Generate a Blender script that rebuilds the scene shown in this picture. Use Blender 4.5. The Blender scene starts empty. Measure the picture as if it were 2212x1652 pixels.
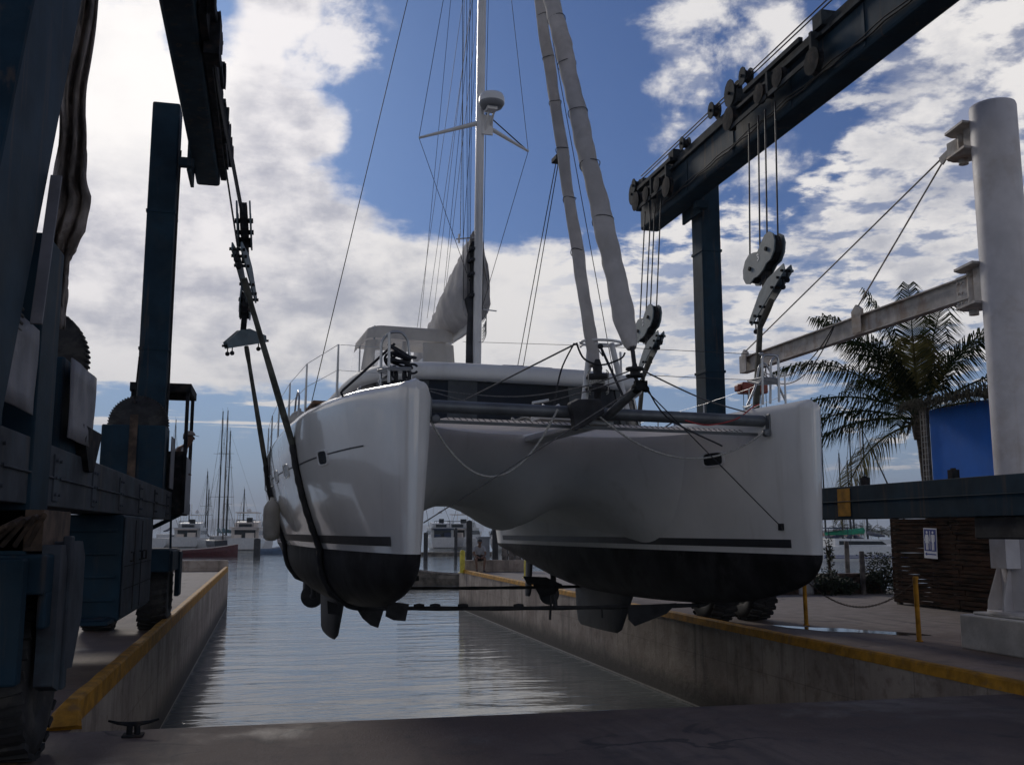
import bpy, bmesh, math, random
from mathutils import Vector, Matrix
R = math.radians
rnd = random.Random(7)
SC = bpy.context.scene
COL = SC.collection

# ------------------------------------------------------------------ camera
FPX, PITCH, YAW, CAMZ = 2150.0, R(8.44), R(13.6), 1.6
cam_d = bpy.data.cameras.new("camera")
cam = bpy.data.objects.new("camera", cam_d)
COL.objects.link(cam)
cam_d.sensor_width = 36.0
cam_d.lens = 36.0 * FPX / 2212.0
cam_d.clip_start = 0.05
cam_d.clip_end = 40000
cam.location = (0, 0, CAMZ)
cam.rotation_euler = (R(90) + PITCH, 0, -YAW)
SC.camera = cam

# ------------------------------------------------------------------ light, sky
SC.view_settings.view_transform = 'Standard'
SC.view_settings.look = 'None'
SC.view_settings.exposure = 0.12
SC.view_settings.gamma = 1.0
SC.cycles.caustics_reflective = False
SC.cycles.caustics_refractive = False
SUN_AZ, SUN_EL = R(-9.0), R(27.0)      # azimuth from +Y towards +X
sun_d = bpy.data.lights.new("sun", 'SUN')
sun_d.energy = 1.0
sun_d.angle = R(10)
sun_d.color = (1.0, 0.93, 0.84)
sun = bpy.data.objects.new("sun", sun_d)
COL.objects.link(sun)
SUNV = Vector((math.sin(SUN_AZ)*math.cos(SUN_EL), math.cos(SUN_AZ)*math.cos(SUN_EL), math.sin(SUN_EL)))
sun.rotation_euler = (-SUNV).to_track_quat('-Z', 'Y').to_euler()

class NT:
    """small helper for building node trees"""
    def __init__(s, tree):
        s.t = tree; s.t.nodes.clear()
    def n(s, typ, **kw):
        nd = s.t.nodes.new(typ)
        for k, v in kw.items():
            if k == 'inp':
                for kk, vv in v.items():
                    if isinstance(vv, bpy.types.NodeSocket): s.t.links.new(vv, nd.inputs[kk])
                    else: nd.inputs[kk].default_value = vv
            else: setattr(nd, k, v)
        return nd
    def m(s, op, a, b=None, c=None, clamp=False):
        nd = s.t.nodes.new('ShaderNodeMath'); nd.operation = op; nd.use_clamp = clamp
        for i, v in enumerate((a, b, c)):
            if v is None: continue
            if isinstance(v, bpy.types.NodeSocket): s.t.links.new(v, nd.inputs[i])
            else: nd.inputs[i].default_value = v
        return nd.outputs[0]
    def vm(s, op, a, b=None):
        nd = s.t.nodes.new('ShaderNodeVectorMath'); nd.operation = op
        for i, v in enumerate((a, b)):
            if v is None: continue
            if isinstance(v, bpy.types.NodeSocket): s.t.links.new(v, nd.inputs[i])
            else: nd.inputs[i].default_value = v
        return nd
    def ss(s, x, a, b):
        nd = s.t.nodes.new('ShaderNodeMapRange'); nd.interpolation_type = 'SMOOTHSTEP'
        s.t.links.new(x, nd.inputs[0]); nd.inputs[1].default_value = a; nd.inputs[2].default_value = b
        return nd.outputs[0]
    def mix(s, f, a, b):
        nd = s.t.nodes.new('ShaderNodeMix'); nd.data_type = 'RGBA'
        for i, v in ((0, f), (6, a), (7, b)):
            if isinstance(v, bpy.types.NodeSocket): s.t.links.new(v, nd.inputs[i])
            else: nd.inputs[i].default_value = v if i == 0 else (*v[:3], 1)
        return nd.outputs[2]
    def noise(s, vec, scale, detail=6, rough=0.55, dist=0.0, dim='3D'):
        nd = s.t.nodes.new('ShaderNodeTexNoise'); nd.noise_dimensions = dim
        if vec is not None: s.t.links.new(vec, nd.inputs['Vector'])
        nd.inputs['Scale'].default_value = scale; nd.inputs['Detail'].default_value = detail
        nd.inputs['Roughness'].default_value = rough; nd.inputs['Distortion'].default_value = dist
        return nd.outputs['Fac']

# unprojection of a point measured in the photograph (2212 px wide view) onto a real plane
_cp, _sp, _cy, _sy = math.cos(PITCH), math.sin(PITCH), math.cos(YAW), math.sin(YAW)
def ray(px, py):
    a, b = px - 1106.0, 826.0 - py
    fwd = FPX*_cp - b*_sp; up = FPX*_sp + b*_cp
    return Vector((a*_cy + fwd*_sy, fwd*_cy - a*_sy, up))
CAMP = Vector((0, 0, CAMZ))
def UX(px, py, X): d = ray(px, py); return CAMP + d*(X/d.x)
def UY(px, py, Y): d = ray(px, py); return CAMP + d*(Y/d.y)
def UZ(px, py, Z): d = ray(px, py); return CAMP + d*((Z-CAMZ)/d.z)
def dirn(px, py): return ray(px, py).normalized()

def build_world():
    w = bpy.data.worlds.new("World"); SC.world = w; w.use_nodes = True
    N = NT(w.node_tree)
    tc = N.n('ShaderNodeTexCoord')
    D = N.vm('NORMALIZE', tc.outputs['Generated']).outputs[0]
    sky = N.n('ShaderNodeTexSky', sky_type='NISHITA')
    sky.sun_disc = False; sky.sun_elevation = SUN_EL; sky.sun_rotation = SUN_AZ
    sky.altitude = 0; sky.air_density = 1.0; sky.dust_density = 0.6; sky.ozone_density = 3.0
    N.t.links.new(D, sky.inputs[0])
    sep = N.n('ShaderNodeSeparateXYZ', inp={0: D})
    x, y, z = sep.outputs
    # cloud layer: direction projected on a high flat layer
    zz = N.m('MAXIMUM', N.m('ADD', z, 0.10), 0.02)
    P = N.n('ShaderNodeCombineXYZ', inp={0: N.m('DIVIDE', x, zz), 1: N.m('DIVIDE', y, zz), 2: 0.0}).outputs[0]
    Pw = N.vm('ADD', P, (3.1, 1.7, 0.0)).outputs[0]
    big = N.noise(Pw, 0.9, 8, 0.58, 0.1)
    fine = N.noise(Pw, 3.6, 9, 0.62, 0.05)
    mot = N.noise(N.vm('ADD', P, (7.3, 2.2, 4.0)).outputs[0], 6.5, 6, 0.6, 0.1)
    soft = N.noise(D, 5.5, 9, 0.6, 0.1)
    soft2 = N.noise(N.vm('ADD', D, (5.0, 3.0, 1.0)).outputs[0], 13.0, 8, 0.6, 0.1)
    def blob(px, py, r0, r1):
        c = dirn(px, py)
        dt = N.vm('DOT_PRODUCT', D, tuple(c)).outputs['Value']
        return N.ss(dt, math.cos(R(r0)), math.cos(R(r1)))      # 0 outside r0, 1 inside r1
    # how full of cloud each part of the sky is
    el = z
    cov = N.m('ADD', N.m('MULTIPLY', N.ss(el, 0.62, 0.30), 0.22), N.m('MULTIPLY', N.ss(el, 0.355, 0.265), 0.50))
    low = N.ss(el, 0.175, 0.115)
    cov = N.m('SUBTRACT', cov, N.m('MULTIPLY', low, 0.95))
    # thin level streaks in the clear band near the horizon
    st = N.noise(N.vm('MULTIPLY', D, (1.6, 1.6, 26.0)).outputs[0], 2.2, 6, 0.55, 0.3)
    cov = N.m('ADD', cov, N.m('MULTIPLY', N.m('MULTIPLY', low, N.ss(st, 0.56, 0.70)), 0.80))
    for (px, py, r0, r1, k) in ((270, 230, 10, 2, 0.60), (480, 250, 7, 2, 0.10), (560, 560, 11, 4, 0.25), (250, 600, 12, 3, 0.20), (690, 250, 2.6, 1, 0.50), (600, 70, 3.2, 1, 0.42), (560, 200, 4, 1, 0.15),
                                (1850, 620, 13, 5, 0.05), (2150, 230, 12, 4, 0.34), (2000, 100, 9, 3, 0.15), (780, -40, 6, 2, 0.45), (1060, 10, 3, 1, 0.35), (1420, 50, 2.2, 0.6, 0.5), (1120, 75, 2.5, 0.6, 0.42),
                                (960, 210, 11, 5, -0.50), (1180, 260, 11, 5, -0.22), (1480, 190, 12, 6, -0.55), (1250, 400, 5, 2, -0.12), (1700, 60, 8, 3, -0.15), (460, 70, 3.2, 1, -0.5)):
        cov = N.m('ADD', cov, N.m('MULTIPLY', blob(px, py, r0, r1), k))
    dens = N.m('ADD', cov, N.m('MULTIPLY', N.m('SUBTRACT', big, 0.5), 0.9))
    dens = N.m('ADD', dens, N.m('MULTIPLY', N.m('SUBTRACT', fine, 0.5), 1.15))
    tiny = N.noise(D, 24.0, 6, 0.62, 0.1)
    dens = N.m('ADD', dens, N.m('MULTIPLY', N.m('SUBTRACT', tiny, 0.5), 0.45))
    dens = N.m('ADD', dens, N.m('MULTIPLY', N.m('SUBTRACT', soft, 0.5), 0.75))
    # mottled rows on the right
    rgt = N.m('MULTIPLY', blob(2000, 420, 24, 10), 0.9)
    dens = N.m('ADD', dens, N.m('MULTIPLY', N.m('MULTIPLY', N.m('SUBTRACT', mot, 0.47), 2.6), rgt))
    mask = N.ss(dens, 0.06, 0.44)
    puff = N.noise(N.vm('ADD', N.vm('MULTIPLY', D, (1.0, 1.0, 1.5)).outputs[0], (1.3, 6.1, 2.2)).outputs[0], 7.5, 9, 0.62, 0.15)
    where = N.m('ADD', N.m('ADD', blob(590, 190, 8, 3), N.m('MULTIPLY', blob(1950, 120, 18, 6), 0.8)), N.m('MULTIPLY', blob(900, -60, 12, 4), 0.9))
    where = N.m('SUBTRACT', N.m('ADD', where, 0.12), N.m('MULTIPLY', blob(1020, 240, 12, 6), 0.6))
    pm = N.m('MULTIPLY', N.ss(N.m('ADD', puff, N.m('MULTIPLY', where, 0.115)), 0.60, 0.74), 0.92)
    mask = N.m('MAXIMUM', mask, pm)
    gap = N.m('MULTIPLY', N.m('MULTIPLY', N.ss(mot, 0.53, 0.40), blob(2000, 330, 24, 12)), 0.75)
    mask = N.m('MULTIPLY', mask, N.m('SUBTRACT', 1.0, gap))
    shade = N.noise(N.vm('MULTIPLY', N.vm('ADD', D, (2.0, 9.0, 4.0)).outputs[0], (1.0, 1.0, 2.0)).outputs[0], 8.5, 9, 0.62, 0.1)
    thick = N.ss(N.m('ADD', N.m('MULTIPLY', N.m('SUBTRACT', shade, 0.5), 2.6), N.m('ADD', N.m('MULTIPLY', N.m('SUBTRACT', soft2, 0.5), 1.1), N.m('MULTIPLY', dens, 0.35))), 0.04, 0.92)
    sunb = blob(250, 90, 21, 3)
    sunc = blob(290, 190, 7, 1)
    lit = N.mix(thick, (0.86, 0.83, 0.81), (0.43, 0.44, 0.50))
    lit2 = N.mix(thick, (0.98, 0.94, 0.95), (0.44, 0.44, 0.52))
    cl = N.mix(N.m('MULTIPLY', sunb, 0.75), lit, lit2)
    cl = N.mix(N.m('MULTIPLY', sunc, 0.8), cl, (1.12, 1.08, 1.04))
    # Nishita sky at its physical scale, clouds given relative to it
    skyc = N.vm('SCALE', sky.outputs[0]); skyc.inputs['Scale'].default_value = SKY_K
    tint = N.vm('MULTIPLY', skyc.outputs[0], (0.42, 0.66, 1.10)).outputs[0]
    # near the horizon the sky is milky
    hz = N.ss(el, 0.30, 0.0)
    base = N.mix(N.m('MULTIPLY', hz, 0.75), tint, (0.30, 0.43, 0.60))
    col = N.mix(mask, base, cl)
    # below the horizon
    col = N.mix(N.ss(z, -0.002, -0.02), col, (0.10, 0.11, 0.12))
    scl = N.vm('SCALE', col); scl.inputs['Scale'].default_value = 1.0/SKY_STRENGTH
    bg = N.n('ShaderNodeBackground', inp={0: scl.outputs[0], 1: SKY_STRENGTH})
    out = N.n('ShaderNodeOutputWorld', inp={0: bg.outputs[0]})
SKY_STRENGTH, SKY_K = 0.10, 0.045
build_world()

# ------------------------------------------------------------------ materials
MATS = {}
def mat(name, col, rough=0.5, metal=0.0, var=0.12, vscale=3.0, col2=None, c2=0.0, c2scale=1.2, bump=0.0, bscale=40.0,
        coat=0.0, stretch=(1, 1, 1), streak=None, alpha=1.0, trans=0.0, transl=0.0, spec=0.5, emit=None, c2edge=(0.5, 0.62)):
    if name in MATS: return MATS[name]
    m = bpy.data.materials.new(name); m.use_nodes = True; MATS[name] = m
    N = NT(m.node_tree)
    tc = N.n('ShaderNodeTexCoord')
    mp = N.n('ShaderNodeMapping', inp={0: tc.outputs['Object'], 'Scale': stretch})
    v = mp.outputs[0]
    dark = tuple(c*(1-var*2.2) for c in col); lite = tuple(min(1, c*(1+var)) for c in col)
    base = N.mix(N.ss(N.noise(v, vscale, 7, 0.6), 0.3, 0.7), dark, lite)
    if col2 is not None:
        f = N.ss(N.noise(v, c2scale, 9, 0.65, 0.3), c2edge[0], c2edge[1])
        base = N.mix(N.m('MULTIPLY', f, c2), base, col2)
    if streak is not None:      # vertical run marks
        sc, colr, amt = streak
        mp2 = N.n('ShaderNodeMapping', inp={0: tc.outputs['Object'], 'Scale': (sc, sc, sc*0.08)})
        f = N.ss(N.noise(mp2.outputs[0], 1.0, 6, 0.6), 0.55, 0.72)
        base = N.mix(N.m('MULTIPLY', f, amt), base, colr)
    p = N.n('ShaderNodeBsdfPrincipled', inp={'Base Color': base, 'Metallic': metal, 'Alpha': alpha,
            'Specular IOR Level': spec, 'Coat Weight': coat, 'Coat Roughness': 0.06, 'Transmission Weight': trans})
    rn = N.m('ADD', rough - 0.08, N.m('MULTIPLY', N.noise(v, vscale*2.3, 5, 0.6), 0.16))
    N.t.links.new(rn, p.inputs['Roughness'])
    if bump > 0:
        bp = N.n('ShaderNodeBump', inp={'Strength': min(1, bump), 'Distance': 0.01 if bump <= 1 else 0.01*bump, 'Height': N.noise(v, bscale, 8, 0.6)})
        N.t.links.new(bp.outputs[0], p.inputs['Normal'])
    sh = p.outputs[0]
    if transl > 0:
        tr = N.n('ShaderNodeBsdfTranslucent', inp={0: base})
        mx = N.n('ShaderNodeMixShader', inp={0: transl, 1: sh, 2: tr.outputs[0]}); sh = mx.outputs[0]
    if emit is not None:
        p.inputs['Emission Color'].default_value = (*emit[0], 1); p.inputs['Emission Strength'].default_value = emit[1]
    N.n('ShaderNodeOutputMaterial', inp={0: sh})
    return m

def M_(k): return MATS[k]
mat('lift_paint', (0.013, 0.034, 0.054), 0.65, spec=0.12, var=0.2, vscale=1.3, col2=(0.02, 0.034, 0.045), c2=0.5, c2scale=2.5, bump=0.15, bscale=25, streak=(7, (0.085, 0.06, 0.045), 0.6))
mat('lift_paint_worn', (0.060, 0.068, 0.082), 0.7, spec=0.12, var=0.2, vscale=2.0, col2=(0.06, 0.09, 0.11), c2=0.5, c2scale=1.6, streak=(4, (0.12, 0.10, 0.08), 0.5), bump=0.2, bscale=20)
mat('rail_grey', (0.035, 0.043, 0.05), 0.75, spec=0.08, var=0.25, col2=(0.05, 0.05, 0.05), c2=0.6, c2scale=4)
mat('black_rubber', (0.018, 0.018, 0.02), 0.75, var=0.3, vscale=5, col2=(0.06, 0.055, 0.05), c2=0.6, c2scale=3, bump=0.3, bscale=60)
mat('dark_steel', (0.022, 0.024, 0.028), 0.8, spec=0.08, var=0.3, vscale=6, col2=(0.07, 0.045, 0.03), c2=0.4, c2scale=6)
mat('sheet_metal', (0.19, 0.19, 0.215), 0.6, spec=0.2, var=0.18, vscale=1.2, col2=(0.25, 0.24, 0.25), c2=0.6, c2scale=2.0, streak=(6, (0.2, 0.17, 0.15), 0.3))
mat('block_paint', (0.14, 0.18, 0.20), 0.6, spec=0.2, var=0.12, vscale=4, col2=(0.15, 0.17, 0.18), c2=0.5, c2scale=7, bump=0.1)
mat('wire', (0.03, 0.03, 0.035), 0.5, metal=0.5, var=0.2)
mat('sling_web', (0.065, 0.068, 0.055), 0.85, var=0.3, vscale=7, bump=0.4, bscale=120, col2=(0.11, 0.09, 0.065), c2=0.5, c2scale=2)
mat('sling_dark', (0.02, 0.02, 0.022), 0.8, var=0.3, vscale=6, bump=0.3, bscale=90)
mat('canvas_old', (0.30, 0.26, 0.24), 0.9, var=0.3, vscale=3, bump=0.4, bscale=30, col2=(0.10, 0.075, 0.06), c2=0.8, c2scale=1.8, transl=0.15)  # grey-brown cloth; its pale and dark patches paint in fold light and shade
mat('rust_brown', (0.10, 0.065, 0.045), 0.85, var=0.35, vscale=4, bump=0.3)
mat('gelcoat', (0.75, 0.74, 0.72), 0.2, var=0.03, vscale=1.0, coat=0.7, col2=(0.62, 0.62, 0.60), c2=0.25, c2scale=1.1, streak=(4, (0.48, 0.45, 0.40), 0.30), spec=0.5)
mat('antifoul', (0.018, 0.017, 0.019), 0.7, spec=0.2, var=0.35, vscale=2.2, col2=(0.04, 0.038, 0.04), c2=0.6, c2scale=1.7, bump=0.3, bscale=25)
mat('antifoul_grey', (0.04, 0.04, 0.045), 0.6, var=0.25, vscale=2.5, col2=(0.045, 0.045, 0.05), c2=0.6, c2scale=2.2, bump=0.3, bscale=25)
mat('stripe_dark', (0.022, 0.024, 0.03), 0.5, coat=0.0)
mat('gelcoat_satin', (0.70, 0.69, 0.67), 0.6, var=0.04, vscale=1.0, spec=0.15, streak=(4, (0.45, 0.42, 0.38), 0.3))
mat('deck_white', (0.66, 0.66, 0.65), 0.45, var=0.05, bump=0.05, bscale=80)
mat('window_dark', (0.012, 0.015, 0.018), 0.22, var=0.1, spec=0.3)
mat('window_panel', (0.04, 0.048, 0.052), 0.35, var=0.2)
mat('stainless', (0.36, 0.37, 0.39), 0.34, metal=0.9, var=0.1)
mat('anodised', (0.13, 0.14, 0.15), 0.45, metal=0.3, var=0.15, vscale=4)
mat('white_alu', (0.68, 0.68, 0.68), 0.35, var=0.05, vscale=2)
mat('mast_white', (0.66, 0.65, 0.64), 0.32, var=0.05, vscale=2, coat=0.2)
mat('sailcloth', (0.60, 0.57, 0.55), 0.85, var=0.08, vscale=2.5, bump=0.5, bscale=9, transl=0.25, col2=(0.46, 0.43, 0.40), c2=0.4, c2scale=3)
mat('bimini', (0.62, 0.59, 0.55), 0.8, var=0.06, transl=0.35, bump=0.2, bscale=14)
mat('vinyl_clear', (0.75, 0.77, 0.80), 0.15, var=0.05, alpha=0.12)
def net_material():
    m = bpy.data.materials.new('net_white'); m.use_nodes = True; MATS['net_white'] = m
    N = NT(m.node_tree); tc = N.n('ShaderNodeTexCoord'); sep = N.n('ShaderNodeSeparateXYZ', inp={0: tc.outputs['Object']})
    ln = []
    for k in (0, 1):
        f = N.m('FRACT', N.m('DIVIDE', sep.outputs[k], 0.03)); ln.append(N.m('GREATER_THAN', N.m('ABSOLUTE', N.m('SUBTRACT', f, 0.5)), 0.10))
    a = N.m('MAXIMUM', ln[0], ln[1])
    d = N.n('ShaderNodeBsdfDiffuse', inp={0: (0.80, 0.73, 0.67, 1)}); t = N.n('ShaderNodeBsdfTranslucent', inp={0: (0.88, 0.80, 0.72, 1)})
    mx = N.n('ShaderNodeMixShader', inp={0: 0.75, 1: d.outputs[0], 2: t.outputs[0]}); tr = N.n('ShaderNodeBsdfTransparent')
    m2 = N.n('ShaderNodeMixShader', inp={0: a, 1: tr.outputs[0], 2: mx.outputs[0]}); N.n('ShaderNodeOutputMaterial', inp={0: m2.outputs[0]})
net_material()
mat('rope_black', (0.03, 0.032, 0.04), 0.85, var=0.3, vscale=60)
mat('rope_grey', (0.13, 0.13, 0.135), 0.85, var=0.3, vscale=60)
mat('rope_white', (0.42, 0.41, 0.38), 0.85, var=0.25, vscale=60)
mat('rope_red', (0.42, 0.05, 0.05), 0.8, var=0.25, vscale=60)
mat('fender_white', (0.50, 0.47, 0.42), 0.6, var=0.15, vscale=3, col2=(0.28, 0.25, 0.21), c2=0.5, c2scale=3)
mat('cover_black', (0.03, 0.03, 0.035), 0.75, var=0.3, vscale=5, bump=0.5, bscale=14)
mat('plastic_white', (0.66, 0.66, 0.66), 0.35, var=0.03)
mat('plastic_grey', (0.22, 0.23, 0.25), 0.4, var=0.05)
mat('teak', (0.22, 0.12, 0.065), 0.7, var=0.3, vscale=6)
mat('yellow_paint', (0.46, 0.22, 0.022), 0.7, spec=0.2, var=0.2, vscale=5, col2=(0.17, 0.11, 0.06), c2=0.5, c2scale=4.0, bump=0.3, bscale=30, c2edge=(0.54, 0.66))
mat('yellow_bright', (0.62, 0.50, 0.04), 0.5, var=0.15, vscale=4)
mat('crane_white', (0.66, 0.62, 0.61), 0.55, var=0.07, vscale=2.0, col2=(0.45, 0.38, 0.32), c2=0.35, c2scale=1.3, streak=(5, (0.35, 0.25, 0.17), 0.25), bump=0.15, bscale=30)
mat('crane_boom', (0.50, 0.46, 0.42), 0.6, var=0.15, vscale=3.0, col2=(0.28, 0.17, 0.10), c2=0.55, c2scale=2.2, streak=(4, (0.24, 0.14, 0.08), 0.5), bump=0.2, bscale=40)
mat('concrete_white', (0.55, 0.53, 0.51), 0.8, var=0.12, vscale=2.0, col2=(0.34, 0.32, 0.29), c2=0.5, c2scale=1.6, bump=0.4, bscale=30)
mat('tarp_blue', (0.008, 0.15, 0.62), 0.7, var=0.06, vscale=1.5, bump=0.4, bscale=6, transl=0.25)
mat('thatch', (0.10, 0.085, 0.05), 0.9, var=0.4, vscale=12, bump=1, bscale=60)
mat('old_wood', (0.040, 0.020, 0.012), 0.9, spec=0.08, var=0.45, vscale=2.2, stretch=(8, 1, 8), col2=(0.05, 0.032, 0.022), c2=0.5, c2scale=2, bump=0.5, bscale=12)
mat('grey_wood', (0.15, 0.13, 0.115), 0.85, var=0.35, vscale=4, bump=0.5, bscale=20)
mat('dock_wood', (0.17, 0.145, 0.12), 0.85, var=0.3, vscale=2, bump=0.4, bscale=10)
mat('pile_black', (0.02, 0.02, 0.022), 0.7, var=0.3)
mat('palm_leaf', (0.020, 0.032, 0.010), 0.85, spec=0.05, var=0.35, vscale=2.0, transl=0.25, col2=(0.10, 0.10, 0.03), c2=0.4, c2scale=1.5)
mat('palm_leaf_dry', (0.16, 0.14, 0.045), 0.75, spec=0.15, var=0.3, vscale=2.0, transl=0.3)
mat('palm_trunk', (0.10, 0.075, 0.06), 0.9, var=0.35, vscale=3, stretch=(1, 1, 7), bump=0.8, bscale=10)
mat('shrub_leaf', (0.035, 0.05, 0.02), 0.6, var=0.4, vscale=6, transl=0.2)
mat('boat_white', (0.52, 0.51, 0.50), 0.3, var=0.05, coat=0.3)
mat('boat_cream', (0.60, 0.52, 0.46), 0.35, var=0.05)
mat('boat_dark', (0.03, 0.035, 0.05), 0.35, var=0.1)
mat('boat_red', (0.09, 0.016, 0.02), 0.4, var=0.15)
mat('boat_blue', (0.12, 0.18, 0.28), 0.4, var=0.1)
mat('canvas_green', (0.01, 0.26, 0.14), 0.8, var=0.15)
mat('canvas_navy', (0.015, 0.03, 0.07), 0.8, var=0.15)
mat('canvas_teal', (0.02, 0.09, 0.11), 0.8, var=0.15)
mat('skin', (0.16, 0.085, 0.055), 0.6, var=0.1)
mat('shirt_grey', (0.30, 0.30, 0.32), 0.85, var=0.1)
mat('shirt_print', (0.50, 0.48, 0.48), 0.85, var=0.15, vscale=12, col2=(0.12, 0.13, 0.18), c2=0.8, c2scale=14)
mat('shorts_dark', (0.03, 0.028, 0.03), 0.85, var=0.2)
mat('cap_tan', (0.33, 0.28, 0.25), 0.85, var=0.1)
mat('cap_dark', (0.03, 0.03, 0.035), 0.85)
mat('hair_dark', (0.015, 0.012, 0.01), 0.7)
mat('sign_white', (0.72, 0.72, 0.74), 0.5, var=0.02)
mat('sign_blue', (0.02, 0.04, 0.22), 0.5, var=0.03)
mat('hill_far', (0.045, 0.065, 0.05), 0.95, var=0.3, vscale=0.002)
mat('roof_tan', (0.30, 0.17, 0.12), 0.8)
mat('orange_hoist', (0.35, 0.07, 0.04), 0.5)

# ------------------------------------------------------------------ mesh helpers
class MB:
    def __init__(s): s.v = []; s.f = []; s.mi = []; s.sm = []
    def add(s, vs, fs, mi=0, smooth=False, M=None):
        o = len(s.v)
        s.v += [tuple(M @ Vector(p)) if M is not None else tuple(p) for p in vs]
        for f in fs:
            s.f.append(tuple(i+o for i in f)); s.mi.append(mi); s.sm.append(smooth)
        return s
    def box(s, x0, x1, y0, y1, z0, z1, mi=0, M=None):
        vs = [(x0,y0,z0),(x1,y0,z0),(x1,y1,z0),(x0,y1,z0),(x0,y0,z1),(x1,y0,z1),(x1,y1,z1),(x0,y1,z1)]
        return s.add(vs, [(0,3,2,1),(4,5,6,7),(0,1,5,4),(1,2,6,5),(2,3,7,6),(3,0,4,7)], mi, False, M)
    def bar(s, p0, p1, w, h, mi=0, up=(0,0,1)):
        """rectangular bar of width w (sideways) and height h"""
        p0, p1 = Vector(p0), Vector(p1); d = (p1-p0).normalized(); up = Vector(up)
        if abs(d.dot(up)) > 0.98: up = Vector((0,1,0))
        sd = d.cross(up).normalized(); u = sd.cross(d)
        vs = [p + sd*a*w/2 + u*b*h/2 for p in (p0, p1) for a, b in ((-1,-1),(1,-1),(1,1),(-1,1))]
        return s.add(vs, [(0,1,2,3),(7,6,5,4),(0,4,5,1),(1,5,6,2),(2,6,7,3),(3,7,4,0)], mi)
    def tube(s, pts, r, n=8, mi=0, caps=True, rs=None):
        pts = [Vector(p) for p in pts]; rings = []
        prev = None
        for i, p in enumerate(pts):
            d = (pts[min(i+1, len(pts)-1)] - pts[max(i-1, 0)])
            d = d.normalized() if d.length > 1e-9 else Vector((0,0,1))
            if prev is None:
                ref = Vector((0,0,1)) if abs(d.z) < 0.9 else Vector((1,0,0))
                a = d.cross(ref).normalized()
            else:
                a = (prev - d*prev.dot(d)); a = a.normalized() if a.length > 1e-6 else d.orthogonal().normalized()
            prev = a; b = d.cross(a); rr = rs[i] if rs else r
            rings.append([p + (a*math.cos(2*math.pi*k/n) + b*math.sin(2*math.pi*k/n))*rr for k in range(n)])
        vs = [q for rg in rings for q in rg]; fs = []
        for i in range(len(rings)-1):
            for k in range(n):
                fs.append((i*n+k, i*n+(k+1)%n, (i+1)*n+(k+1)%n, (i+1)*n+k))
        s.add(vs, fs, mi, True)
        if caps: s.add(rings[0][::-1] + rings[-1], [tuple(range(n)), tuple(range(n, 2*n))], mi)
        return s
    def grid(s, rows, mi=0, closed=False, smooth=True, mif=None):
        n = len(rows[0]); vs = [q for r_ in rows for q in r_]; o = len(s.v)
        s.v += [tuple(q) for q in vs]
        for i in range(len(rows)-1):
            for k in range(n if closed else n-1):
                k2 = (k+1) % n
                s.f.append((o+i*n+k, o+i*n+k2, o+(i+1)*n+k2, o+(i+1)*n+k)); s.mi.append(mif(i, k) if mif else mi); s.sm.append(smooth)
        return s
    def lathe(s, prof, c=(0,0,0), axis='Z', n=24, mi=0, M=None, smooth=True):
        rows = []
        for r_, h in prof:
            row = []
            for k in range(n):
                a = 2*math.pi*k/n
                q = {'Z': (r_*math.cos(a), r_*math.sin(a), h), 'X': (h, r_*math.cos(a), r_*math.sin(a)), 'Y': (r_*math.sin(a), h, r_*math.cos(a))}[axis]
                q = Vector(c) + Vector(q)
                row.append(M @ q if M is not None else q)
            rows.append(row)
        s.grid(rows, mi, closed=True, smooth=smooth)
        for row, flip in ((rows[0], True), (rows[-1], False)):
            s.add(row, [tuple(range(n))[::-1] if flip else tuple(range(n))], mi)
        return s
    def prism(s, poly, M, t, mi=0, smooth=False):
        """poly in the local xy plane, extruded along local z by +-t/2, placed by matrix M"""
        n = len(poly); vs = [(x, y, -t/2) for x, y in poly] + [(x, y, t/2) for x, y in poly]
        s.add(vs, [tuple(range(n))[::-1], tuple(range(n, 2*n))], mi, False, M)
        s.add(vs, [(k, (k+1)%n, n+(k+1)%n, n+k) for k in range(n)], mi, smooth, M)
        return s
    def ball(s, c, r, mi=0, sx=1, sy=1, sz=1, n=12):
        rows = []
        for i in range(n//2+1):
            t = math.pi*i/(n//2)
            rows.append([(c[0]+r*sx*math.sin(t)*math.cos(2*math.pi*k/n), c[1]+r*sy*math.sin(t)*math.sin(2*math.pi*k/n), c[2]-r*sz*math.cos(t)) for k in range(n)])
        return s.grid(rows, mi, closed=True)

ORG = {}
def obj(name, mb, mats, parent=None, bevel=0.0, local=False, weld=False, solid=0.0, subsurf=0, bseg=2):
    """link the collected shapes as ONE mesh object; vertices are world unless local"""
    me = bpy.data.meshes.new(name)
    off = Vector((0,0,0))
    if parent is not None and not local: off = ORG.get(parent.name, Vector((0,0,0)))
    me.from_pydata([tuple(Vector(v)-off) for v in mb.v], [], mb.f)
    for mm in (mats if isinstance(mats, (list, tuple)) else [mats]):
        me.materials.append(MATS[mm] if isinstance(mm, str) else mm)
    for i, p in enumerate(me.polygons):
        p.material_index = mb.mi[i]; p.use_smooth = mb.sm[i]
    if weld or subsurf:
        bm = bmesh.new(); bm.from_mesh(me); bmesh.ops.remove_doubles(bm, verts=bm.verts, dist=1e-5); bmesh.ops.recalc_face_normals(bm, faces=bm.faces); bm.to_mesh(me); bm.free()
    me.update()
    o = bpy.data.objects.new(name, me); COL.objects.link(o)
    if parent is not None:
        o.parent = parent; ORG[o.name] = off
    if solid:
        md = o.modifiers.new('solid', 'SOLIDIFY'); md.thickness = solid
    if bevel:
        md = o.modifiers.new('bevel', 'BEVEL'); md.width = bevel; md.segments = bseg; md.limit_method = 'ANGLE'; md.angle_limit = R(40)
    if subsurf:
        md = o.modifiers.new('sub', 'SUBSURF'); md.levels = subsurf; md.render_levels = subsurf
    return o
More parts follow.
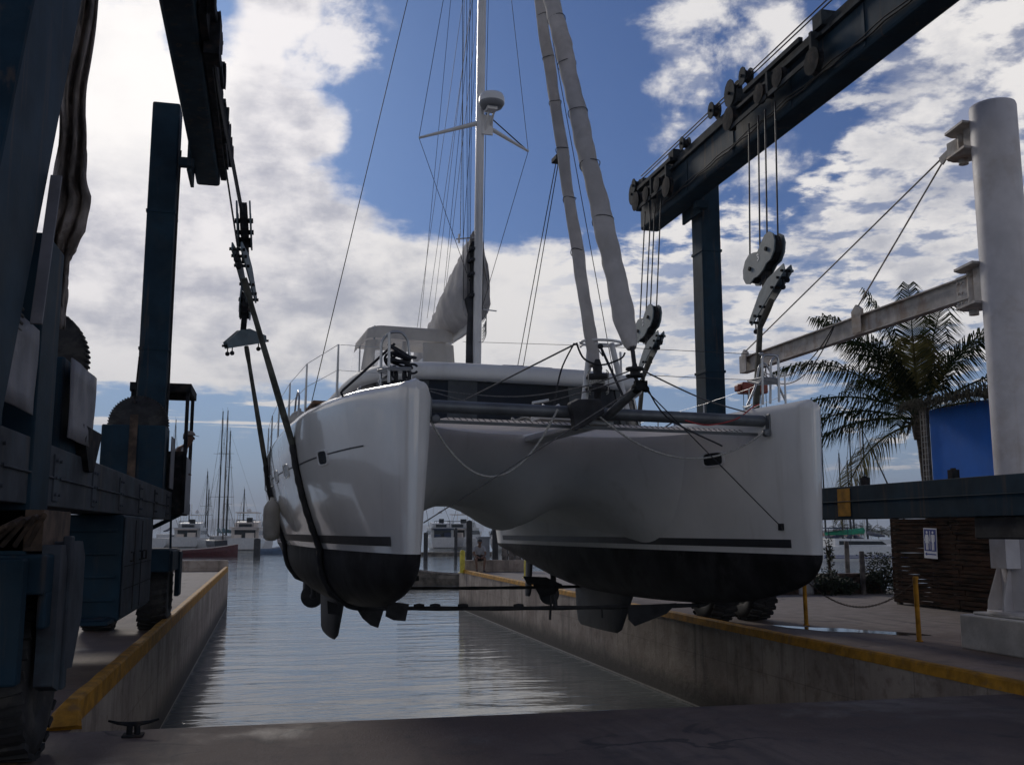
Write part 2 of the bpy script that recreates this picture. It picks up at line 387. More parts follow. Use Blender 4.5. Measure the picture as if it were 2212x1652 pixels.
def tag(o, label=None, cat=None, group=None, kind=None):
    if label: o['label'] = label
    if cat: o['category'] = cat
    if group: o['group'] = group
    if kind: o['kind'] = kind
    return o
def thing(name, loc, label, cat, group=None, rot=(0,0,0)):
    o = bpy.data.objects.new(name, None); COL.objects.link(o); o.empty_display_size = 0.2
    o.location = loc; o.rotation_euler = rot; ORG[o.name] = Vector(loc)
    return tag(o, label, cat, group)
def copy_tree(o, parent=None):
    c = o.copy(); COL.objects.link(c)
    if parent is not None: c.parent = parent
    for ch in list(o.children): copy_tree(ch, c)
    return c
def catenary(a, b, sag, n=18):
    a, b = Vector(a), Vector(b)
    return [a.lerp(b, t/n) - Vector((0,0,sag*4*(t/n)*(1-t/n))) for t in range(n+1)]
def lerp_table(tab, t):
    if t <= tab[0][0]: return tab[0][1]
    for (a, x), (b, y) in zip(tab, tab[1:]):
        if t <= b:
            f = (t-a)/(b-a); return x + (y-x)*f
    return tab[-1][1]
# ------------------------------------------------------------------ ground, quays, water, hills
def ground_material():
    m = bpy.data.materials.new('ground_concrete'); m.use_nodes = True; MATS['ground_concrete'] = m
    N = NT(m.node_tree)
    tc = N.n('ShaderNodeTexCoord'); v = tc.outputs['Object']
    sep = N.n('ShaderNodeSeparateXYZ', inp={0: v}); x, y, z = sep.outputs
    n1 = N.noise(v, 0.45, 9, 0.62, 0.3); n2 = N.noise(v, 3.0, 8, 0.65); n3 = N.noise(v, 38, 4, 0.7)
    base = N.mix(N.ss(n1, 0.35, 0.68), (0.095, 0.060, 0.048), (0.175, 0.125, 0.100))
    base = N.mix(N.m('MULTIPLY', N.ss(n2, 0.5, 0.68), 0.5), base, (0.045, 0.04, 0.04))
    # dry sandy yard beyond the crane
    sand = N.mix(N.ss(n2, 0.3, 0.7), (0.21, 0.165, 0.135), (0.30, 0.245, 0.205))
    edge = N.m('ADD', N.m('MULTIPLY', N.m('SUBTRACT', n1, 0.5), 3.0), x)
    fs = N.m('MULTIPLY', N.ss(edge, 8.3, 10.0), N.ss(N.m('ADD', N.m('MULTIPLY', N.m('SUBTRACT', n2, 0.5), 3.0), y), 12.5, 16.0))
    base = N.mix(fs, base, sand)
    # paler, drier concrete towards the far ends of the piers
    base = N.mix(N.m('MULTIPLY', N.ss(N.m('ADD', N.m('MULTIPLY', N.m('SUBTRACT', n1, 0.5), 14.0), y), 19.0, 27.0), 0.8), base, (0.26, 0.225, 0.20))
    # wheel tracks and grit
    base = N.mix(N.m('MULTIPLY', N.ss(n3, 0.55, 0.68), 0.5), base, (0.19, 0.17, 0.155))
    n4 = N.noise(N.vm('ADD', v, (9.0, 4.0, 2.0)).outputs[0], 75, 3, 0.7)
    base = N.mix(N.m('MULTIPLY', N.ss(n4, 0.56, 0.66), 0.45), base, (0.02, 0.018, 0.018))
    spot = N.ss(N.noise(N.vm('ADD', v, (3.0, 7.0, 0.0)).outputs[0], 1.1, 5, 0.6, 0.6), 0.62, 0.68)
    base = N.mix(N.m('MULTIPLY', spot, 0.6), base, (0.022, 0.019, 0.019))
    sc = N.n('ShaderNodeMapping', inp={0: v, 'Scale': (2.6, 0.16, 1)})
    base = N.mix(N.m('MULTIPLY', N.ss(N.noise(sc.outputs[0], 1.4, 5, 0.6), 0.52, 0.7), 0.45), base, (0.035, 0.032, 0.033))
    # joints between the slabs
    jx = N.m('ABSOLUTE', N.m('SUBTRACT', N.m('FRACT', N.m('DIVIDE', N.m('ADD', y, 1.3), 4.2)), 0.5))
    jl = N.ss(jx, 0.0032, 0.0012)
    base = N.mix(N.m('MULTIPLY', jl, 0.7), base, (0.02, 0.02, 0.02))
    vo = N.n('ShaderNodeTexVoronoi', feature='DISTANCE_TO_EDGE', inp={'Vector': N.vm('ADD', v, N.vm('SCALE', N.n('ShaderNodeTexNoise', inp={'Scale': 1.2, 'Detail': 6.0, 'Vector': v}).outputs['Color']).outputs[0]).outputs[0], 'Scale': 0.35})
    cr = N.m('MULTIPLY', N.ss(vo.outputs['Distance'], 0.012, 0.003), N.ss(n1, 0.5, 0.6))
    base = N.mix(N.m('MULTIPLY', cr, 0.7), base, (0.02, 0.018, 0.018))
    p = N.n('ShaderNodeBsdfPrincipled', inp={'Base Color': base})
    wet = N.ss(N.noise(v, 0.55, 6, 0.6, 0.4), 0.52, 0.66)
    N.t.links.new(N.m('SUBTRACT', 0.80, N.m('MULTIPLY', N.m('MULTIPLY', wet, N.ss(y, 20, 12)), 0.33)), p.inputs['Roughness'])
    h = N.m('ADD', N.m('MULTIPLY', n3, 0.6), N.m('MULTIPLY', n2, 0.8))
    bp = N.n('ShaderNodeBump', inp={'Strength': 0.8, 'Distance': 0.014, 'Height': h})
    N.t.links.new(bp.outputs[0], p.inputs['Normal'])
    N.n('ShaderNodeOutputMaterial', inp={0: p.outputs[0]})
def wall_material():
    m = bpy.data.materials.new('quay_wall_concrete'); m.use_nodes = True; MATS['quay_wall_concrete'] = m
    N = NT(m.node_tree)
    tc = N.n('ShaderNodeTexCoord'); v = tc.outputs['Object']
    sep = N.n('ShaderNodeSeparateXYZ', inp={0: v}); x, y, z = sep.outputs
    n1 = N.noise(v, 0.9, 9, 0.65, 0.3); n2 = N.noise(v, 5.0, 8, 0.65); n3 = N.noise(v, 30, 5, 0.7)
    base = N.mix(N.ss(n1, 0.35, 0.65), (0.25, 0.20, 0.165), (0.42, 0.35, 0.29))
    base = N.mix(N.m('MULTIPLY', N.ss(n2, 0.52, 0.68), 0.5), base, (0.15, 0.10, 0.075))
    mp = N.n('ShaderNodeMapping', inp={0: v, 'Scale': (2.2, 2.2, 0.22)})
    base = N.mix(N.m('MULTIPLY', N.ss(N.noise(mp.outputs[0], 1.3, 7, 0.65), 0.5, 0.68), 0.6), base, (0.10, 0.08, 0.068))
    zz = N.m('ADD', z, N.m('MULTIPLY', N.m('SUBTRACT', n2, 0.5), 0.45))
    base = N.mix(N.ss(zz, -0.75, -1.25), base, (0.055, 0.047, 0.040))       # weed and tide stain
    base = N.mix(N.m('MULTIPLY', N.ss(N.m('ABSOLUTE', N.m('ADD', z, N.m('ADD', 1.37, N.m('MULTIPLY', n3, 0.02)))), 0.022, 0.008), 0.75), base, (0.42, 0.40, 0.37))  # salt line
    # board marks of the formwork
    jy = N.m('ABSOLUTE', N.m('SUBTRACT', N.m('FRACT', N.m('DIVIDE', y, 1.22)), 0.5))
    base = N.mix(N.m('MULTIPLY', N.ss(jy, 0.012, 0.004), 0.45), base, (0.09, 0.07, 0.06))
    jz = N.m('ABSOLUTE', N.m('SUBTRACT', N.m('FRACT', N.m('DIVIDE', N.m('ADD', z, 0.2), 0.61)), 0.5))
    base = N.mix(N.m('MULTIPLY', N.ss(jz, 0.018, 0.006), 0.35), base, (0.09, 0.07, 0.06))
    p = N.n('ShaderNodeBsdfPrincipled', inp={'Base Color': base, 'Roughness': 0.85})
    bp = N.n('ShaderNodeBump', inp={'Strength': 0.7, 'Distance': 0.02, 'Height': N.m('ADD', n2, N.m('MULTIPLY', n3, 0.5))})
    N.t.links.new(bp.outputs[0], p.inputs['Normal'])
    N.n('ShaderNodeOutputMaterial', inp={0: p.outputs[0]})
def water_material():
    m = bpy.data.materials.new('harbour_water'); m.use_nodes = True; MATS['harbour_water'] = m
    N = NT(m.node_tree)
    tc = N.n('ShaderNodeTexCoord'); v = tc.outputs['Object']
    sep = N.n('ShaderNodeSeparateXYZ', inp={0: v})
    base = N.mix(N.ss(N.noise(v, 0.08, 5, 0.6), 0.35, 0.65), (0.13, 0.15, 0.155), (0.17, 0.185, 0.185))
    p = N.n('ShaderNodeBsdfPrincipled', inp={'Base Color': base, 'Roughness': 0.04, 'IOR': 1.33, 'Specular IOR Level': 0.5})
    mp = N.n('ShaderNodeMapping', inp={0: v, 'Scale': (0.38, 1.35, 1), 'Rotation': (0, 0, R(-12))})
    w1 = N.noise(mp.outputs[0], 1.0, 3, 0.5, 0.5)
    w2 = N.noise(mp.outputs[0], 3.1, 3, 0.55, 0.7)
    w3 = N.noise(v, 16, 3, 0.6, 0.5)
    calm = N.ss(N.noise(v, 0.12, 4, 0.6), 0.35, 0.62)
    h = N.m('ADD', N.m('MULTIPLY', w1, 1.0), N.m('ADD', N.m('MULTIPLY', N.m('MULTIPLY', w2, N.m('ADD', N.m('MULTIPLY', calm, 0.9), 0.25)), 0.36), N.m('MULTIPLY', w3, 0.03)))
    bp = N.n('ShaderNodeBump', inp={'Strength': 0.6, 'Distance': 0.062, 'Height': h})
    N.t.links.new(bp.outputs[0], p.inputs['Normal'])
    N.n('ShaderNodeOutputMaterial', inp={0: p.outputs[0]})
ground_material(); wall_material(); water_material()

XL, XR, Y0, YLE, YRE, ZW = -1.5, 7.25, 8.9, 42.0, 38.7, -1.4
g = MB()
def slab(poly, zt=0.0, zb=-5.0, skip=()):
    n = len(poly)
    g.add([(x, y, zt) for x, y in poly], [tuple(range(n))], 0)
    for k in range(n):
        if k in skip: continue
        (x0, y0), (x1, y1) = poly[k], poly[(k+1) % n]
        g.add([(x0, y0, zb), (x1, y1, zb), (x1, y1, zt), (x0, y0, zt)], [(0, 1, 2, 3)], 1)
# one outline: left pier, slip, right pier, yard
slab([(-60, -40), (90, -40), (90, 24.0), (15.0, 24.6), (12.0, 25.0), (12.0, YRE), (XR, YRE), (XR, Y0-0.15), (XL+0.0, Y0), (XL, YLE), (-6.9, YLE), (-6.9, 9.5), (-60, 9.5)])
go = obj('ground', g, ['ground_concrete', 'quay_wall_concrete']); tag(go, kind='structure')
w = MB(); w.add([(-9000, -60, ZW), (9000, -60, ZW), (9000, 12000, ZW), (-9000, 12000, ZW)], [(0, 1, 2, 3)])
tag(obj('water', w, 'harbour_water'), kind='structure')

# raised end walls of the two piers
def end_wall(name, x0, x1, y, h, label, loc=None):
    t = MB(); t.box(x0, x1, y-0.35, y-0.01, 0.002, h)
    o = obj(name, t, 'quay_wall_concrete', bevel=0.02); tag(o, label, 'wall'); return o
end_wall('concrete_wall', -6.6, -1.52, YLE, 0.42, 'low concrete wall closing the far end of the pier under the lift cab')
end_wall('concrete_wall', 7.28, 9.85, YRE, 0.46, 'low concrete wall on which a person in a grey shirt sits')

# kerbs
def kerb(x0, x1, ya, yb, h, name, label, flare):
    t = MB()
    n = 60; rows = []
    for i in range(n+1):
        y = ya + (yb-ya)*i/n; hh = h*(1+0.02*math.sin(i*2.1)); j = 0.004*math.sin(i*3.7)
        rows.append([(x0-0.02+j, y, 0.001), (x0+j, y, hh-0.02), (x0+0.02+j, y, hh), (x1-0.02, y, hh), (x1-0.002, y, hh-0.02), (x1-0.001, y, 0.001)])
    t.grid(rows, 0, smooth=False)
    t.add(rows[-1], [tuple(range(6))]); 
    if flare:
        a = rows[0]; q = [(x0-0.06, ya-0.36, 0.002), (x0-0.04, ya-0.38, 0.03), (x0-0.0, ya-0.40, 0.035), (x1+0.05, ya-0.38, 0.04), (x1+0.08, ya-0.36, 0.03), (x1+0.08, ya-0.34, 0.002)]
        b = [((p[0]+r_[0])/2-(0.03 if k < 3 else 0), (p[1]+r_[1])/2, p[2]*0.42+r_[2]*0.58) for k, (p, r_) in enumerate(zip(q, a))]
        t.grid([q, b, a], 0, smooth=False); t.add(q, [tuple(range(6))[::-1]])
    else: t.add(rows[0], [tuple(range(6))[::-1]])
    o = obj(name, t, 'yellow_paint'); tag(o, label, 'kerb'); return o
kerb(XL-0.13, XL, 9.35, YLE-0.4, 0.19, 'yellow_kerb', 'scuffed yellow kerb along the pier under the operator cab, with a flared near end', True)
kerb(XR, XR+0.12, 7.6, YRE-0.4, 0.125, 'yellow_kerb', 'worn yellow kerb along the slip edge beside the jib crane', False)
# faint painted line on the apron
t = MB(); t.add([(-1.9, 5.6, 0.004), (-1.72, 5.6, 0.004), (-1.62, 8.2, 0.004), (-1.8, 8.2, 0.004)], [(0, 1, 2, 3)])
tag(obj('painted_line', t, mat('yellow_faded', (0.20, 0.12, 0.05), 0.8, var=0.3, vscale=6, col2=(0.07, 0.06, 0.05), c2=1.0, c2scale=5)), kind='structure')
# puddle
t = MB(); pc = UZ(1835, 1362, 0.0); rows = []
pts = []
for k in range(40):
    a = 2*math.pi*k/40; rr = 1+0.28*math.sin(2*a+1)+0.14*math.sin(5*a)+0.08*math.sin(9*a+2)
    pts.append((pc.x+0.62*rr*math.cos(a), pc.y+0.5*rr*math.sin(a)-0.75*rr*math.cos(a), 0.006))
t.add(pts, [tuple(range(40))])
tag(obj('puddle', t, mat('puddle_water', (0.05, 0.045, 0.04), 0.09, var=0.1, spec=0.8)), 'shallow puddle between the yellow chain posts', 'puddle', kind='thing')

# hills
def ridge(az0, az1, dist, f, name, n=160):
    t = MB(); rows = []
    for i in range(n+1):
        az = R(az0+(az1-az0)*i/n); h = f(i/n)
        d = Vector((math.sin(az), math.cos(az), 0))
        rows.append([d*dist+Vector((0, 0, ZW-1)), d*(dist+150)+Vector((0, 0, h*0.45)), d*(dist+500)+Vector((0, 0, h)), d*(dist+1300)+Vector((0, 0, h*0.5)), d*(dist+1800)+Vector((0, 0, ZW-1))])
    t.grid(rows); return tag(obj(name, t, 'hill_far'), kind='structure')
def prof1(u):
    return (60+150*math.exp(-((u-0.42)/0.22)**2)+40*math.sin(u*17)*math.exp(-((u-0.4)/0.3)**2)+18*math.sin(u*47)+8*math.sin(u*113))
def prof2(u):
    return max(4, 14+6*math.sin(u*31)+4*math.sin(u*77))
ridge(-34, 12, 8200, prof1, 'hills')
ridge(20, 44, 650, lambda u: 2.2+0.6*math.sin(u*40)+0.4*math.sin(u*97), 'far_shore')

# bollard-like cleat at the corner of the slip
c = thing('mooring_cleat', (-0.98, 8.62, 0), 'black iron mooring cleat on the apron by the near corner of the slip', 'cleat')
t = MB()
t.box(-1.06, -0.90, 8.55, 8.69, 0.002, 0.02)
obj('base', t, 'dark_steel', c, bevel=0.006)
t = MB()
for sx in (-0.03, 0.03): t.tube([(-0.98+sx, 8.62, 0.02), (-0.98+sx*0.9, 8.62, 0.09)], 0.024, 10)
t.tube([(-1.17, 8.62, 0.125), (-1.10, 8.62, 0.105), (-1.02, 8.62, 0.094), (-0.94, 8.62, 0.094), (-0.86, 8.62, 0.105), (-0.79, 8.62, 0.125)], 0.02, 10, rs=[0.008, 0.013, 0.018, 0.018, 0.013, 0.008])
obj('horn', t, 'dark_steel', c)

# ------------------------------------------------------------------ yard on the right
def chain_post(px, pyb, h, label):
    b = UZ(px, pyb, 0.0)
    o = thing('chain_post', b, label, 'post', 'yellow chain posts')
    t = MB(); t.tube([b+Vector((0, 0, 0.0)), b+Vector((-0.01, 0.0, h))], 0.035, 12)
    obj('post', t, 'yellow_paint', o)
    t = MB(); t.lathe([(0.035, 0), (0.055, 0.0), (0.055, 0.015), (0.035, 0.02)], b, n=14)
    t.lathe([(0.0, h+0.012), (0.037, h+0.01), (0.039, h-0.03)], b, n=14)
    obj('cap', t, 'yellow_paint', o)
    return b
pa = chain_post(1742, 1350, 0.92, 'leaning yellow chain post at the end of the puddle nearer the water')
pb = chain_post(1986, 1385, 0.92, 'yellow chain post in front of the slatted wooden shack')
t = MB(); pts = catenary(pa+Vector((0, 0, 0.78)), pb+Vector((0, 0, 0.86)), 0.42, 70)
for i in range(70):
    d = pts[i+1]-pts[i]; c0 = (pts[i]+pts[i+1])/2; d.normalize()
    s = d.cross(Vector((0, 0, 1))).normalized() if i % 2 else Vector((0, 0, 1))
    ring = [c0 + d*0.030*math.cos(a)+s*0.013*math.sin(a) for a in [2*math.pi*k/8 for k in range(9)]]
    t.tube(ring, 0.005, 4, caps=False)
tag(obj('chain', t, 'rust_brown'), 'sagging rusty chain slung between two yellow posts', 'chain')
t = MB(); pl = UZ(1490, 1262, 0.0); pl = pa+Vector((-1.4, 3.0, 0)); pts = catenary(pa+Vector((0, 0, 0.8)), pl+Vector((0, 0, 0.75)), 0.35, 30)
t.tube(pts, 0.008, 5); tag(obj('chain', t, 'rust_brown'), 'second sagging chain running from the leaning post towards the slip', 'chain')

# low wall, blocks and shrubs behind
t = MB(); t.box(9.6, 13.2, 24.15, 24.45, 0.002, 0.5); t.box(9.6, 13.3, 24.1, 24.5, 0.5, 0.56)
tag(obj('garden_wall', t, 'concrete_white', bevel=0.02), 'low pale masonry wall at the water edge behind the chain', 'wall')
t = MB(); a = UZ(1737, 1283, 0); t.box(a.x-0.18, a.x+0.18, a.y-0.2, a.y+0.2, 0.002, 0.42)
tag(obj('concrete_block', t, 'concrete_white', bevel=0.03), 'small white concrete block standing behind the leaning yellow post', 'block')
t = MB(); t.box(9.0, 15.5, 23.2, 23.7, 0.002, 0.42); t.box(9.0, 15.5, 23.25, 23.65, 0.42, 0.50)
tag(obj('planter_wall', t, mat('brick_dark', (0.12, 0.075, 0.055), 0.9, var=0.35, vscale=6, bump=0.6, bscale=12), bevel=0.02), 'low brown planter wall with dark shrubs growing over it', 'wall')

def wood_post(px, pyt, pyb, Y, r_, label):
    b = UY(px, pyb, Y); tp = UY(px, pyt, Y)
    t = MB(); t.lathe([(r_, min(b.z, 0.0)-0.3), (r_*1.03, (b.z+tp.z)/2), (r_*0.97, tp.z-0.02), (r_*0.75, tp.z)], (b.x, b.y, 0), n=12)
    return tag(obj('wooden_post', t, 'grey_wood'), label, 'post')
wood_post(1831, 1168, 1225, 27.5, 0.07, 'square-topped grey wooden post standing in the water behind the shrubs')
wood_post(1866, 1190, 1288, 22.9, 0.065, 'weathered wooden post in front of the shrubs, nearer than the other post')

def shrub(px, pyc, Y, rx, rz, n, label, spiky=False):
    c0 = UY(px, pyc, Y); o = thing('shrub', (c0.x, c0.y, 0), label, 'shrub', 'shrubs on the planter wall')
    t = MB(); r2 = random.Random(int(px*7+pyc))
    for i in range(n):
        cl = r2.random()
        a = r2.uniform(0, 2*math.pi); rr = math.sqrt(r2.random()); hh = r2.uniform(-1, 1)
        q = c0+Vector((rx*rr*math.cos(a)*math.sqrt(max(0.05, 1-hh*hh)), rx*0.6*rr*math.sin(a), rz*hh*(0.7+0.5*math.sin(a*3))))
        if spiky and i % 9 == 0:
            q.z = c0.z+rz*r2.uniform(0.8, 1.5)
        u = Vector((r2.uniform(-1, 1), r2.uniform(-1, 1), r2.uniform(-0.3, 1))).normalized(); s = u.orthogonal().normalized()
        L = r2.uniform(0.035, 0.10); W = L*0.3
        t.add([q, q+u*L*0.5+s*W, q+u*L, q+u*L*0.5-s*W], [(0, 1, 2, 3)])
    obj('foliage', t, 'shrub_leaf', o)
    t = MB()
    for i in range(9):
        a = r2.uniform(0, 6.28); e = c0+Vector((rx*0.7*math.cos(a), rx*0.4*math.sin(a), rz*r2.uniform(0.2, 1.1)))
        t.tube([(c0.x+0.05*math.cos(a), c0.y, 0.0), c0.lerp(e, 0.4)-Vector((0, 0, 0.1)), e], 0.012, 5)
    obj('stem', t, 'rust_brown', o)
shrub(1790, 1258, 22.8, 0.42, 0.30, 1500, 'small ragged shrub beside the catamaran bow')
shrub(1905, 1248, 23.0, 0.62, 0.42, 3000, 'widest dark shrub, on the planter wall before the wooden shack', True)
shrub(1822, 1266, 23.0, 0.50, 0.20, 1500, 'low dark shrub between the two wooden posts')
shrub(1792, 1200, 24.0, 0.14, 0.36, 260, 'thin upright shrub against the water beside the bow', True)

# wooden shack with slatted wall
SX = 13.4
sh = thing('wooden_shack', (SX+1.5, 17.2, 0), 'dark wooden shack with weathered horizontal slat walls', 'shack')
t = MB(); r2 = random.Random(3); z = 0.06
ya, yb, ztop = 14.0, 19.7, 2.45
while z < ztop:
    hh = r2.uniform(0.07, 0.11)
    y = yb
    for seg in (r2.uniform(1.9, 2.4), 1.7, 2.5):
        y2 = max(ya, y-seg)
        t.box(SX-0.012+r2.uniform(-0.01, 0.01), SX+0.012+r2.uniform(-0.006, 0.01), y2+0.004, y-r2.uniform(0, 0.03), z+r2.uniform(-0.006, 0.006), z+hh-r2.uniform(0.008, 0.016))
        y = y2
        if y <= ya: break
    z += hh
obj('slat_wall', t, 'old_wood', sh)
t = MB(); z = 0.06
while z < ztop:
    hh = r2.uniform(0.08, 0.11); t.box(SX+0.02, SX+3.0, yb+0.02, yb+0.045, z, z+hh-0.012); z += hh
obj('end_wall', t, 'old_wood', sh)
for x, y in ((0.08, 14.05), (0.08, 16.0), (0.08, 17.7), (0.08, 19.62), (2.95, 19.55)):
    t = MB(); t.box(SX+x-0.05, SX+x+0.05, y-0.05, y+0.05, 0, 2.5); obj('corner_post', t, 'grey_wood', sh)
t = MB(); t.box(SX+0.9, SX+0.95, 14.0, 19.6, 0, 2.45)
obj('inner_wall', t, 'old_wood', sh)
t = MB(); t.box(SX-0.25, SX+3.3, 13.7, 19.95, 2.5, 2.56); obj('roof', t, 'grey_wood', sh)

# restroom sign on the shack
def sign():
    c0 = UX(2010, 1173, SX-0.03); tl = UX(1996, 1148, SX-0.03); br = UX(2027, 1196, SX-0.03)
    W = abs(tl.y-br.y); H = 0.62
    o = thing('restroom_sign', c0, 'white and blue restroom sign with woman, man and arrow on the slatted shack', 'sign')
    M = Matrix.Translation(c0) @ Matrix(((0, 0, -1, 0), (-1, 0, 0, 0), (0, 1, 0, 0), (0, 0, 0, 1))) @ Matrix.Rotation(R(-2), 4, 'Z')
    w2, h2 = W/2, H/2
    t = MB(); t.prism([(-w2, -h2), (w2, -h2), (w2, h2), (-w2, h2)], M, 0.01); obj('board', t, 'sign_white', o)
    def P(poly, z, name, mt):
        t = MB(); t.prism(poly, M @ Matrix.Translation((0, 0, z)), 0.003); return t
    t = MB(); t.prism([(-w2*0.9, -h2*0.52), (w2*0.9, -h2*0.52), (w2*0.9, h2*0.93), (-w2*0.9, h2*0.93)], M @ Matrix.Translation((0, 0, 0.008)), 0.004)
    obj('blue_panel', t, 'sign_blue', o)
    t = MB(); Z = M @ Matrix.Translation((0, 0, 0.0125))
    def disc(x, y, r_): t.prism([(x+r_*math.cos(a), y+r_*math.sin(a)) for a in [2*math.pi*k/14 for k in range(14)]], Z, 0.003)
    u = w2; 
    for x, woman in ((-0.45*u, True), (0.45*u, False)):
        disc(x, h2*0.72, 0.028)
        if woman:
            t.prism([(x-0.03, h2*0.58), (x+0.03, h2*0.58), (x+0.062, h2*0.0), (x-0.062, h2*0.0)], Z, 0.003)
            t.prism([(x-0.04, h2*0.575), (x-0.034, h2*0.50), (x-0.074, h2*0.14), (x-0.088, h2*0.16)][::-1], Z, 0.003)
            t.prism([(x+0.04, h2*0.575), (x+0.034, h2*0.50), (x+0.074, h2*0.14), (x+0.088, h2*0.16)], Z, 0.003)
        else:
            t.prism([(x-0.042, h2*0.58), (x+0.042, h2*0.58), (x+0.034, h2*0.0), (x-0.034, h2*0.0)][::-1], Z, 0.003)
            t.prism([(x-0.064, h2*0.56), (x-0.050, h2*0.56), (x-0.052, h2*0.12), (x-0.066, h2*0.12)][::-1], Z, 0.003)
            t.prism([(x+0.050, h2*0.56), (x+0.064, h2*0.56), (x+0.066, h2*0.12), (x+0.052, h2*0.12)][::-1], Z, 0.003)
        for sx in (-0.022, 0.022):
            t.prism([(x+sx-0.016, h2*-0.01), (x+sx-0.016, -h2*0.44), (x+sx+0.016, -h2*0.44), (x+sx+0.016, h2*-0.01)], Z, 0.003)
    t.prism([(-0.008, -h2*0.40), (0.008, -h2*0.40), (0.008, h2*0.82), (-0.008, h2*0.82)], Z, 0.003)
    obj('figures', t, 'sign_white', o)
    t = MB(); Z = M @ Matrix.Translation((0, 0, 0.008))
    t.prism([(-w2*0.55, -h2*0.76), (w2*0.85, -h2*0.76), (w2*0.85, -h2*0.68), (-w2*0.55, -h2*0.68)], Z, 0.003)
    t.prism([(-w2*0.85, -h2*0.72), (-w2*0.55, -h2*0.84), (-w2*0.55, -h2*0.60)], Z, 0.003)
    obj('arrow', t, 'sign_blue', o)
sign()

# blue tarpaulin under a palm-thatch roof
pv = thing('thatched_shelter', (SX+1.4, 16.4, 0), 'thatched shelter behind the shack, closed with a white lattice and posts', 'shelter')
t = MB()
for (x, y) in ((SX+0.12, 18.4), (SX+0.12, 15.9), (SX+3.0, 18.4), (SX+3.0, 14.0)):
    t = MB(); t.tube([(x, y, 0), (x, y, 4.2)], 0.06, 8); obj('post', t, 'grey_wood', pv)
t = MB(); 
t.grid([[(SX-0.45, y, 4.18+0.05*math.sin(y*5)), (SX+1.5, y, 4.5), (SX+3.6, y, 4.2)] for y in [13.6+0.25*k for k in range(21)]], smooth=False)
for k in range(900):
    y = r2.uniform(13.6, 18.6); zt = 4.2+r2.uniform(-0.03, 0.12); x = SX-0.45+r2.uniform(-0.05, 0.1)
    L = r2.uniform(0.08, 0.3); t.add([(x, y, zt), (x-0.01, y+0.018, zt), (x-0.05+r2.uniform(-.03, .03), y+r2.uniform(-0.05, 0.05), zt-L)], [(0, 1, 2)])
obj('roof', t, 'thatch', pv)
t = MB()
for k in range(18):
    z = 2.0+k*0.12; t.bar((SX+0.0, 18.42, z), (SX+0.0, 18.22, z), 0.012, 0.012)
for y in (18.24, 18.33, 18.42): t.bar((SX-0.01, y, 1.9), (SX-0.01, y, 4.2), 0.012, 0.012)
obj('lattice', t, 'rope_white', pv)
t = MB(); rows = []
for i in range(41):
    y = 18.2-i*0.105; rows.append([(SX+0.05, y, 1.9+k*0.22+0.0*i) for k in range(11)])
t.grid(rows, smooth=False)
tag(obj('blue_tarpaulin', t, 'tarp_blue'), 'bright blue tarpaulin hung beside the white crane pillar', 'tarpaulin')

# ------------------------------------------------------------------ jib crane
jc = thing('jib_crane', (9.65, 11.6, 0), 'white jib crane with a thick round pillar, a long rusty boom and two tie rods', 'crane')
PX, PY, PR = 9.93, 11.6, 0.315
t = MB(); t.lathe([(PR, 0.9), (PR, 7.60), (PR-0.01, 7.64), (0.0, 7.65)], (PX, PY, 0), n=48); obj('pillar', t, 'crane_white', jc)
t = MB(); t.box(PX-0.62, PX+0.62, PY-0.7, PY+0.62, 0, 0.46); t.box(PX-0.5, PX+0.5, PY-0.5, PY+0.5, 0.46, 0.5)
obj('plinth', t, 'concrete_white', jc, bevel=0.03)
t = MB(); t.lathe([(0.52, 0.5), (0.52, 0.54), (PR+0.01, 0.55), (PR+0.01, 1.5)], (PX, PY, 0), n=32)
for k in range(8):
    a = 2*math.pi*k/8+0.2; M = Matrix.Translation((PX, PY, 0.54)) @ Matrix.Rotation(a, 4, 'Z') @ Matrix.Rotation(R(90), 4, 'X')
    t.prism([(PR, 0), (0.51, 0), (0.50, 0.12), (PR+0.03, 0.62), (PR, 0.62)], M, 0.025)
t.box(PX-0.52, PX-0.3, PY-0.25, PY+0.05, 1.1, 1.5)
obj('base_collar', t, 'crane_white', jc, bevel=0.004)
# boom, an I beam along the slip
zb = 5.0; x = PX-0.1; ya, yb = PY+0.55, 19.4
def ibeam(t, p0, p1, h, w, tf=0.02, tw=0.014):
    p0, p1 = Vector(p0), Vector(p1)
    t.bar(p0, p1, tw, h-2*tf); u = Vector((0, 0, (h-tf)/2)); t.bar(p0+u, p1+u, w, tf); t.bar(p0-u, p1-u, w, tf)
t = MB(); ibeam(t, (x, ya, zb+0.1), (x, yb, zb+0.1), 0.34, 0.15); obj('boom', t, 'crane_boom', jc)
t = MB()
t.box(x-0.09, x-0.075, 14.85, 15.12, zb-0.04, zb+0.30); t.prism([(-0.14, 0.24), (0.14, 0.24), (0.14, 0.36), (0.0, 0.46), (-0.14, 0.36)], Matrix.Translation((x-0.06, 14.98, zb)) @ Matrix(((0,0,1,0),(1,0,0,0),(0,1,0,0),(0,0,0,1))), 0.06)
obj('tie_bracket', t, 'crane_boom', jc, bevel=0.004); t = MB()
t.prism([(-0.12, 0.24), (0.12, 0.24), (0.12, 0.34), (0.0, 0.42), (-0.12, 0.34)], Matrix.Translation((x-0.06, 19.2, zb)) @ Matrix(((0,0,1,0),(1,0,0,0),(0,1,0,0),(0,0,0,1))), 0.06)
t.box(x-0.10, x-0.075, 19.1, 19.4, zb-0.07, zb+0.30)
obj('tie_bracket', t, 'crane_boom', jc, bevel=0.004)
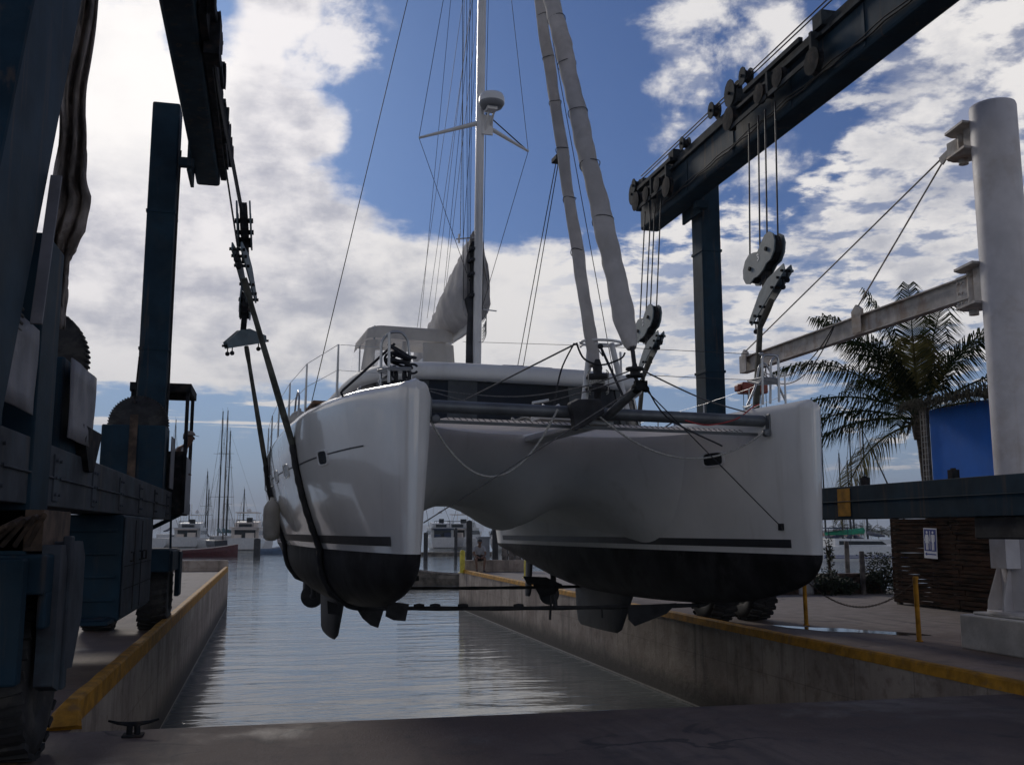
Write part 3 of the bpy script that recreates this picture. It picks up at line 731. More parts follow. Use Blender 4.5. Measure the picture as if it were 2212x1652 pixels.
def hinge(z0, z1):
    t = MB()
    for z in (z0, z1):
        t.prism([(-0.30, 0.05), (0.10, 0.05), (0.22, 0.42), (0.12, 0.58), (-0.05, 0.62), (-0.22, 0.55)], Matrix.Translation((PX-0.1, PY+0.1, z)), 0.035)
    t.tube([(PX-0.1, PY+0.55, z0-0.1), (PX-0.1, PY+0.55, z1+0.06)], 0.07, 12); t.box(PX-0.2, PX, PY+0.25, PY+0.4, z0, z1)
    t.box(PX-0.14, PX-0.06, PY+0.5, PY+0.85, z0+0.05, z1-0.05)
    return t
t = hinge(4.78, 5.35)
for yy in (0.72, 0.80):
    for z in (4.9, 5.05, 5.2): t.tube([(PX-0.16, PY+yy, z), (PX-0.04, PY+yy, z)], 0.018, 8)
obj('boom_hinge', t, 'crane_boom', jc, bevel=0.004)
t = hinge(7.06, 7.44); obj('tie_hinge', t, 'crane_boom', jc, bevel=0.004)
top = Vector((PX-0.1, PY+0.85, 7.28))
for e in ((x-0.05, 14.98, zb+0.42), (x-0.05, 19.2, zb+0.38)):
    t = MB(); e = Vector(e); s = top+(e-top).normalized()*0.22; t.tube([s, e], 0.014, 8); t.bar(top, s, 0.03, 0.07); obj('tie_rod', t, 'crane_boom', jc)
# electric hoist hanging on the boom
ho = thing('chain_hoist', (x, 18.3, 4.2), 'red chain hoist hanging low under the end of the crane boom', 'hoist')
t = MB(); hb = UY(1625, 838, 18.3); t.box(hb.x-0.28, hb.x+0.28, 18.15, 18.45, hb.z-0.12, hb.z+0.1); t.box(hb.x-0.36, hb.x-0.28, 18.2, 18.4, hb.z-0.08, hb.z+0.06)
obj('motor', t, 'orange_hoist', ho, bevel=0.03)
t = MB()
for dx in (-0.2, -0.1, 0.12, 0.18, 0.3): t.tube([(hb.x+dx, 18.3, hb.z-0.1), (hb.x+dx, 18.3, hb.z-0.8-abs(dx))], 0.008, 5)
for dx in (0.2, 0.32): t.tube([(hb.x+dx, 18.3, hb.z), (x, 18.35+dx*0.2, 4.95)], 0.01, 5)
obj('hoist_chain', t, 'wire', ho)
t = MB(); 
for k, (pa_, pb_, sg) in enumerate((((1640, 797), (1800, 705), 0.45), ((1640, 797), (1802, 705), 0.62))):
    a = UX(*pa_, x-0.15); b = UX(*pb_, x-0.15); t.tube(catenary(a, b, sg, 24), 0.011, 5)
obj('power_cable', t, 'wire', ho)
# ------------------------------------------------------------------ travelling boat hoist
LB = (3.2, 12.8, 0)
lift = thing('boat_hoist', LB, 'huge blue-grey travelling boat hoist straddling the slip on rubber tyres', 'boat lift')
LX0, LX1 = -2.22, -1.76          # left columns
RX0, RX1 = 8.05, 8.45
def P_(t, name, m, bev=0.012): return obj(name, t, m, lift, bevel=bev)
# columns
for (x0, x1) in ((LX0, LX1), (RX0, RX1)):
    t = MB(); t.box(x0, x1, 17.45, 17.95, 2.2, 9.0)
    P_(t, 'column', 'lift_paint', 0.03)
    t = MB(); rows = []
    # the near leg leans outwards to the top beam
    z0, z1, y0a, y1a = 2.2, 8.9, (5.4, 7.3), (7.8, 9.75)
    if x0 < 0:
        c8 = [(-2.2, 5.4, 2.2), (-1.56, 5.4, 2.2), (-1.56, 6.41, 2.2), (-2.2, 6.41, 2.2)]
        c9 = [(-2.2, 7.9, 8.9), (-1.56, 7.9, 8.9), (-1.56, 9.19, 8.9), (-2.2, 9.19, 8.9)]
        t.add(c8+c9, [(0,3,2,1),(4,5,6,7),(0,1,5,4),(1,2,6,5),(2,3,7,6),(3,0,4,7)])
    else: t.box(x0, x1, 7.35, 7.95, 2.2, 9.0)
    P_(t, 'column', 'lift_paint', 0.03)
# near left lower leg between the winches
t = MB(); t.box(-2.15, -1.60, 7.45, 8.05, 1.35, 3.7); P_(t, 'lower_leg', 'lift_paint', 0.02)
# bottom sills
t = MB(); t.box(-2.15, -1.62, 5.6, 17.95, 1.78, 2.24); t.box(-2.10, -1.60, 6, 17.9, 1.99, 2.005)
P_(t, 'sill_beam', 'lift_paint_worn', 0.035)
t = MB(); t.box(8.0, 8.5, 2.0, 17.95, 1.76, 2.22); t.box(7.985, 8.0, 2.4, 17.6, 2.0, 2.012)
P_(t, 'sill_beam', 'lift_paint', 0.06)
t = MB(); a = UX(1823, 1090, 7.995); t.box(7.993, 7.999, a.y-0.16, a.y+0.16, 1.80, 2.19); P_(t, 'yellow_label', 'yellow_paint', 0)
for yy in (12.6, 10.7, 9.2):
    t = MB(); t.box(8.15, 8.25, yy-0.05, yy+0.05, 2.22, 2.34); t.tube([(8.2, yy, 2.22), (8.2, yy, 2.36)], 0.035, 6); P_(t, 'lug', 'dark_steel', 0.004)
# inner column stub hung below the right sill, hydraulic hoses
t = MB(); t.box(8.05, 8.45, 9.1, 10.2, 1.50, 1.76); t.box(8.02, 8.12, 8.6, 9.1, 1.56, 1.70)
P_(t, 'steering_frame', 'black_rubber', 0.02)
# top beams
def top_beam(xa, xb, inner, ye):
    t = MB(); t.box(xa, xb, 1.0, ye, 7.92, 8.72)
    P_(t, 'top_beam', 'lift_paint', 0.05)
    t = MB(); s = 1 if inner > xa else -1
    t.box(min(inner, inner+s*0.06), max(inner, inner+s*0.06), 2.0, ye-.15, 8.60, 8.66); t.box(min(inner, inner+s*0.02), max(inner, inner+s*0.02), 2.0, ye-.15, 8.66, 8.80)
    t.box(xa+0.03, xb-0.03, 1.2, ye-.05, 8.722, 8.80)
    P_(t, 'trolley_rail', 'rail_grey', 0.006)
    t = MB(); xo = inner+s*0.05
    for dz in (8.98, 9.05): t.tube([(xo, 2, dz), (xo, ye-.25, dz)], 0.012, 6)
    P_(t, 'hoist_rope', 'wire', 0)
top_beam(-1.52, -1.10, -1.10, 18.6); top_beam(7.50, 7.92, 7.50, 19.35)
# trolleys: frame + bars + sheaves
def trolley(side, yc, L=2.4):
    s = 1 if side < 0 else -1; xi = -1.10 if side < 0 else 7.50
    tr = MB(); x = xi+s*0.10
    def bx(x0, x1, *a): tr.box(min(x0, x1), max(x0, x1), *a)
    bx(x, x+s*0.05, yc-L/2, yc+L/2, 8.54, 8.60); bx(x+s*0.08, x+s*0.11, yc-L/2+0.1, yc+L/2-0.2, 8.24, 8.32)
    for dy in (-L/2+0.15, 0, L/2-0.15): bx(x, x+s*0.11, yc+dy-0.035, yc+dy+0.035, 8.24, 8.66)
    bx(x-s*0.25, x, yc-L/2, yc-L/2+0.25, 8.72, 8.95); bx(x-s*0.25, x, yc+L/2-0.25, yc+L/2, 8.72, 8.95)
    bx(x-s*0.02, x+s*0.05, yc-0.9, yc+0.9, 8.72, 8.80)
    o = P_(tr, 'trolley', 'rail_grey', 0.006)
    for dy, r_, z in ((-L/2+0.12, 0.20, 8.20), (-0.35, 0.16, 8.42), (0.25, 0.16, 8.42), (L/2-0.12, 0.20, 8.45)):
        t = MB(); t.lathe([(0.05, -0.05), (r_, -0.045), (r_-0.03, 0), (r_, 0.045), (0.05, 0.05)], (x+s*0.08, yc+dy, z), 'X', 20, smooth=False); obj('sheave', t, 'dark_steel', o)
    return o
trolley(1, 13.3, 2.9); trolley(1, 18.2, 1.9); trolley(-1, 13.6, 3.0); trolley(-1, 17.5, 2.0)
# sheave housings standing on the beams
def sheave_box(x, y, z, r_, light=False):
    r_ *= 0.88
    t = MB(); M = Matrix(((0,0,1,0),(1,0,0,0),(0,1,0,0),(0,0,0,1)))
    poly = [(r_*1.0*math.cos(a), r_*1.25*math.sin(a)) for a in [math.pi*2*k/12+0.26 for k in range(12)]]
    for sx in (-0.07, 0.07): t.prism(poly, Matrix.Translation((x+sx, y, z)) @ M, 0.02)
    t.lathe([(0.03, -0.05), (r_*0.9, -0.04), (r_*0.75, 0), (r_*0.9, 0.04), (0.03, 0.05)], (x, y, z), 'X', 18, mi=1)
    t.tube([(x-0.11, y, z), (x+0.11, y, z)], 0.03, 8, mi=1)
    obj('sheave_housing', t, ['block_paint' if light else 'rail_grey', 'dark_steel'], lift, bevel=0.004)
for (x, y, z, r_) in ((7.44, 14.72, 8.95, 0.22), (7.42, 14.2, 9.02, 0.14), (7.46, 15.5, 8.98, 0.14), (7.46, 19.5, 8.78, 0.22), (7.42, 19.3, 8.9, 0.14), (-1.03, 18.4, 8.5, 0.2), (-1.03, 14.8, 8.9, 0.2), (7.5, 16.9, 8.92, 0.12)):
    sheave_box(x, y, z, r_)
# underslung box and bars on left beam end, as seen from below
t = MB(); t.box(-1.08, -0.98, 12.2, 18.4, 7.98, 8.34); t.box(-0.97, -0.93, 13.0, 18.0, 8.05, 8.2); t.box(-1.05, -0.85, 12.9, 13.3, 7.8, 8.4); P_(t, 'trolley_skirt', 'dark_steel', 0.006)
# gusset joining column head and beam
for s, xx in ((1, -1.56), (-1, 7.94)):
    t = MB(); t.box(xx-0.02, xx+0.04, 17.2, 18.1, 7.7, 8.8) if s > 0 else t.box(xx-0.02, xx+0.03, 17.2, 18.1, 7.7, 8.8)
    t.box(xx-0.15, xx+0.1, 17.1, 17.25, 7.75, 7.9); P_(t, 'gusset', 'lift_paint', 0.01)

# plate joints, flange bolts, hoses and clamps
for (xf, s, ye) in ((7.498, -1, 19.3), (-1.098, 1, 18.5)):
    t = MB()
    for k in range(9):
        y = 3.2+k*1.95
        if y > ye-0.3: continue
        a, b = sorted((xf, xf+s*0.012)); t.box(a, b, y-0.03, y+0.03, 7.97, 8.58)
    P_(t, 'beam_stiffener', 'lift_paint', 0.003)
    t = MB(); pts = [(xf+s*0.03, 2+0.25*k, 8.06+0.018*math.sin(k*1.9)) for k in range(int((ye-2.4)/0.25))]; t.tube(pts, 0.014, 6); pts = [(xf+s*0.03, 2+0.25*k, 8.11+0.02*math.sin(k*1.3+1)) for k in range(int((ye-2.4)/0.25))]; t.tube(pts, 0.011, 6)
    P_(t, 'hydraulic_hose', 'black_rubber', 0)
for (xf, s) in ((-1.62, 1),):
    for k in range(7):
        t = MB(); y = 6.6+k*1.75; a, b = sorted((xf, xf+s*0.014)); t.box(a, b, y-0.10, y+0.10, 1.82, 2.18)
        for dy in (-0.075, 0.075):
            for z in (1.87, 2.0, 2.13): t.tube([(xf+s*0.012, y+dy, z), (xf+s*0.032, y+dy, z)], 0.013, 6)
        P_(t, 'splice_plate', 'lift_paint_worn', 0.003)
for (x0, x1) in ((LX0, LX1), (RX0, RX1)):
    for zz in (4.6, 7.0): t = MB(); t.box(x0-0.012, x1+0.012, 17.438, 17.962, zz, zz+0.05); P_(t, 'weld_band', 'lift_paint', 0.003)
    t = MB(); t.box(x0-0.06, x1+0.06, 17.38, 18.02, 2.225, 2.26)
    for xx in (x0-0.03, (x0+x1)/2, x1+0.03): t.tube([(xx, 17.40, 2.26), (xx, 17.40, 2.30)], 0.018, 6)
    P_(t, 'column_flange', 'lift_paint', 0.003)
t = MB(); t.tube([(LX1+0.02, 17.6, 2.4), (LX1+0.03, 17.62, 4.0), (LX1+0.02, 17.6, 6.0), (LX1+0.03, 17.62, 8.2)], 0.018, 6); t.tube([(LX1+0.02, 17.7, 2.4), (LX1+0.02, 17.72, 5.0), (LX1+0.02, 17.7, 8.1)], 0.014, 6)
P_(t, 'hydraulic_hose', 'black_rubber', 0)

# tyres with lugs
def tyre(cx, cy, r_=0.6, w=0.46):
    t = MB(); n = 44
    prof = [(r_*0.52, -w*0.42), (r_*0.60, -w*0.50), (r_*0.80, -w*0.5), (r_*0.93, -w*0.46), (r_*0.965, -w*0.38), (r_*0.97, 0), (r_*0.965, w*0.38), (r_*0.93, w*0.46), (r_*0.80, w*0.5), (r_*0.60, w*0.5), (r_*0.52, w*0.42)]
    t.lathe(prof, (cx, cy, r_), 'X', n)
    nl = 26
    for k in range(nl):
        for sd in (-1, 1):
            a = 2*math.pi*(k+(0.5 if sd > 0 else 0))/nl
            M = Matrix.Translation((cx, cy, r_)) @ Matrix.Rotation(a, 4, 'X')
            x0, x1 = (0.01, w*0.5) if sd > 0 else (-w*0.5, -0.01)
            t.box(x0, x1, -0.035, 0.035, r_*0.93, r_*1.0, M=M @ Matrix.Rotation(R(12*sd), 4, 'Z'))
    return t
def wheel(cx, cy, r_=0.6, w=0.46):
    t = MB(); s = 1
    t.lathe([(0.0, -0.02), (0.09, -0.02), (0.1, -0.12), (0.16, -0.13), (0.20, -0.05), (r_*0.46, -0.04), (r_*0.50, -w*0.4), (r_*0.545, -w*0.42), (r_*0.545, w*0.42), (r_*0.50, w*0.4), (r_*0.46, 0.04), (0.0, 0.04)], (cx, cy, r_), 'X', 28)
    rim = obj('wheel', t, 'lift_paint', lift)
    obj('tyre', tyre(cx, cy, r_, w), 'black_rubber', rim)
for (x, y) in ((-1.76, 7.95), (-2.62, 7.95), (-1.78, 17.65), (-2.62, 17.65), (7.72, 16.7), (8.56, 16.9), (8.56, 7.6), (7.7, 7.6)):
    wheel(x, y)
# axle and steering yokes
for (x0, x1, y) in ((-2.6, -1.8, 7.95), (-2.6, -1.8, 17.65), (7.7, 8.6, 16.8), (7.7, 8.6, 7.6)):
    t = MB(); t.tube([(x0, y, 0.6), (x1, y, 0.6)], 0.08, 12); xm = (x0+x1)/2; t.box(xm-0.14, xm+0.14, y-0.22, y+0.22, 0.55, 1.78); t.lathe([(0.33, 1.5), (0.33, 1.78)], (xm, y, 0), n=24)
    P_(t, 'axle_yoke', 'lift_paint', 0.01)
# near wheel guard with steering drive box
t = MB(); 
t.box(-3.05, -1.52, 7.05, 7.2, 0.62, 1.42); t.box(-3.05, -1.42, 7.2, 8.62, 1.18, 1.44); t.box(-1.48, -1.42, 7.3, 8.5, 0.95, 1.2)
M = Matrix(((0,0,1,0),(1,0,0,0),(0,1,0,0),(0,0,0,1)))
P_(t, 'wheel_guard', 'lift_paint', 0.02)
t = MB()
t.prism([(7.46, 0.56), (7.68, 0.50), (7.72, 1.36), (7.62, 1.50), (7.46, 1.50)], Matrix.Translation((-1.44, 0, 0)) @ M, 0.12)
t.prism([(7.86, 0.62), (8.15, 0.60), (8.42, 0.95), (8.42, 1.40), (8.28, 1.52), (7.86, 1.52)], Matrix.Translation((-1.44, 0, 0)) @ M, 0.12)
t.box(-1.42, -1.36, 7.72, 7.84, 0.5, 1.56)
P_(t, 'guard_panel', 'lift_paint_worn', 0.012)
t = MB(); t.box(-2.9, -1.5, 7.45, 8.4, 1.46, 1.74)
for k in range(5): t.tube([(-1.9+0.08*k, 7.4, 1.5), (-1.7+0.06*k, 7.25, 1.62+0.02*k), (-1.6, 7.6+0.1*k, 1.72)], 0.02, 6)
P_(t, 'hydraulic_manifold', 'rust_brown', 0.01)
# far left wheel arch guard
t = MB(); t.box(-2.9, -1.50, 16.75, 18.4, 1.22, 1.30); t.box(-1.52, -1.47, 16.9, 18.35, 0.95, 1.28); t.box(-1.52, -1.44, 18.0, 18.45, 0.50, 1.25); t.box(-2.9, -1.5, 16.72, 16.78, 0.95, 1.3)
P_(t, 'wheel_guard', 'lift_paint', 0.02)
# engine house
eh = MB(); eh.box(-2.75, -1.56, 11.8, 14.6, 0.62, 1.77); engine = P_(eh, 'engine_house', 'lift_paint', 0.02)
t = MB(); t.box(-1.555, -1.54, 11.85, 14.55, 0.66, 1.74); obj('side_cover', t, 'lift_paint_worn', engine, bevel=0.004)
for y in (12.35, 13.15, 13.55):
    t = MB(); t.tube([(-1.535, y, 1.35), (-1.50, y, 1.35), (-1.50, y, 1.25), (-1.535, y, 1.25)], 0.012, 6); obj('handle', t, 'dark_steel', engine)
t = MB()
for z in (0.95, 1.2): t.box(-1.539, -1.532, 11.9, 14.5, z, z+0.008)
for y in (12.7, 13.35): t.box(-1.539, -1.532, y, y+0.008, 0.68, 1.72)
obj('door_seam', t, 'dark_steel', engine)
t = MB()
for k in range(4): t.bar((-2.7, 11.785, 0.85+k*0.25), (-1.62, 11.785, 0.85+k*0.25), 0.02, 0.03)
t.box(-2.7, -1.6, 11.3, 11.8, 0.62, 0.66); t.box(-1.9, -1.65, 11.32, 11.79, 0.665, 0.672)
obj('step', t, 'lift_paint', engine, bevel=0.004)
# exhaust / bracket under the sill
t = MB(); t.box(-2.1, -1.7, 9.3, 9.9, 2.1, 2.5); 
t.prism([(9.1, 2.5), (10.1, 2.5), (9.75, 2.12), (9.5, 2.12)], Matrix.Translation((-1.62, 0, 0)) @ M, 0.1); P_(t, 'bracket', 'dark_steel', 0.01)
# winches: housing, big toothed reel, pale side sheet
def winch(yc, zc, sheet, rx=-2.02):
    t = MB(); t.box(-2.62, -1.66, yc-0.42, yc+0.30, 2.24, zc-0.06)
    hs = P_(t, 'winch_housing', 'lift_paint', 0.02)
    t = MB(); t.box(-2.20, -2.08, yc-0.45, yc-0.425, 2.28, zc+0.1); obj('cover_strip', t, 'rust_brown', hs)
    t = MB(); r_ = 0.47
    t.lathe([(0.05, 0.06), (r_*0.97, 0.06), (r_*0.98, 0.24), (0.05, 0.24)], (rx-0.12, yc, zc), 'Y', 48)
    for k in range(64):
        a = 2*math.pi*k/64; q = Vector((rx-0.12+r_*0.985*math.cos(a), yc, zc+r_*0.985*math.sin(a)))
        t.tube([q+Vector((0, 0.06, 0)), q+Vector((0, 0.24, 0))], 0.014, 6)
    obj('reel', t, 'black_rubber', hs)
    if sheet:
        ya, yb, za, zb = sheet; t = MB()
        rows = [[(-1.585+0.006*math.sin(k*1.3+j), ya+(yb-ya)*k/8, za+(zb-za)*j/5-0.0*k) for j in range(6)] for k in range(9)]
        t.grid(rows); o = obj('side_sheet', t, 'sheet_metal', hs, solid=0.012)
winch(17.15, 3.32, None)
winch(9.05, 3.06, (8.5, 9.62, 2.33, 2.97), -1.93)
winch(6.55, 2.95, (5.2, 7.27, 2.37, 2.95), -1.92)
t = MB(); t.box(-1.60, -1.585, 17.1, 17.7, 2.28, 3.12); P_(t, 'side_sheet', 'sheet_metal', 0.004)
# pale flat bar beside the near leg
t = MB(); a = UX(78, 700, -1.52); b = UX(122, 380, -1.52); t.bar(a, b, 0.075, 0.02, up=(0, 1, 0)); P_(t, 'flat_bar', 'sheet_metal', 0.004)
# guy rod by the far column
t = MB(); t.tube([UX(291, 862, -2.2), UX(301, 770, -2.1)], 0.012, 6); t.tube([UX(289, 868, -2.2), UX(322, 868, -2.2)], 0.03, 6); P_(t, 'guy_rod', 'dark_steel', 0)

# operator cab
cab = MB(); CY0, CY1, CX0, CX1 = 18.05, 19.2, -2.35, -1.45
cab.box(CX0, CX1, CY0, CY1, 1.86, 1.92); cab.box(CX0, CX1, CY0, CY0+0.04, 1.92, 2.95)
cab.box(CX0, CX1, CY1-0.04, CY1, 1.92, 2.7)
cabo = P_(cab, 'operator_cab', 'dark_steel', 0.01)
t = MB(); t.box(CX1+0.002, CX1+0.03, CY0-0.02, CY1, 1.88, 2.86); obj('side_panel', t, 'sheet_metal', cabo, bevel=0.004)
for (x, y) in ((CX1, CY0), (CX0, CY0), (CX1, CY1), (CX0, CY1)):
    t = MB(); t.bar((x, y, 1.9), (x, y, 4.05), 0.06, 0.06, up=(0, 1, 0)); obj('cab_post', t, 'dark_steel', cabo, bevel=0.005)
t = MB(); t.box(CX0-0.05, CX1+0.06, CY0-0.08, CY0-0.0, 3.98, 4.12); t.box(CX0-0.05, CX1+0.06, CY1, CY1+0.08, 3.98, 4.12); t.box(CX0-0.06, CX0, CY0, CY1, 3.98, 4.12); t.box(CX1, CX1+0.06, CY0, CY1, 3.98, 4.12); t.box(CX0, CX1, CY0, CY1, 4.10, 4.13)
obj('cab_roof', t, 'dark_steel', cabo, bevel=0.005)
t = MB(); t.box(CX0+0.1, CX1-0.35, CY0+0.15, CY0+0.6, 4.08, 4.095); obj('roof_lining', t, 'yellow_paint', cabo)
t = MB(); t.bar((-1.5, 18.3, 1.88), (-1.95, 17.9, 1.62), 0.06, 0.06); t.tube([(-1.62, 17.95, 1.85), (-1.6, 17.95, 1.2)], 0.02, 6); obj('cab_brace', t, 'lift_paint', cabo)
t = MB(); t.box(-2.15, -1.7, 18.5, 18.9, 2.25, 2.38); t.box(-2.15, -1.7, 18.88, 18.96, 2.38, 2.8); obj('seat', t, 'black_rubber', cabo, bevel=0.03)

# ------------------------------------------------------------------ hook blocks and slings
MX = Matrix(((0,0,1,0),(1,0,0,0),(0,1,0,0),(0,0,0,1)))       # local xy -> world yz, local z -> world x
def digit(ch, M, size, parent):
    cu = bpy.data.curves.new('digit', 'FONT'); cu.body = ch; cu.size = size; cu.extrude = 0.001; cu.align_x = 'CENTER'
    tmp = bpy.data.objects.new('tmp_digit', cu); COL.objects.link(tmp)
    dg = bpy.context.evaluated_depsgraph_get(); me = bpy.data.meshes.new_from_object(tmp.evaluated_get(dg))
    bpy.data.objects.remove(tmp)
    o = bpy.data.objects.new('number', me); COL.objects.link(o); me.materials.append(MATS['sign_white'])
    me.transform(Matrix.Translation(-ORG[parent.name]) @ M); o.parent = parent; ORG[o.name] = ORG[parent.name]
    return o
def hook_block(pc, side, ybeam, num, label, roll, yaw=0, tilt=0, pitch=0, sc=1.0):
    """heart-shaped block in the y-z plane at pc; cables go up to the beam"""
    o = thing('hook_block', pc, label, 'hook block', 'hook blocks of the boat hoist')
    x, y, z = pc
    B = Matrix.Translation(pc) @ Matrix.Rotation(R(roll), 4, 'Y') @ Matrix.Rotation(R(pitch), 4, 'X')
    L = B @ MX
    poly = [(-0.50, 0.13), (-0.40, 0.24), (-0.26, 0.27), (-0.12, 0.21), (0, 0.14), (0.12, 0.21), (0.26, 0.27), (0.40, 0.24), (0.50, 0.13), (0.52, -0.02), (0.46, -0.16), (0.34, -0.24), (0.20, -0.22), (0.10, -0.26), (0, -0.27), (-0.10, -0.26), (-0.20, -0.22), (-0.34, -0.24), (-0.46, -0.16), (-0.52, -0.02)]
    for sx in (-0.085, 0.085):
        t = MB(); t.prism(poly[::-1], L @ Matrix.Translation((0, 0, sx)), 0.022); pl = obj('side_plate', t, 'block_paint', o, bevel=0.004)
    t = MB()
    for dy in (-0.27, 0.27):
        t.lathe([(0.04, -0.055), (0.21, -0.05), (0.18, 0), (0.21, 0.05), (0.04, 0.055)], (0, dy, 0), 'X', 22, M=B)
        t.tube([B @ Vector((-0.12, dy, 0)), B @ Vector((0.12, dy, 0))], 0.035, 8)
    t.prism(poly[::-1], L @ Matrix.Scale(0.93, 4), 0.10)
    obj('sheave', t, 'dark_steel', o)
    if num: digit(num, L @ Matrix.Translation((0.0, -0.02, -0.1)) @ Matrix.Rotation(math.pi, 4, 'Y'), 0.17, o)
    xi = (-0.99 if side < 0 else 7.38)
    for dy in (-0.46, -0.12, 0.12, 0.46):
        t = MB(); a = B @ Vector((0, dy, 0.02)); t.tube([a, (xi, ybeam+dy*0.95, 8.15)], 0.0135, 6)
        obj('cable', t, 'wire', o)
    # swivel link and spreader bar with sling pins
    t = MB(); a = B @ Vector((0, 0, -0.22)); b = B @ Vector((0, 0, -0.50)); t.bar(a, b, 0.10, 0.14, up=(0, 1, 0)); t.lathe([(0.0, -0.08), (0.07, -0.08), (0.07, 0.08), (0.0, 0.08)], a, 'X', 12); obj('swivel', t, 'dark_steel', o)
    B = B @ Matrix.Translation((0, 0, -0.5)) @ Matrix.Rotation(R(yaw), 4, 'Z') @ Matrix.Rotation(R(tilt), 4, 'X') @ Matrix.Translation((0, 0, 0.5)); Z = B @ Matrix.Translation((0, 0, -0.66)) @ MX
    bp = [(a*sc, b) for a, b in [(-0.58, -0.12), (-0.60, 0.0), (-0.14, 0.17), (0.14, 0.17), (0.60, 0.0), (0.58, -0.12)]]
    for sx in (-0.06, 0.06):
        t = MB(); t.prism(bp[::-1], Z @ Matrix.Translation((0, 0, sx)), 0.018); obj('spreader_plate', t, 'block_paint', o, bevel=0.003)
    for dy in [v*sc for v in (-0.54, -0.40, -0.2, 0.2, 0.40, 0.54)]:
        t = MB(); q = B @ Vector((0, dy, -0.74)); t.tube([q-Vector((0.10, 0, 0)), q+Vector((0.10, 0, 0))], 0.022, 8)
        if abs(dy) > 0.3*sc: t.tube([q, q-Vector((0, 0, 0.11))], 0.012, 6); t.ball(q-Vector((0.0, 0, 0.14)), 0.042, n=10)
        obj('sling_pin', t, 'dark_steel', o)
    return B @ Vector((0, 0, -0.80))
def sling(pts, ws, label, thk=0.085):
    """flat strap through points; its width lies along y"""
    t = MB(); rows = []
    pts = [Vector(p) for p in pts]
    # resample smoothly
    P2, W2 = [], []
    for i in range(len(pts)-1):
        for k in range(5):
            f = k/5; P2.append(pts[i].lerp(pts[i+1], f)); W2.append(ws[i]+(ws[i+1]-ws[i])*f)
    P2.append(pts[-1]); W2.append(ws[-1])
    for i, p in enumerate(P2):
        th = 0.0
        d = (P2[min(i+1, len(P2)-1)]-P2[max(i-1, 0)]).normalized(); yv = Vector((0, 1, 0)); yv = (yv-d*yv.dot(d)).normalized(); nv = d.cross(yv)
        w_ = W2[i]/2; th = thk/2
        rows.append([p+yv*w_*math.cos(q)+nv*th*math.sin(q)*(1+0.12*math.sin(i*0.9)) for q in [2*math.pi*(k+0.5)/8 for k in range(8)]])
    t.grid(rows, 0, closed=True); t.add(rows[0], [tuple(range(8))]); t.add(rows[-1], [tuple(range(8))[::-1]])
    return t
YN, YF = 13.65, 18.3
pNL = hook_block(UY(528, 490, YN), -1, YN, None, 'hook block edge-on at the top of the nearer sling over the left hull', -4, -10, -30, 0, 0.9)
pNR = hook_block(UY(1650, 562, YN), 1, YN, '3', 'largest heart-shaped hook block, marked 3, above the bow deck', 6, 0, -14, -20)
pFL = hook_block(UY(531, 655, YF), -1, YF, None, 'hook block edge-on at the top of the farther sling over the left hull', 3, -58, 18, 0, 0.68)
pFR = hook_block(UY(1399, 702, YF), 1, YF, '2', 'smaller heart-shaped hook block beside the furled sails', 6, 0, -14, -20)
def full_sling(name_label, pL, pR, Y, L, Rr, zb, below):
    o = thing('lifting_sling', ((pL.x+pR.x)/2, Y, zb), name_label, 'sling', 'lifting slings under the catamaran')
    t = sling(L, [0.10, 0.14]+[0.20]*(len(L)-2), ''); obj('web', t, 'sling_web', o)
    t = sling(Rr, [0.10, 0.14]+[0.20]*(len(Rr)-2), ''); obj('web', t, 'sling_web', o)
    for pp in (L, Rr):
        t = sling(pp[2:], [0.23]*len(pp[2:]), '', 0.095); obj('chafe_sleeve', t, 'sling_dark', o)
    t = sling(below, [0.09]*len(below), '', 0.06); obj('bottom_strap', t, 'sling_dark', o)
    return o
# ------------------------------------------------------------------ catamaran (local: u across, v aft, z up; bow line at v = 0)
BM = Matrix.Translation((3.835, 10.5, 0)) @ Matrix.Rotation(R(3.5), 4, 'Z') @ Matrix.Rotation(R(0.5), 4, 'Y')
BMI = BM.inverted()
def BL(px, py, v=None, u=None, z=None):
    """photograph pixel -> point on a plane of the boat's own frame"""
    o = BMI @ CAMP; d = BMI.to_3x3() @ ray(px, py)
    if v is not None: return o + d*((v-o.y)/d.y)
    if u is not None: return o + d*((u-o.x)/d.x)
    return o + d*((z-o.z)/d.z)
def BW(p): return BM @ Vector(p)
cat = thing('catamaran', (3.835, 10.5, 0), 'white cruising catamaran hanging in slings above the slip, bows towards the apron', 'catamaran', rot=(0, R(0.5), R(3.5)))
cat.rotation_euler = BM.to_euler()
def C_(t, name, m, bevel=0.0, parent=None, **k): return obj(name, t, m, parent or cat, bevel=bevel, local=True, **k)
HC, LOA, ZWL = 2.405, 11.6, 1.335
WO = [(-0.04, .03), (-0.03, .075), (0, .12), (.06, .165), (.18, .215), (.45, .32), (1, .56), (1.5, .70), (2, .82), (3, .96), (5, 1.05), (8, 1.05), (10, 1.0), (11.6, .9)]
WI = [(-0.04, .03), (-0.03, .07), (0, .11), (.06, .15), (.18, .185), (.45, .26), (1, .38), (2, .52), (3, .60), (5, .66), (11.6, .66)]
LO = [(-0.04, .02), (-0.03, .055), (0, .08), (.06, .105), (.18, .14), (.45, .19), (1, .29), (2, .42), (3, .52), (5, .62), (8, .64), (11.6, .55)]
LI = [(-0.04, .02), (-0.03, .055), (0, .08), (.06, .10), (.18, .13), (.45, .17), (1, .25), (2, .36), (3, .46), (5, .56), (8, .58), (11.6, .5)]
DD = [(-0.04, .10), (0, .16), (.06, .23), (.18, .32), (.45, .42), (1, .54), (2, .68), (4, .78), (7, .78), (9, .60), (11.6, .15)]
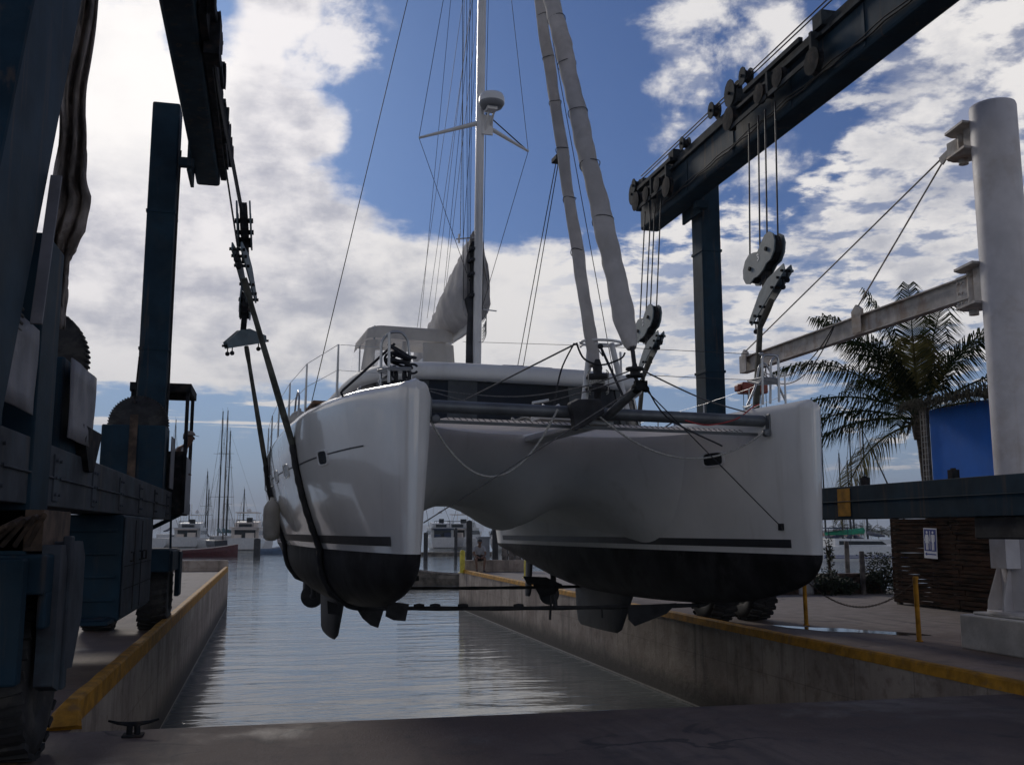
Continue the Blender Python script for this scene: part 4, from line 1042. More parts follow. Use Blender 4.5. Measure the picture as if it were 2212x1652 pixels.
ZD = [(-0.04, 3.05), (-0.03, 3.09), (0, 3.13), (.06, 3.15), (1, 3.15), (4, 3.08), (8, 3.0), (11.6, 2.9)]
def smooth_tab(tab, t):
    # Catmull-Rom through the table
    if t <= tab[0][0]: return tab[0][1]
    for i in range(len(tab)-1):
        if t <= tab[i+1][0]:
            (x0, y0), (x1, y1) = tab[i], tab[i+1]
            m0 = (y1-tab[i-1][1])/(x1-tab[i-1][0]) if i > 0 else (y1-y0)/(x1-x0)
            m1 = (tab[i+2][1]-y0)/(tab[i+2][0]-x0) if i+2 < len(tab) else (y1-y0)/(x1-x0)
            h = x1-x0; f = (t-x0)/h
            return (2*f**3-3*f*f+1)*y0+(f**3-2*f*f+f)*h*m0+(-2*f**3+3*f*f)*y1+(f**3-f*f)*h*m1
    return tab[-1][1]
def hw(v, z, outer):
    wd = smooth_tab(WO if outer else WI, v); wl = smooth_tab(LO if outer else LI, v); zd = smooth_tab(ZD, v)
    if z >= ZWL:
        f = min(1, max(0, (zd-z)/(zd-ZWL)))
        w_ = wd-(wd-wl)*(f**1.7)
        re = 0.13*min(1, wd/0.2)
        if z > zd-re:
            q = (z-(zd-re))/re; w_ -= re*(1-math.sqrt(max(0, 1-q*q)))*0.9
        return max(0.0, w_)
    d = smooth_tab(DD, v); q = min(1, (ZWL-z)/d)
    return wl*math.sqrt(max(0, 1-q**2.3))
def hull_pt(side, outer, v, z, off=0.0):
    w_ = hw(v, z, outer)+off
    return Vector((side*(HC+(w_ if outer else -w_)), v, z))
def section(side, outer, v):
    zd = smooth_tab(ZD, v); d = smooth_tab(DD, v); pts = []
    re = 0.13*min(1, smooth_tab(WO, v)/0.2)
    we = hw(v, zd, outer)
    for f in (0, 0.5, 0.85): pts.append(((we)*f, zd+0.03*(1-f)))
    for q in (1.0, .92, .8, .6, .4, .2, 0): z = zd-re+re*q; pts.append((hw(v, z, outer), z))
    for k in range(1, 12): z = zd-re-(zd-re-ZWL)*k/12; pts.append((hw(v, z, outer), z))
    pts.append((hw(v, ZWL, outer), ZWL))
    nu = 12
    for k in range(1, nu+1):
        a = math.pi/2*k/nu; z = ZWL-d*math.sin(a); pts.append((hw(v, z, outer) if k < nu else 0.0, z))
    s = side if outer else -side
    return [Vector((side*HC+s*w_, v, z)) for w_, z in pts]
vs_ = [-.04, -.03, -.015, 0, .03, .06, .12, .2, .3, .45, .6, .8, 1.0]+[1.25+.25*k for k in range(12)]+[4.4+.4*k for k in range(18)]+[11.6]
NSEC = None
hull_objs = []
for side in (-1, 1):
    t = MB(); rows = []
    for v in vs_:
        a = section(side, True, v); b = section(side, False, v)
        rows.append(a+b[::-1][1:-1])
    na = len(section(side, True, 1.0)); iw = na-13
    nrow = len(rows[0])
    if side < 0: rows_ = rows
    def mif(i, k):
        return 1 if iw <= k < nrow-iw else (2 if k >= na-1 else 0)
    t.grid(rows, 0, closed=True, mif=mif)
    t.add(rows[0], [tuple(range(45, 66))+tuple(range(0, 22))], 0, True); t.add(rows[0], [tuple(range(21, 46))], 1, True); t.add(rows[-1], [tuple(range(nrow))[::-1]], 0)
    o = C_(t, 'hull', ['gelcoat', 'antifoul', 'gelcoat_satin'], weld=True)
    hull_objs.append(o)
    # stripes lying 3 mm proud of the topsides
    for outer in (True, False):
        t = MB(); rows = []
        vv = [0.28+0.12*k for k in range(10)]+[1.5+0.4*k for k in range(25)]
        for v in vv: rows.append([hull_pt(side, outer, v, 1.41+0.02*k, 0.004) for k in range(6)])
        t.grid(rows); C_(t, 'boot_stripe', 'stripe_dark', parent=o)
    t = MB(); rows = []
    for k in range(40):
        v = 0.75+k*0.27; z = 2.52-0.028*min(v, 3.2); rows.append([hull_pt(side, True, v, z-0.009, 0.004), hull_pt(side, True, v, z+0.009, 0.004)])
    t.grid(rows); C_(t, 'cove_line', 'stripe_dark', parent=o)
    # fin keel and rudder
    t = MB(); rows = []
    for zz, v0, v1, th in ((0.62, 5.2, 8.0, 0.16), (0.25, 5.5, 7.95, 0.13), (-0.05, 5.75, 7.85, 0.10), (-0.12, 5.95, 7.7, 0.05)):
        row = []
        for k in range(17):
            f = k/16; x = v0+(v1-v0)*f; h = th*2.2*(math.sqrt(f)*(1-f)**0.8)*0.9
            row.append((side*HC+h, x, zz))
        for k in range(15, 0, -1):
            f = k/16; x = v0+(v1-v0)*f; h = th*2.2*(math.sqrt(f)*(1-f)**0.8)*0.9
            row.append((side*HC-h, x, zz))
        rows.append(row)
    t.grid(rows, closed=True); t.add(rows[-1], [tuple(range(32))])
    C_(t, 'keel', 'antifoul_grey')
    t = MB(); rows = []
    for zz, v0, v1 in ((1.0, 10.6, 11.05), (0.3, 10.7, 11.1), (0.2, 10.8, 11.05)):
        rows.append([(side*HC+0.05*s_*math.sin(math.pi*f)**0.7, v0+(v1-v0)*f, zz) for s_, f in [(1, k/6) for k in range(7)]+[(-1, k/6) for k in range(5, 0, -1)]])
    t.grid(rows, closed=True); t.add(rows[-1], [tuple(range(12))]); C_(t, 'rudder', 'antifoul_grey')
    t = MB(); t.tube([(side*HC, 9.3, 0.9), (side*HC, 9.2, 0.35), (side*HC, 9.45, 0.33)], 0.06, 10); t.lathe([(0.0, 0), (0.22, 0.02), (0.22, 0.04), (0, 0.05)], (side*HC, 9.48, 0.33), 'Y', 18); C_(t, 'saildrive', 'antifoul_grey')
# port lights
def portlight(side, outer, v, z, lv, lz, label=None):
    def sp(a, b, off):
        return hull_pt(side, outer, v+a, z+b, off)
    t = MB(); n = 20; ring = [(lv/2*(abs(math.cos(q))**0.45)*(1 if math.cos(q) > 0 else -1), lz/2*(abs(math.sin(q))**0.45)*(1 if math.sin(q) > 0 else -1)) for q in [2*math.pi*k/n for k in range(n)]]
    rows = [[sp(a*s, b*s, of) for a, b in ring] for s, of in ((1.28, 0.0), (1.24, 0.012), (1.05, 0.012), (1.0, 0.004))]
    t.grid(rows, closed=True, smooth=False); fr = C_(t, 'portlight', 'plastic_white')
    t = MB(); t.add([sp(a*1.04, b*1.04, 0.006) for a, b in ring], [tuple(range(n))]); C_(t, 'pane', 'window_dark', parent=fr)
portlight(-1, True, 1.95, 2.44, 0.32, 0.15); portlight(1, False, 1.62, 2.55, 0.40, 0.16)
portlight(1, True, 1.95, 2.44, 0.32, 0.15); portlight(-1, False, 1.62, 2.55, 0.40, 0.16)
for side in (-1, 1):
    for v in (4.6, 6.2, 7.8): portlight(side, True, v, 2.42, 0.5, 0.16)

# bridge deck with its rounded front and the nacelle under the middle
t = MB(); rows = []
ZT, VB = 3.0, 10.9
us = [-1.95+3.9*k/64 for k in range(65)]
for u in us:
    au = abs(u)
    vf = 3.25-1.15*(au/1.95)**3.2
    vu = 1.55
    fil = max(0, (au-0.85)/1.1)**2.4; ga = math.exp(-((u-0.12)/0.46)**2)
    zu = 1.97-0.32*ga-0.62*fil
    row = [(u, VB, ZT), (u, 8, ZT), (u, 5, ZT), (u, vf+0.35, ZT), (u, vf+0.12, ZT-0.005), (u, vf+0.04, ZT-0.03), (u, vf, ZT-0.09)]
    for k in range(1, 19):
        th = math.pi/2*k/18
        row.append((u, vf+vu*(1-math.cos(th)), ZT-0.09-(ZT-0.09-zu)*math.sin(th)**1.15))
    for k in range(1, 25):
        f = k/24; am = 0.40*(1+0.25*math.sin(math.pi*min(1, f/0.3)))*max(0, 1-(f/0.62)**2)**1.3
        row.append((u, vf+vu+(VB-vf-vu)*f, 1.97+0.14*min(1, f*2)-am*0.85*ga-(0.62-0.22*f)*fil))
    rows.append(row)
t.grid(rows, 0, closed=True)
C_(t, 'bridge_deck', 'gelcoat_satin', weld=True)
# fore crossbeam, seagull truss and net
t = MB(); t.tube([(-2.23, 0.62, 2.96), (2.23, 0.62, 2.96)], 0.072, 20); cb = C_(t, 'crossbeam', 'anodised')
t = MB(); t.box(-2.1, 2.1, 0.70, 0.74, 2.80, 2.82); t.box(-2.1, 2.1, 0.70, 0.71, 2.78, 2.80); C_(t, 'net_rail', 'anodised', parent=cb, bevel=0.003)
t = MB()
for s_ in (-1, 1): t.box(s_*2.17-0.05, s_*2.17+0.05, 0.48, 0.76, 2.80, 3.04); t.lathe([(0.0, -0.05), (0.05, -0.05), (0.05, 0.02), (0, 0.02)], (s_*2.08, 0.5, 2.80), 'Y', 12)
C_(t, 'beam_bracket', 'anodised', parent=cb, bevel=0.01)
t = MB()
for s_ in (-1, 1):
    rows = []
    for i in range(25):
        u = s_*(0.16+1.72*i/24); row = []
        for k in range(13):
            f = k/12; vend = 3.35-1.15*(abs(u)/1.95)**3.2-0.05
            row.append((u, 0.80+(vend-0.80)*f, 2.86+0.09*f-0.05*math.sin(math.pi*f)*math.sin(math.pi*i/24)))
        rows.append(row)
    t.grid(rows)
C_(t, 'trampoline_net', 'net_white')
t = MB()
for s_ in (-1, 1):
    for i in range(25):
        u = s_*(0.16+1.72*i/24); vend = 3.35-1.15*(abs(u)/1.95)**3.2-0.05
        t.tube([(u, vend, 2.945), (u+0.03*s_, vend+0.07, 2.95)], 0.006, 4); t.tube([(u, 0.8, 2.862), (u+0.02, 0.74, 2.83)], 0.005, 4)
    t.tube([(s_*(0.16+1.72*i/24), 3.35-1.15*((0.16+1.72*i/24)/1.95)**3.2-0.05, 2.94) for i in range(25)], 0.012, 6)
C_(t, 'net_lacing', 'rope_grey')
# centre spine
t = MB(); t.box(-0.15, 0.15, 0.7, 3.45, 2.84, 2.93); C_(t, 'catwalk', 'deck_white', bevel=0.02)
# bowsprit
tip = BL(1379, 836, u=0.0); tip.x = 0.0
t = MB(); t.tube([(0.03, 0.62, 2.93), tip], 0.052, 16); sp = C_(t, 'bowsprit', 'anodised')
t = MB(); t.tube([tip+Vector((0, 0.06, -0.01)), tip+Vector((0, -0.05, 0.01))], 0.06, 12); t.box(-0.05, 0.09, tip.y-0.05, tip.y+0.02, tip.z-0.04, tip.z+0.07); t.ball(tip+Vector((0.08, -0.02, -0.02)), 0.04)
C_(t, 'end_fitting', 'dark_steel', parent=sp, bevel=0.005)
# anchor roller with black cover
t = MB(); cp = [BL(px, py, v=0.40) for px, py in ((1232, 872), (1252, 862), (1300, 862), (1308, 892), (1270, 918), (1243, 932), (1240, 905))]
n = len(cp); t.add([p for p in cp]+[p+Vector((0.0, 0.14, 0.02)) for p in cp], [tuple(range(n)), tuple(range(n, 2*n))[::-1]]+[(k, n+k, n+(k+1) % n, (k+1) % n) for k in range(n)])
C_(t, 'anchor_cover', 'cover_black', bevel=0.02)
t = MB(); a = BL(1190, 872, v=1.3)
t.lathe([(0.0, -0.12), (0.09, -0.11), (0.06, -0.05), (0.055, 0.03), (0.10, 0.10), (0.0, 0.11)], (a.x, 1.3, 3.05), 'X', 18); t.box(a.x-0.2, a.x+0.3, 1.15, 1.5, 2.93, 2.99); t.tube([(a.x-0.25, 1.25, 3.0), (a.x-0.3, 1.1, 3.12), (a.x-0.1, 1.1, 3.16)], 0.02, 6)
C_(t, 'windlass', 'plastic_white', bevel=0.01)
t = MB()
for cx in (-0.62, -0.35): 
    t.tube([(cx+0.13*math.cos(q), 1.9+0.13*math.sin(q), 3.0+0.02*math.sin(3*q)) for q in [2*math.pi*k/16 for k in range(40)]], 0.018, 5)
C_(t, 'rope_pile', 'rope_white')
# centre pulpit: white tube legs and hoop seat
t = MB(); vl = 0.72
L0, L1 = BL(1261, 880, v=vl), BL(1276, 738, v=vl+0.15); R0, R1 = BL(1356, 892, v=vl), BL(1321, 742, v=vl+0.15)
t.tube([L0, L1], 0.040, 14); C_(t, 'pulpit_leg', 'white_alu'); t = MB(); t.tube([R0, R1], 0.036, 14); C_(t, 'pulpit_leg', 'white_alu'); t = MB()
rc = (L1+R1)/2; hoop = [Vector((rc.x+0.26*math.cos(q)+0.02, vl+0.20+0.20*math.sin(q), rc.z+0.005)) for q in [2*math.pi*k/28 for k in range(29)]]
t.tube(hoop, 0.017, 8); t.tube([h+Vector((0, 0, -0.05)) for h in hoop[12:22]], 0.012, 6)
L2, R2 = BL(1340, 760, v=1.5), BL(1345, 885, v=1.5); t.tube([L2, R2], 0.016, 8)
C_(t, 'centre_pulpit', 'white_alu')
t = MB(); a, b = BL(1297, 748, v=0.5), BL(1346, 856, v=0.35); t.tube([a, b], 0.016, 8); t.ball(a, 0.035); t.tube([a, a+Vector((0.02, -0.02, -0.12)), a+Vector((-0.03, -0.02, -0.05))], 0.008, 5); C_(t, 'tack_line', 'rope_black')
# bow pulpit seats
def pulpit(hoops, seat, vz, lean):
    t = MB()
    for pts, v0 in hoops:
        P3 = [BL(px, py, v=v0) for px, py in pts]; sm = []
        for i in range(len(P3)):
            if i in (0, len(P3)-1): sm.append(P3[i]); continue
            a, b, c = P3[i-1], P3[i], P3[i+1]; r_ = min(0.08, (a-b).length*0.45, (c-b).length*0.45)
            p, q = b+(a-b).normalized()*r_, b+(c-b).normalized()*r_
            for k in range(6): f = k/5; sm.append(p*(1-f)**2+b*2*f*(1-f)+q*f*f)
        t.tube(sm, 0.0165, 10)
    o = C_(t, 'bow_pulpit', 'stainless')
    t = MB(); q = [BL(px, py, v=v0) for px, py, v0 in seat]
    n = len(q); t.add([p for p in q]+[p-Vector((0, 0, 0.025)) for p in q], [tuple(range(n)), tuple(range(n, 2*n))[::-1]]+[(k, (k+1) % n, n+(k+1) % n, n+k) for k in range(n)])
    for k in range(n): t.tube([q[k], q[(k+1) % n]], 0.012, 6)
    C_(t, 'seat', 'plastic_grey', parent=o)
pulpit([([(822, 832), (824, 735), (842, 717), (868, 717), (882, 735), (889, 828)], 1.0), ([(840, 826), (841, 718)], 0.75), ([(816, 797), (883, 797)], 1.0), ([(817, 826), (846, 806)], 1.0)],
       [(816, 800, 1.0), (842, 794, 0.7), (887, 795, 0.8), (886, 799, 1.0), (840, 806, 1.15)], 0, 0)
pulpit([([(1648, 874), (1646, 766), (1681, 768), (1683, 868)], 1.0), ([(1664, 872), (1665, 778), (1681, 768)], 1.35), ([(1614, 876), (1632, 836), (1640, 790), (1652, 783), (1663, 800), (1684, 838), (1697, 866)], 1.7), ([(1646, 766), (1640, 764), (1648, 763)], 1.0)],
       [(1615, 822, 1.7), (1648, 815, 1.2), (1682, 818, 1.0), (1683, 826, 1.0), (1640, 828, 1.3)], 0, 0)

# coachroof: glass band, roof, mullions
def outline(s, z, cx=0.13, cv=7.6, a=2.38, b=3.35, n=96, e=4.6):
    row = []
    for k in range(n):
        q = 2*math.pi*k/n; c, s_ = math.cos(q), math.sin(q)
        row.append((cx+a*s*math.copysign(abs(c)**(2/e), c), cv+b*s*math.copysign(abs(s_)**(2/e), s_), z))
    return row
t = MB(); t.grid([outline(1.055, 2.99), outline(1.05, 3.12)], closed=True); C_(t, 'cabin_base', 'gelcoat')
t = MB(); t.grid([outline(1.045, 3.12), outline(1.00, 3.86)], closed=True); gb = C_(t, 'cabin_window', 'window_dark')
t = MB(); t.grid([outline(0.985, 3.83), outline(1.03, 3.855), outline(1.045, 3.89), outline(1.05, 3.95), outline(1.04, 4.02), outline(1.015, 4.085), outline(0.96, 4.135), outline(0.82, 4.18), outline(0.6, 4.21), outline(0.3, 4.228), outline(0.02, 4.232)], closed=True)
roof = C_(t, 'cabin_roof', 'gelcoat_satin')
o0, o1 = outline(1.049, 3.14), outline(1.006, 3.84)
n = 96
for ks in ((66, 67), (69, 71), (73, 74), (78, 79), (62, 63), (58, 59), (84, 85)):
    k0, k1 = ks; t = MB(); t.add([o0[k0], o0[k1], o1[k1], o1[k0]], [(0, 1, 2, 3)]); C_(t, 'mullion', 'window_panel', parent=gb)
t = MB()
for (pa_, pb_) in ((((1075, 790)), ((1157, 806))),):
    a = BL(1078, 792, v=5.6); b = BL(1152, 800, v=5.6)
    t.tube([(a.x+0.16, 4.7, 4.05), (a.x+0.14, 4.75, 4.2), (a.x, 5.35, 4.30), (a.x+0.3, 5.4, 4.30), (b.x-0.2, 5.35, 4.30), (b.x+0.05, 4.8, 4.2), (b.x+0.06, 4.72, 4.05)], 0.015, 8)
    t.tube([(a.x+0.1, 5.2, 4.27), (b.x, 5.2, 4.27)], 0.012, 6)
C_(t, 'grab_rail', 'stainless', parent=roof)
# helm enclosure (bimini with clear windows)
hu0, hu1, hv0, hv1, hz0, hz1 = -1.98, -0.28, 7.1, 9.0, 4.2, 5.22
def rr(u0, u1, v0, v1, r_, z, n=6):
    pts = []
    for (cx, cy, a0) in ((u1-r_, v1-r_, 0), (u0+r_, v1-r_, 90), (u0+r_, v0+r_, 180), (u1-r_, v0+r_, 270)):
        for k in range(n+1): q = R(a0+90*k/n); pts.append((cx+r_*math.cos(q), cy+r_*math.sin(q), z))
    return pts
t = MB(); rows = [rr(hu0+0.14, hu1+0.02, hv0, hv1, 0.2, hz1-0.12), rr(hu0+0.15, hu1+0.015, hv0+0.01, hv1, 0.2, hz1-0.05), rr(hu0+0.24, hu1-0.06, hv0+0.08, hv1, 0.2, hz1), rr(hu0+0.6, hu1-0.4, hv0+0.4, hv1-0.4, 0.2, hz1+0.03)]
t.grid(rows, closed=True); t.add(rows[-1], [tuple(range(len(rows[-1])))]); bim = C_(t, 'bimini_top', 'bimini')
t = MB(); b_ = rr(hu0, hu1+0.06, hv0-0.1, hv1, 0.15, hz0); m1 = rr(hu0+0.05, hu1+0.05, hv0-0.06, hv1, 0.15, hz0+0.12)
n = len(b_)
# cloth panels: posts between windows, solid band above
top = rows[0]
def lerp3(a, b, f): return tuple(a[i]+(b[i]-a[i])*f for i in range(3))
t.grid([[lerp3(b_[k], top[k], f) for k in range(13, 28)] for f in (0.86, 1.0)])
for k in range(n):
    k2 = (k+1) % n
    L = Vector(b_[k])-Vector(b_[k2])
    if b_[k][1] > 8.7: continue
    if L.length < 0.12: t.add([b_[k], b_[k2], lerp3(b_[k2], top[k2], 0.82), lerp3(b_[k], top[k], 0.82)], [(0, 1, 2, 3)])
    else:
        for (f0, f1) in ((0, 0.07), (0.93, 1), (0.36, 0.43) if L.x and abs(L.x) > 1 else (0, 0.07), (0.66, 0.93) if abs(L.x) > 1 and L.y == 0 and b_[k][1] < 8 else (0, 0.07)):
            a0, a1 = lerp3(b_[k], b_[k2], f0), lerp3(b_[k], b_[k2], f1); c0, c1 = lerp3(top[k], top[k2], f0), lerp3(top[k], top[k2], f1)
            t.add([a0, a1, lerp3(a1, c1, 0.82), lerp3(a0, c0, 0.82)], [(0, 1, 2, 3)])
C_(t, 'enclosure_panel', 'bimini', parent=bim)
t = MB()
for k in range(n):
    k2 = (k+1) % n
    if b_[k][1] > 8.7 and b_[k2][1] > 8.7: continue
    if (Vector(b_[k])-Vector(b_[k2])).length > 0.12:
        t.add([b_[k], b_[k2], lerp3(b_[k2], top[k2], 0.82), lerp3(b_[k], top[k], 0.82)], [(0, 1, 2, 3)])
C_(t, 'clear_window', 'vinyl_clear', parent=bim)
t = MB()
for (u, v) in ((hu0+0.25, hv0+0.05), (hu0+0.25, hv1-0.1), (hu1-0.15, hv1-0.1)): t.tube([(u, v, 4.2), (u, v, 5.2)], 0.016, 8)
C_(t, 'bimini_frame', 'stainless', parent=bim)

# ------------------------------------------------------------------ mast and sails
MU, MV, ZM0, ZM1 = 0.0, 6.0, 4.2, 19.6
mb_ = BL(1030, 780, v=MV); MU = mb_.x
t = MB(); rows = []
for z in (ZM0, 6, 9, 12, 15, 18, ZM1):
    rows.append([(MU+0.072*math.cos(q), MV+0.115*math.sin(q), z) for q in [2*math.pi*k/20 for k in range(20)]])
t.grid(rows, closed=True); t.add(rows[-1], [tuple(range(20))]); mast = C_(t, 'mast', 'mast_white')
t = MB(); t.lathe([(0.17, -0.03), (0.17, 0.05), (0.10, 0.10), (0.0, 0.11)], (MU, MV, ZM0), n=18); C_(t, 'mast_collar', 'dark_steel', parent=mast)
# black lazy-bag front and line bundle beside the mast
t = MB(); t.tube([(MU-0.10, MV+0.04, 4.25), (MU-0.10, MV+0.1, 4.9), (MU-0.09, MV+0.1, 5.3), (MU-0.12, MV+0.14, 5.55), (MU-0.06, MV+0.14, 5.7)], 0.06, 10, rs=[0.085, 0.07, 0.055, 0.09, 0.03])
t.box(MU-0.09, MU-0.03, MV+0.08, MV+0.2, 5.6, 6.6)
for z, r_ in ((6.25, 0.1), (6.0, 0.12), (5.62, 0.13), (6.45, .09)): t.box(MU-0.14, MU+0.06, MV-0.04, MV+0.2, z-0.03, z+0.02)
C_(t, 'mast_cover', 'cover_black', parent=mast, bevel=0.006)
t = MB(); r3 = random.Random(5)
for k in range(9):
    z = 4.95+0.05*k; q0 = r3.random()*6; t.tube([(MU+0.12+0.035*math.cos(q), MV-0.02+0.03*math.sin(q), z+0.16*math.sin(q/2)) for q in [q0+0.6*j for j in range(11)]], 0.007, 4)
C_(t, 'halyard_coil', 'rope_white', parent=mast)
# spreaders and radar
zsp = 8.72; st = {}
for s_, pxy in ((-1, (905, 298)), (1, (1141, 327))):
    e = BL(*pxy, v=MV+0.45); st[s_] = e
    t = MB(); t.tube([(MU+0.05*s_, MV, zsp+0.02), e], 0.03, 8, rs=[0.045, 0.022]); C_(t, 'spreader', 'mast_white', parent=mast)
t = MB(); a = BL(1054, 262, v=MV-0.3)
t.lathe([(0.0, 0.0), (0.18, 0.005), (0.225, 0.07), (0.225, 0.09)], (MU+0.12, MV-0.32, 8.92), n=28, mi=1); t.lathe([(0.225, 0.09), (0.225, 0.17), (0.20, 0.235), (0.12, 0.26), (0, 0.265)], (MU+0.12, MV-0.32, 8.92), n=28)
C_(t, 'radar_dome', ['plastic_white', 'plastic_grey'], parent=mast)
t = MB(); t.box(MU+0.02, MU+0.2, MV-0.42, MV-0.22, 8.86, 8.92); t.bar((MU+0.06, MV-0.1, 8.55), (MU+0.08, MV-0.3, 8.88), 0.03, 0.05); t.bar((MU+0.16, MV-0.05, 8.6), (MU+0.17, MV-0.3, 8.88), 0.03, 0.05); t.box(MU+0.0, MU+0.2, MV-0.14, MV-0.1, 8.5, 8.86)
C_(t, 'radar_bracket', 'mast_white', parent=mast, bevel=0.004)
t = MB(); t.bar((MU-0.02, MV+0.1, 6.68), (MU-0.34, MV+0.25, 6.66), 0.02, 0.02); t.bar((MU-0.3, MV+0.2, 6.74), (MU-0.3, MV+0.2, 6.58), 0.03, 0.03); t.bar((MU-0.16, MV+0.2, 6.66), (MU-0.16, MV+0.2, 6.45), 0.02, 0.02); t.tube([(MU+0.07, MV-0.1, 5.35), (MU+0.3, MV-0.15, 5.33)], 0.012, 6)
C_(t, 'mast_step', 'mast_white', parent=mast)
# boom and sail bag
t = MB(); t.tube([(MU, MV+0.15, 5.22), (MU+0.02, 11.2, 5.20)], 0.085, 12); boom = C_(t, 'boom', 'mast_white')
t = MB(); rows = []; nn = 28
for i in range(41):
    f = i/40; v = MV+0.14+f*5.0; hh = 1.35*(1-f)**1.1+0.50; wd_ = (0.24+0.22*math.sin(math.pi*min(1, f*1.6+0.12)))*(1-0.35*f)
    row = []
    for k in range(nn):
        q = 2*math.pi*k/nn; cz = math.sin(q); cx_ = math.cos(q)
        zc = 5.22+hh*0.5*(1+cz)*0.92
        ww = wd_*(abs(cx_)**0.8)*(1-0.72*((1+cz)/2)**1.6)
        wr = 0.014*math.sin(i*1.7+k*0.8)+0.012*math.sin(k*2.1+i*0.35)
        row.append((MU+math.copysign(ww+wr, cx_)+0.03*f, v+0.25*(1-(1+cz)/2)*0+0.05*math.sin(k), zc-0.05+wr))
    rows.append(row)
t.grid(rows, closed=True); t.add(rows[0], [tuple(range(nn))]); t.add(rows[-1], [tuple(range(nn))[::-1]])
C_(t, 'sail_bag', 'sailcloth', parent=boom)
# furled headsails
def furled(p0, p1, r0, rmid, r1, name, seed, zcut, ties):
    p0, p1 = Vector(p0), Vector(p1); t = MB(); rows = []; n = 22; m = 260; r4 = random.Random(seed); d = (p1-p0).normalized(); a = d.cross(Vector((0, 1, 0))).normalized(); b = d.cross(a)
    ph = [r4.uniform(0, 6.28) for _ in range(8)]
    for i in range(m+1):
        f = i/m; r_ = r0+(rmid-r0)*(f/0.03)**0.6 if f < 0.03 else rmid+(r1-rmid)*((f-0.03)/0.97)
        row = []
        for k in range(n):
            q = 2*math.pi*k/n
            w_ = 1+0.05*math.sin(q*1+f*34+ph[0])+0.05*math.sin(2*q-f*61+ph[1])+0.035*math.sin(f*130+ph[2])*math.sin(q+ph[3])+0.05*math.sin(f*240+3*q+ph[6])*math.sin(2*q+ph[7])
            if abs(((q-f*9+ph[4]) % 6.283)-3.1) < 0.5: w_ += 0.10
            row.append(p0.lerp(p1, f)+a*r_*w_*math.cos(q)+b*r_*w_*math.sin(q)+a*0.006*math.sin(f*70+ph[5]))
        rows.append(row)
    t.grid(rows, closed=True); t.add(rows[0], [tuple(range(n))]); o = C_(t, name, 'sailcloth')
    t = MB()
    for f in ties:
        c = p0.lerp(p1, f); r_ = (r0+(rmid-r0)*min(1, f/0.10) if f < 0.10 else rmid+(r1-rmid)*((f-0.1)/0.9))*1.10
        t.tube([c+a*r_*math.cos(q)+b*r_*math.sin(q)+d*0.02*math.sin(q*2+f*9) for q in [2*math.pi*k/20 for k in range(21)]], 0.006, 4)
    C_(t, 'sail_tie', 'rope_grey', parent=o)
    return o
code0 = BL(1366, 752, v=-0.42); head1 = Vector((MU, MV-0.15, 17.6))
# line through the photographed top of the sail at the picture's edge
def head_through(p0, px, py, zh):
    # choose u so that the straight sail crosses the pixel
    best = None
    for k in range(400):
        u = -1.5+k*0.0075; hd = Vector((u, MV-0.12, zh))
        o = BMI @ CAMP; dr = BMI.to_3x3() @ ray(px, py)
        # distance between the two lines
        w0 = p0-o; d1 = (hd-p0).normalized(); cr = d1.cross(dr.normalized()); dist = abs(w0.dot(cr))/cr.length
        if best is None or dist < best[0]: best = (dist, u)
    return Vector((best[1], MV-0.12, zh)), best
h1, b1 = head_through(code0, 1192, 0, 17.4); h2, b2 = head_through(BL(1284, 790, v=0.72), 1166, 0, 19.0)
print('heads', h1, b1, h2, b2, 'mast u', MU, 'tip', tip, 'code0', code0)
furled(code0, h1, 0.05, 0.118, 0.10, 'furled_gennaker', 3, 0, [0.06, 0.12, 0.18, 0.24, 0.30, 0.36, 0.42, 0.48])
gp = BL(1284, 790, v=0.72); furled(gp, h2, 0.055, 0.078, 0.075, 'furled_genoa', 9, 0, [0.10, 0.15, 0.2, 0.25, 0.3, 0.35])
t = MB(); dg = BL(1371, 803, v=-0.55); t.lathe([(0.02, 0.10), (0.035, 0.05), (0.095, 0.045), (0.10, 0.02), (0.05, 0.01), (0.05, -0.03), (0.10, -0.035), (0.095, -0.055), (0.02, -0.06)], dg, n=24)
t.tube([dg+Vector((0, 0, -0.05)), tip+Vector((0.0, 0, 0.05))], 0.02, 8); t.tube([dg+Vector((0, 0, 0.05)), code0], 0.025, 8)
C_(t, 'furling_drum', 'cover_black')
t = MB(); d2 = BL(1291, 830, v=0.66); t.lathe([(0.03, 0.30), (0.06, 0.2), (0.05, 0.12), (0.135, 0.115), (0.14, 0.07), (0.07, 0.05), (0.07, -0.03), (0.15, -0.04), (0.145, -0.075), (0.04, -0.09), (0.04, -0.3)], d2, n=24)
C_(t, 'furling_drum', 'cover_black')
t = MB(); 
for q0 in (0.3, 1.9, 3.6, 5.2):
    c, s_ = math.cos(q0)*0.165, math.sin(q0)*0.165; t.tube([d2+Vector((c*0.8, s_*0.8, 0.16)), d2+Vector((c, s_, 0.13)), d2+Vector((c, s_, -0.09)), d2+Vector((c*0.8, s_*0.8, -0.11))], 0.008, 5)
t.tube([d2+Vector((0.08*math.cos(q), 0.08*math.sin(q), 0.005*q*0.4)) for q in [0.5*k for k in range(36)]], 0.012, 5)
C_(t, 'drum_guard', 'rope_white')

